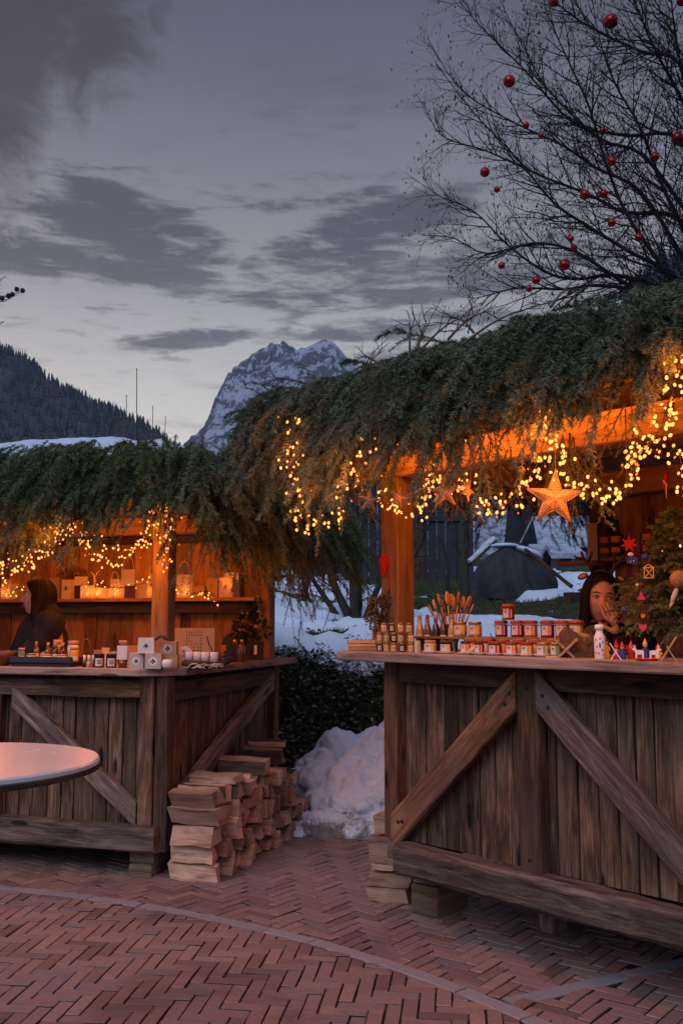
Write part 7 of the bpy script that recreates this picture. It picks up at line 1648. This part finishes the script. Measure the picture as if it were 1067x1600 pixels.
r = empty('white_ribbon', LS.at(148, SB+.02, SZ+.14), 0, 'curled white ribbon bow on the back shelf', 'bow'); mb = MB(); mb.tube([(-.03, 0, .06), (-.01, 0, .045), (0, 0, .02), (-.005, 0, -.13)], .005, 6); mb.tube([(.04, 0, .07), (.02, 0, .055), (0, 0, .02), (.02, 0, -.05)], .005, 6); mb.build('ribbon', MAT['paper_cream'], r)
garland(LS, [(276, 912), (285, 925), (300, 928), (318, 924), (332, 928), (338, 940), (330, 935)], SB-.09, 12, 'few fairy lights lying along the back shelf right of the post', .022, .5, ())
garland(LS, [(-10, 925), (10, 905), (14, 930), (34, 918), (48, 930)], SB-.09, 12, 'few fairy lights at the left end of the back shelf', .02, .5, ())
garland(LS, [(125, 915), (150, 910), (175, 918), (210, 915), (240, 905)], SB-.08, 10, 'few fairy lights lying among the lit glasses on the back shelf', .02, .5, ())

# ================================================================== PEOPLE
def skin_mesh(pts, edges, rad, sub=2):
    me = bpy.data.meshes.new('tmp'); me.from_pydata([tuple(p) for p in pts], edges, []); o = bpy.data.objects.new('tmp', me); COL.objects.link(o)
    md = o.modifiers.new('s', 'SKIN'); md.use_smooth_shade = True
    for i, v in enumerate(me.skin_vertices[0].data): r_ = rad[i]; v.radius = (r_ if isinstance(r_, tuple) else (r_, r_)); v.use_root = (i == 0)
    sb = o.modifiers.new('u', 'SUBSURF'); sb.levels = sub; sb.render_levels = sub
    dg = bpy.context.evaluated_depsgraph_get(); m2 = bpy.data.meshes.new_from_object(o.evaluated_get(dg)); V = [v.co.copy() for v in m2.vertices]; Fs = [list(p.vertices) for p in m2.polygons]
    bpy.data.objects.remove(o); return V, Fs
def remesh_geo(bones, vox=.011, wr=.004):
    mb = MB()
    for (a, ra, b, rb) in bones:
        a, b = Vector(a), Vector(b); mb.tube([a.lerp(b, k/4) for k in range(5)], [ra+(rb-ra)*k/4 for k in range(5)], 16); mb.ball(a, ra*.995, 16, 10); mb.ball(b, rb*.995, 16, 10)
    o = mb.build('tmp', MAT['black_cloth']); md = o.modifiers.new('r', 'REMESH'); md.mode = 'VOXEL'; md.voxel_size = vox; sm = o.modifiers.new('s', 'SMOOTH'); sm.factor = .6; sm.iterations = 9
    dg = bpy.context.evaluated_depsgraph_get(); m2 = bpy.data.meshes.new_from_object(o.evaluated_get(dg)); V = np.array([v.co for v in m2.vertices]); Fs = [list(q.vertices) for q in m2.polygons]; N = np.array([v.normal for v in m2.vertices])
    f = np.sin(V[:, 2]*48+4*np.sin(V[:, 0]*17)+3*np.sin(V[:, 1]*21))+.6*np.sin(V[:, 0]*63+V[:, 2]*31); V = V+N*(wr*f)[:, None]
    bpy.data.objects.remove(o); return [Vector(v) for v in V], Fs
def head_geo(seg=56, rings=44):
    V = []; 
    for i in range(rings+1):
        th = math.pi*i/rings
        for j in range(seg):
            a = 2*math.pi*j/seg; x, y, z = math.sin(th)*math.sin(a), -math.sin(th)*math.cos(a), math.cos(th)   # j=0 faces -Y
            X = x*.073; Y = y*.092; Z = z*.115
            if z < 0: q = (-z)**1.4; X *= 1-.36*q; Y = Y*(1-.16*q)-.010*q if y < 0 else Y*(1-.42*q)
            if y < 0:
                f = (-y); Y *= 1-.06*f
                g = lambda cx_, cz_, sx, sz: math.exp(-((abs(X)-cx_)/sx)**2-((Z-cz_)/sz)**2)
                Y -= .022*math.exp(-(X/.011)**2)*np.interp(Z, [-.040, -.034, -.024, .0, .022], [0, .55, 1.0, .55, 0])*f
                Y -= .006*math.exp(-((abs(X)-.012)/.007)**2-((Z+.028)/.008)**2)
                Y += .010*g(.030, .008, .014, .011)*f; Y -= .004*g(.028, .028, .02, .008)*f; Y -= .004*g(.042, -.02, .018, .016)*f
                Y -= .006*math.exp(-(X/.020)**2-((Z+.055)/.006)**2); Y -= .005*math.exp(-(X/.018)**2-((Z+.066)/.006)**2); Y += .004*math.exp(-(X/.022)**2-((Z+.0605)/.0025)**2)
                Y -= .008*math.exp(-(X/.020)**2-((Z+.095)/.013)**2)
            V.append(Vector((X, Y, Z)))
    Fs = [(i*seg+j, i*seg+seg+j, i*seg+seg+(j+1) % seg, i*seg+(j+1) % seg) for i in range(rings) for j in range(seg)]
    for s_ in (-1, 1):   # ears
        b = len(V); n = 10
        for i in range(7):
            th = math.pi*i/6
            for j in range(n): a = 2*math.pi*j/n; V.append(Vector((s_*(.070+.010*math.sin(th)*abs(math.cos(a))), .008+.016*math.sin(th)*math.cos(a)+.004*math.cos(th), -.002+.030*math.cos(th)*1.0)))
        Fs += [(b+i*n+j, b+i*n+n+j, b+i*n+n+(j+1) % n, b+i*n+(j+1) % n) for i in range(6) for j in range(n)]
    return V, Fs
def hand_geo(wrist, d, nrm, s, curl, spread=.10, th=.6, left=False, scale=1.0):
    """d: finger direction, nrm: palm normal, s: towards the thumb"""
    d, nrm, s = Vector(d).normalized(), Vector(nrm).normalized(), Vector(s).normalized(); W_ = Vector(wrist); S = scale
    pts = [W_, W_+d*.035*S, W_+d*.06*S]; ed = [(0, 1), (1, 2)]; rad = [(.021*S, .017*S), (.027*S, .014*S), (.026*S, .012*S)]
    for k, (off, L_) in enumerate(((.028, .070), (.010, .078), (-.009, .073), (-.027, .058))):
        base = W_+d*(.082 if k < 3 else .076)*S+s*off*S; i0 = len(pts); pts.append(base); rad.append(.0098*S); ed.append((2, i0)); dd = (d+s*(off*spread*28*.12)).normalized(); q = base
        for m_ in range(3):
            a = curl[k]*(m_+.6); e = (dd*math.cos(a)+nrm*math.sin(a)).normalized(); q = q+e*L_*S*(.44, .30, .24)[m_]; pts.append(q); rad.append((.0088, .0078, .0062)[m_]*S); ed.append((len(pts)-2, len(pts)-1))
    b = W_+d*.025*S+s*.026*S+nrm*.004; i0 = len(pts); pts.append(b); rad.append(.012*S); ed.append((1, i0)); q = b
    for m_ in range(2): q = q+(d*.75+s*th+nrm*.25).normalized()*(.034, .028)[m_]*S; pts.append(q); rad.append((.0098, .0078)[m_]*S); ed.append((len(pts)-2, len(pts)-1))
    return pts, ed, rad
def join_geo(parts):
    V = []; Fs = []
    for v, f in parts: b = len(V); V += [tuple(x) for x in v]; Fs += [[b+i for i in q] for q in f]
    return V, Fs
def geo_obj(name, V, Fs, mat, parent):
    me = bpy.data.meshes.new(name); me.from_pydata([tuple(v) for v in V], [], Fs); me.polygons.foreach_set('use_smooth', [True]*len(Fs)); me.materials.append(MAT[mat]); o = bpy.data.objects.new(name, me); COL.objects.link(o)
    if parent: o.parent = parent
    return o
def hair_geo(length, part=0.0, back_bulk=1.0, open_front=52, seed=1, front_len=None):
    """curtain of hair from the parting round the back; open at the face"""
    rg = random.Random(seed); nA, nT = 84, 34; V = []; Fs = []
    for layer, off in ((0, .006), (1, .016)):
        b = len(V)
        for i in range(nA+1):
            a = R(open_front)+(2*math.pi-2*R(open_front))*i/nA; ph = 11*math.sin(i*1.7)+5*math.sin(i*.6); rip = .0035*math.sin(i*2.1)+.003*math.sin(i*4.7+1)
            ln = length*(1-.05*math.sin(i*.9)); 
            for j in range(nT+1):
                t = j/nT; th = min(t*2.6, 1.0)*math.pi*.56
                ct, st = math.cos(th), math.sin(th); rx, ry, rz = .073+off+rip, .092+off+rip, .115+off*.8
                x = math.sin(a)*st*rx; y = -math.cos(a)*st*ry+.004; z = ct*rz
                if t*2.6 > 1: k = (t-1/2.6)/(1-1/2.6); z = math.cos(math.pi*.56)*rz-k*ln; x *= 1+.06*math.sin(k*3)-.10*k; y = y*(1-.05*k)+.012*k*(1 if math.cos(a) < 0 else -.2)+.004*math.sin(ph+k*7); x += .004*math.sin(ph*1.3+k*6)
                V.append(Vector((x, y, z)))
        Fs += [(b+i*(nT+1)+j, b+i*(nT+1)+j+1, b+(i+1)*(nT+1)+j+1, b+(i+1)*(nT+1)+j) for i in range(nA) for j in range(nT)]
    # cap over the crown reaching to the hairline
    b = len(V); nc, nr = 48, 12
    for j in range(nr+1):
        for i in range(nc):
            a = 2*math.pi*i/nc; lim = 1.45 if math.cos(a) < .5 else 1.45-.62*(math.cos(a)-.5)/.5; th = lim*j/nr; V.append(Vector((math.sin(a)*math.sin(th)*.083, -math.cos(a)*math.sin(th)*.100+.003, math.cos(th)*.128)))
    Fs += [(b+j*nc+i, b+(j+1)*nc+i, b+(j+1)*nc+(i+1) % nc, b+j*nc+(i+1) % nc) for j in range(nr) for i in range(nc)]
    return V, Fs
def make_person(label, head_c, head_rz, tilt, joints, hands, hair, length, open_front, seed, feet_z, scale=1.0, hood=False):
    root = empty('person', (joints['pelvis'][0], joints['pelvis'][1], feet_z), 0, label, 'person'); o3 = Vector(root.location); J = {k: Vector(v)-o3 for k, v in joints.items()}
    Hm = Matrix.Translation(Vector(head_c)-o3) @ Matrix.Rotation(head_rz, 4, 'Z') @ Matrix.Rotation(tilt[0], 4, 'X') @ Matrix.Rotation(tilt[1], 4, 'Y') @ Matrix.Scale(scale, 4)
    hv, hf = head_geo(); hv = [Hm @ v for v in hv]; parts = [(hv, hf)]
    names = ['pelvis', 'waist', 'chest', 'neck', 'skull', 'shoulder_l', 'elbow_l', 'wrist_l', 'shoulder_r', 'elbow_r', 'wrist_r', 'hip_l', 'knee_l', 'ankle_l', 'toe_l', 'hip_r', 'knee_r', 'ankle_r', 'toe_r']
    J['skull'] = Hm @ Vector((0, .02, -.06)); idx = {n: i for i, n in enumerate(names)}
    E = [(0, 1), (1, 2), (2, 3), (3, 4), (2, 5), (5, 6), (6, 7), (2, 8), (8, 9), (9, 10), (0, 11), (11, 12), (12, 13), (13, 14), (0, 15), (15, 16), (16, 17), (17, 18)]
    rad = [.13, .115, .13, .050, .045, .055, .040, .026, .055, .040, .026, .085, .055, .038, .035, .085, .055, .038, .035]
    parts.append(skin_mesh([J[n] for n in names], E, rad))
    for (wn, d, nrm, s_, curl) in hands: p_, e_, r_ = hand_geo(J[wn], d, nrm, s_, curl); parts.append(skin_mesh(p_, e_, r_, 2))
    V, Fs = join_geo(parts); geo_obj('body', V, Fs, 'skin', root)
    # jacket and trousers as clothing grown a little larger than the body
    jn = ['chest', 'waist', 'pelvis', 'neck', 'shoulder_l', 'elbow_l', 'cuff_l', 'shoulder_r', 'elbow_r', 'cuff_r']; J['cuff_l'] = J['elbow_l'].lerp(J['wrist_l'], .88); J['cuff_r'] = J['elbow_r'].lerp(J['wrist_r'], .88); J['collar'] = J['chest'].lerp(J['neck'], .72)
    jn[3] = 'collar'
    g = J; cf = g['shoulder_l'].lerp(g['shoulder_r'], .5)
    V, Fs = remesh_geo([(g['pelvis'], .155, g['waist'], .145), (g['waist'], .145, g['chest'], .150), (g['chest'], .150, cf, .115), (cf, .105, g['collar'], .078), (cf, .10, g['shoulder_l'], .078), (cf, .10, g['shoulder_r'], .078),
        (g['shoulder_l'], .078, g['elbow_l'], .060), (g['elbow_l'], .060, g['cuff_l'], .042), (g['shoulder_r'], .078, g['elbow_r'], .060), (g['elbow_r'], .060, g['cuff_r'], .042)]+([(g['collar'], .085, g['collar']+Vector((.03, .0, .03)), .085)] if hood else []))
    geo_obj('jacket', V, Fs, 'black_cloth', root)
    V, Fs = remesh_geo([(g['pelvis'], .150, g['hip_l'], .10), (g['hip_l'], .10, g['knee_l'], .068), (g['knee_l'], .068, g['ankle_l'], .052), (g['pelvis'], .150, g['hip_r'], .10), (g['hip_r'], .10, g['knee_r'], .068), (g['knee_r'], .068, g['ankle_r'], .052)], .016); geo_obj('trousers', V, Fs, 'grey_cloth', root)
    V, Fs = hair_geo(length, open_front=open_front, seed=seed); V = [Hm @ v for v in V]; geo_obj('hair', V, Fs, hair, root)
    for s_ in (-1, 1):
        mb = MB(); mb.ball(Hm @ Vector((s_*.030, -.0738, .008)), .0098*scale, 14, 10); e_ = mb.build('eye', MAT['eye_white'], root)
        mb = MB(); mb.ball(Hm @ Vector((s_*.030, -.0802, .007)), .0043*scale, 12, 8); mb.build('iris', MAT['ink'], e_)
        mb = MB(); mb.tube([Hm @ Vector((s_*.014, -.084, .027)), Hm @ Vector((s_*.030, -.086, .032)), Hm @ Vector((s_*.047, -.074, .027))], [.002, .0026, .0015], 6); mb.build('eyebrow', MAT['hair_black'], root)
        mb = MB(); mb.tube([Hm @ Vector((s_*.018, -.0815, .010)), Hm @ Vector((s_*.030, -.0845, .0145)), Hm @ Vector((s_*.044, -.077, .009))], [.0014, .0030, .0016], 6); mb.build('eyelash', MAT['hair_black'], root)
    mb = MB(); mb.tube([Hm @ Vector((-.021, -.082, -.060)), Hm @ Vector((-.008, -.0905, -.057)), Hm @ Vector((0, -.0915, -.059)), Hm @ Vector((.008, -.0905, -.057)), Hm @ Vector((.021, -.082, -.060))], [.001, .0028, .0024, .0028, .001], 8); mb.tube([Hm @ Vector((-.018, -.085, -.063)), Hm @ Vector((0, -.0905, -.065)), Hm @ Vector((.018, -.085, -.063))], [.001, .0030, .001], 8); mb.build('lips', MAT['lips'], root)
    return root, Hm
# woman in the left stall, in profile facing left
YL = 5.80; hc = P(60, 933, YL)
def PX(px, z, Yd): u = (px-CX)/F; return Vector((u*(Yd*cp+(z-CAMZ)*sp_), Yd, z))
fz = .27
jl = dict(pelvis=PX(66, .92, YL+.02), waist=PX(66, 1.06, YL+.01), chest=PX(66, 1.25, YL), neck=PX(68, 1.40, YL+.01), shoulder_l=PX(54, 1.33, YL+.17), elbow_l=PX(22, 1.10, YL+.17), wrist_l=PX(-8, 1.14, YL+.05),
          shoulder_r=PX(82, 1.335, YL-.13), elbow_r=PX(42, 1.13, YL-.20), wrist_r=PX(6, 1.15, YL-.10), hip_l=PX(62, .86, YL+.09), knee_l=PX(58, .58, YL+.1), ankle_l=PX(66, .33, YL+.1), toe_l=PX(40, .30, YL+.1),
          hip_r=PX(68, .86, YL-.09), knee_r=PX(64, .58, YL-.1), ankle_r=PX(72, .33, YL-.1), toe_r=PX(46, .30, YL-.1))
make_person('woman with long dark hair in a black jacket facing left behind the left counter', hc, R(-68), (R(-2), 0), jl, [('wrist_r', (-1, .1, .1), (0, .3, -1), (0, 1, .2), (.35, .4, .45, .5)), ('wrist_l', (-1, -.2, .1), (0, -.3, -1), (0, -1, .2), (.35, .4, .45, .5))], 'hair_brown', .27, 62, 2, fz, .98, True)
# woman in the right stall holding a hand over her mouth, reindeer headband
YR = 4.40; hc = P(938, 936, YR); fz2 = .37
jr = dict(pelvis=PX(948, .92, YR+.06), waist=PX(946, 1.05, YR+.05), chest=PX(944, 1.18, YR+.05), neck=PX(940, 1.345, YR+.03), shoulder_l=PX(996, 1.265, YR-.0), elbow_l=PX(1010, 1.04, YR-.12), wrist_l=PX(966, 1.295, YR-.150),
          shoulder_r=PX(893, 1.265, YR+.12), elbow_r=PX(880, 1.03, YR+.16), wrist_r=PX(893, .88, YR-.02), hip_l=PX(970, .88, YR+.05), knee_l=PX(972, .62, YR), ankle_l=PX(972, .42, YR+.05), toe_l=PX(972, .40, YR-.12),
          hip_r=PX(922, .88, YR+.09), knee_r=PX(920, .62, YR+.06), ankle_r=PX(920, .42, YR+.1), toe_r=PX(916, .40, YR-.06))
pr_, Hm = make_person('woman with black hair and a reindeer headband covering her mouth in the right stall', hc, facing(hc)+.12, (R(2), R(4)), jr, [('wrist_l', (-.38, .0, 1), (-.25, 1, .0), (-1, -.2, -.2), (.10, .12, .16, .22)), ('wrist_r', (0, -.2, -1), (1, 0, 0), (0, -1, 0), (.3, .35, .4, .45))], 'hair_black', .22, 46, 5, fz2, .98)
hb = MB(); hb.tube([Hm @ Vector((math.sin(a)*.086, .012, math.cos(a)*.133)) for a in np.linspace(-1.5, 1.5, 16)], .006, 8); hbo = hb.build('headband', MAT['antler'], pr_)
for s_ in (-1, 1):
    mb = MB(); b0 = Hm @ Vector((s_*.040, .01, .118)); T = lambda x, y, z: Hm @ Vector((s_*x, y, z))
    mb.tube([b0, T(.058, .01, .155), T(.085, .01, .185), T(.100, .0, .215)], [.009, .0085, .008, .005], 8); mb.tube([T(.066, .01, .165), T(.050, .01, .205), T(.052, .0, .222)], [.007, .006, .004], 8); mb.tube([T(.080, .01, .182), T(.115, .005, .185), T(.130, .0, .195)], [.007, .006, .004], 8); mb.build('antler', MAT['antler'], hbo)
    mb = MB(); mb.ball(T(.086, .0, .100), (.026*.98, .007, .014), 14, 8, rot=(Hm.to_3x3().normalized() @ Matrix.Rotation(s_*.45, 3, 'Y'))); e_ = mb.build('plush_ear', MAT['antler'], hbo); mb = MB(); mb.ball(T(.087, -.006, .100), (.017, .003, .0085), 12, 8, rot=(Hm.to_3x3().normalized() @ Matrix.Rotation(s_*.45, 3, 'Y'))); mb.build('inner_ear', MAT['cork'], e_)
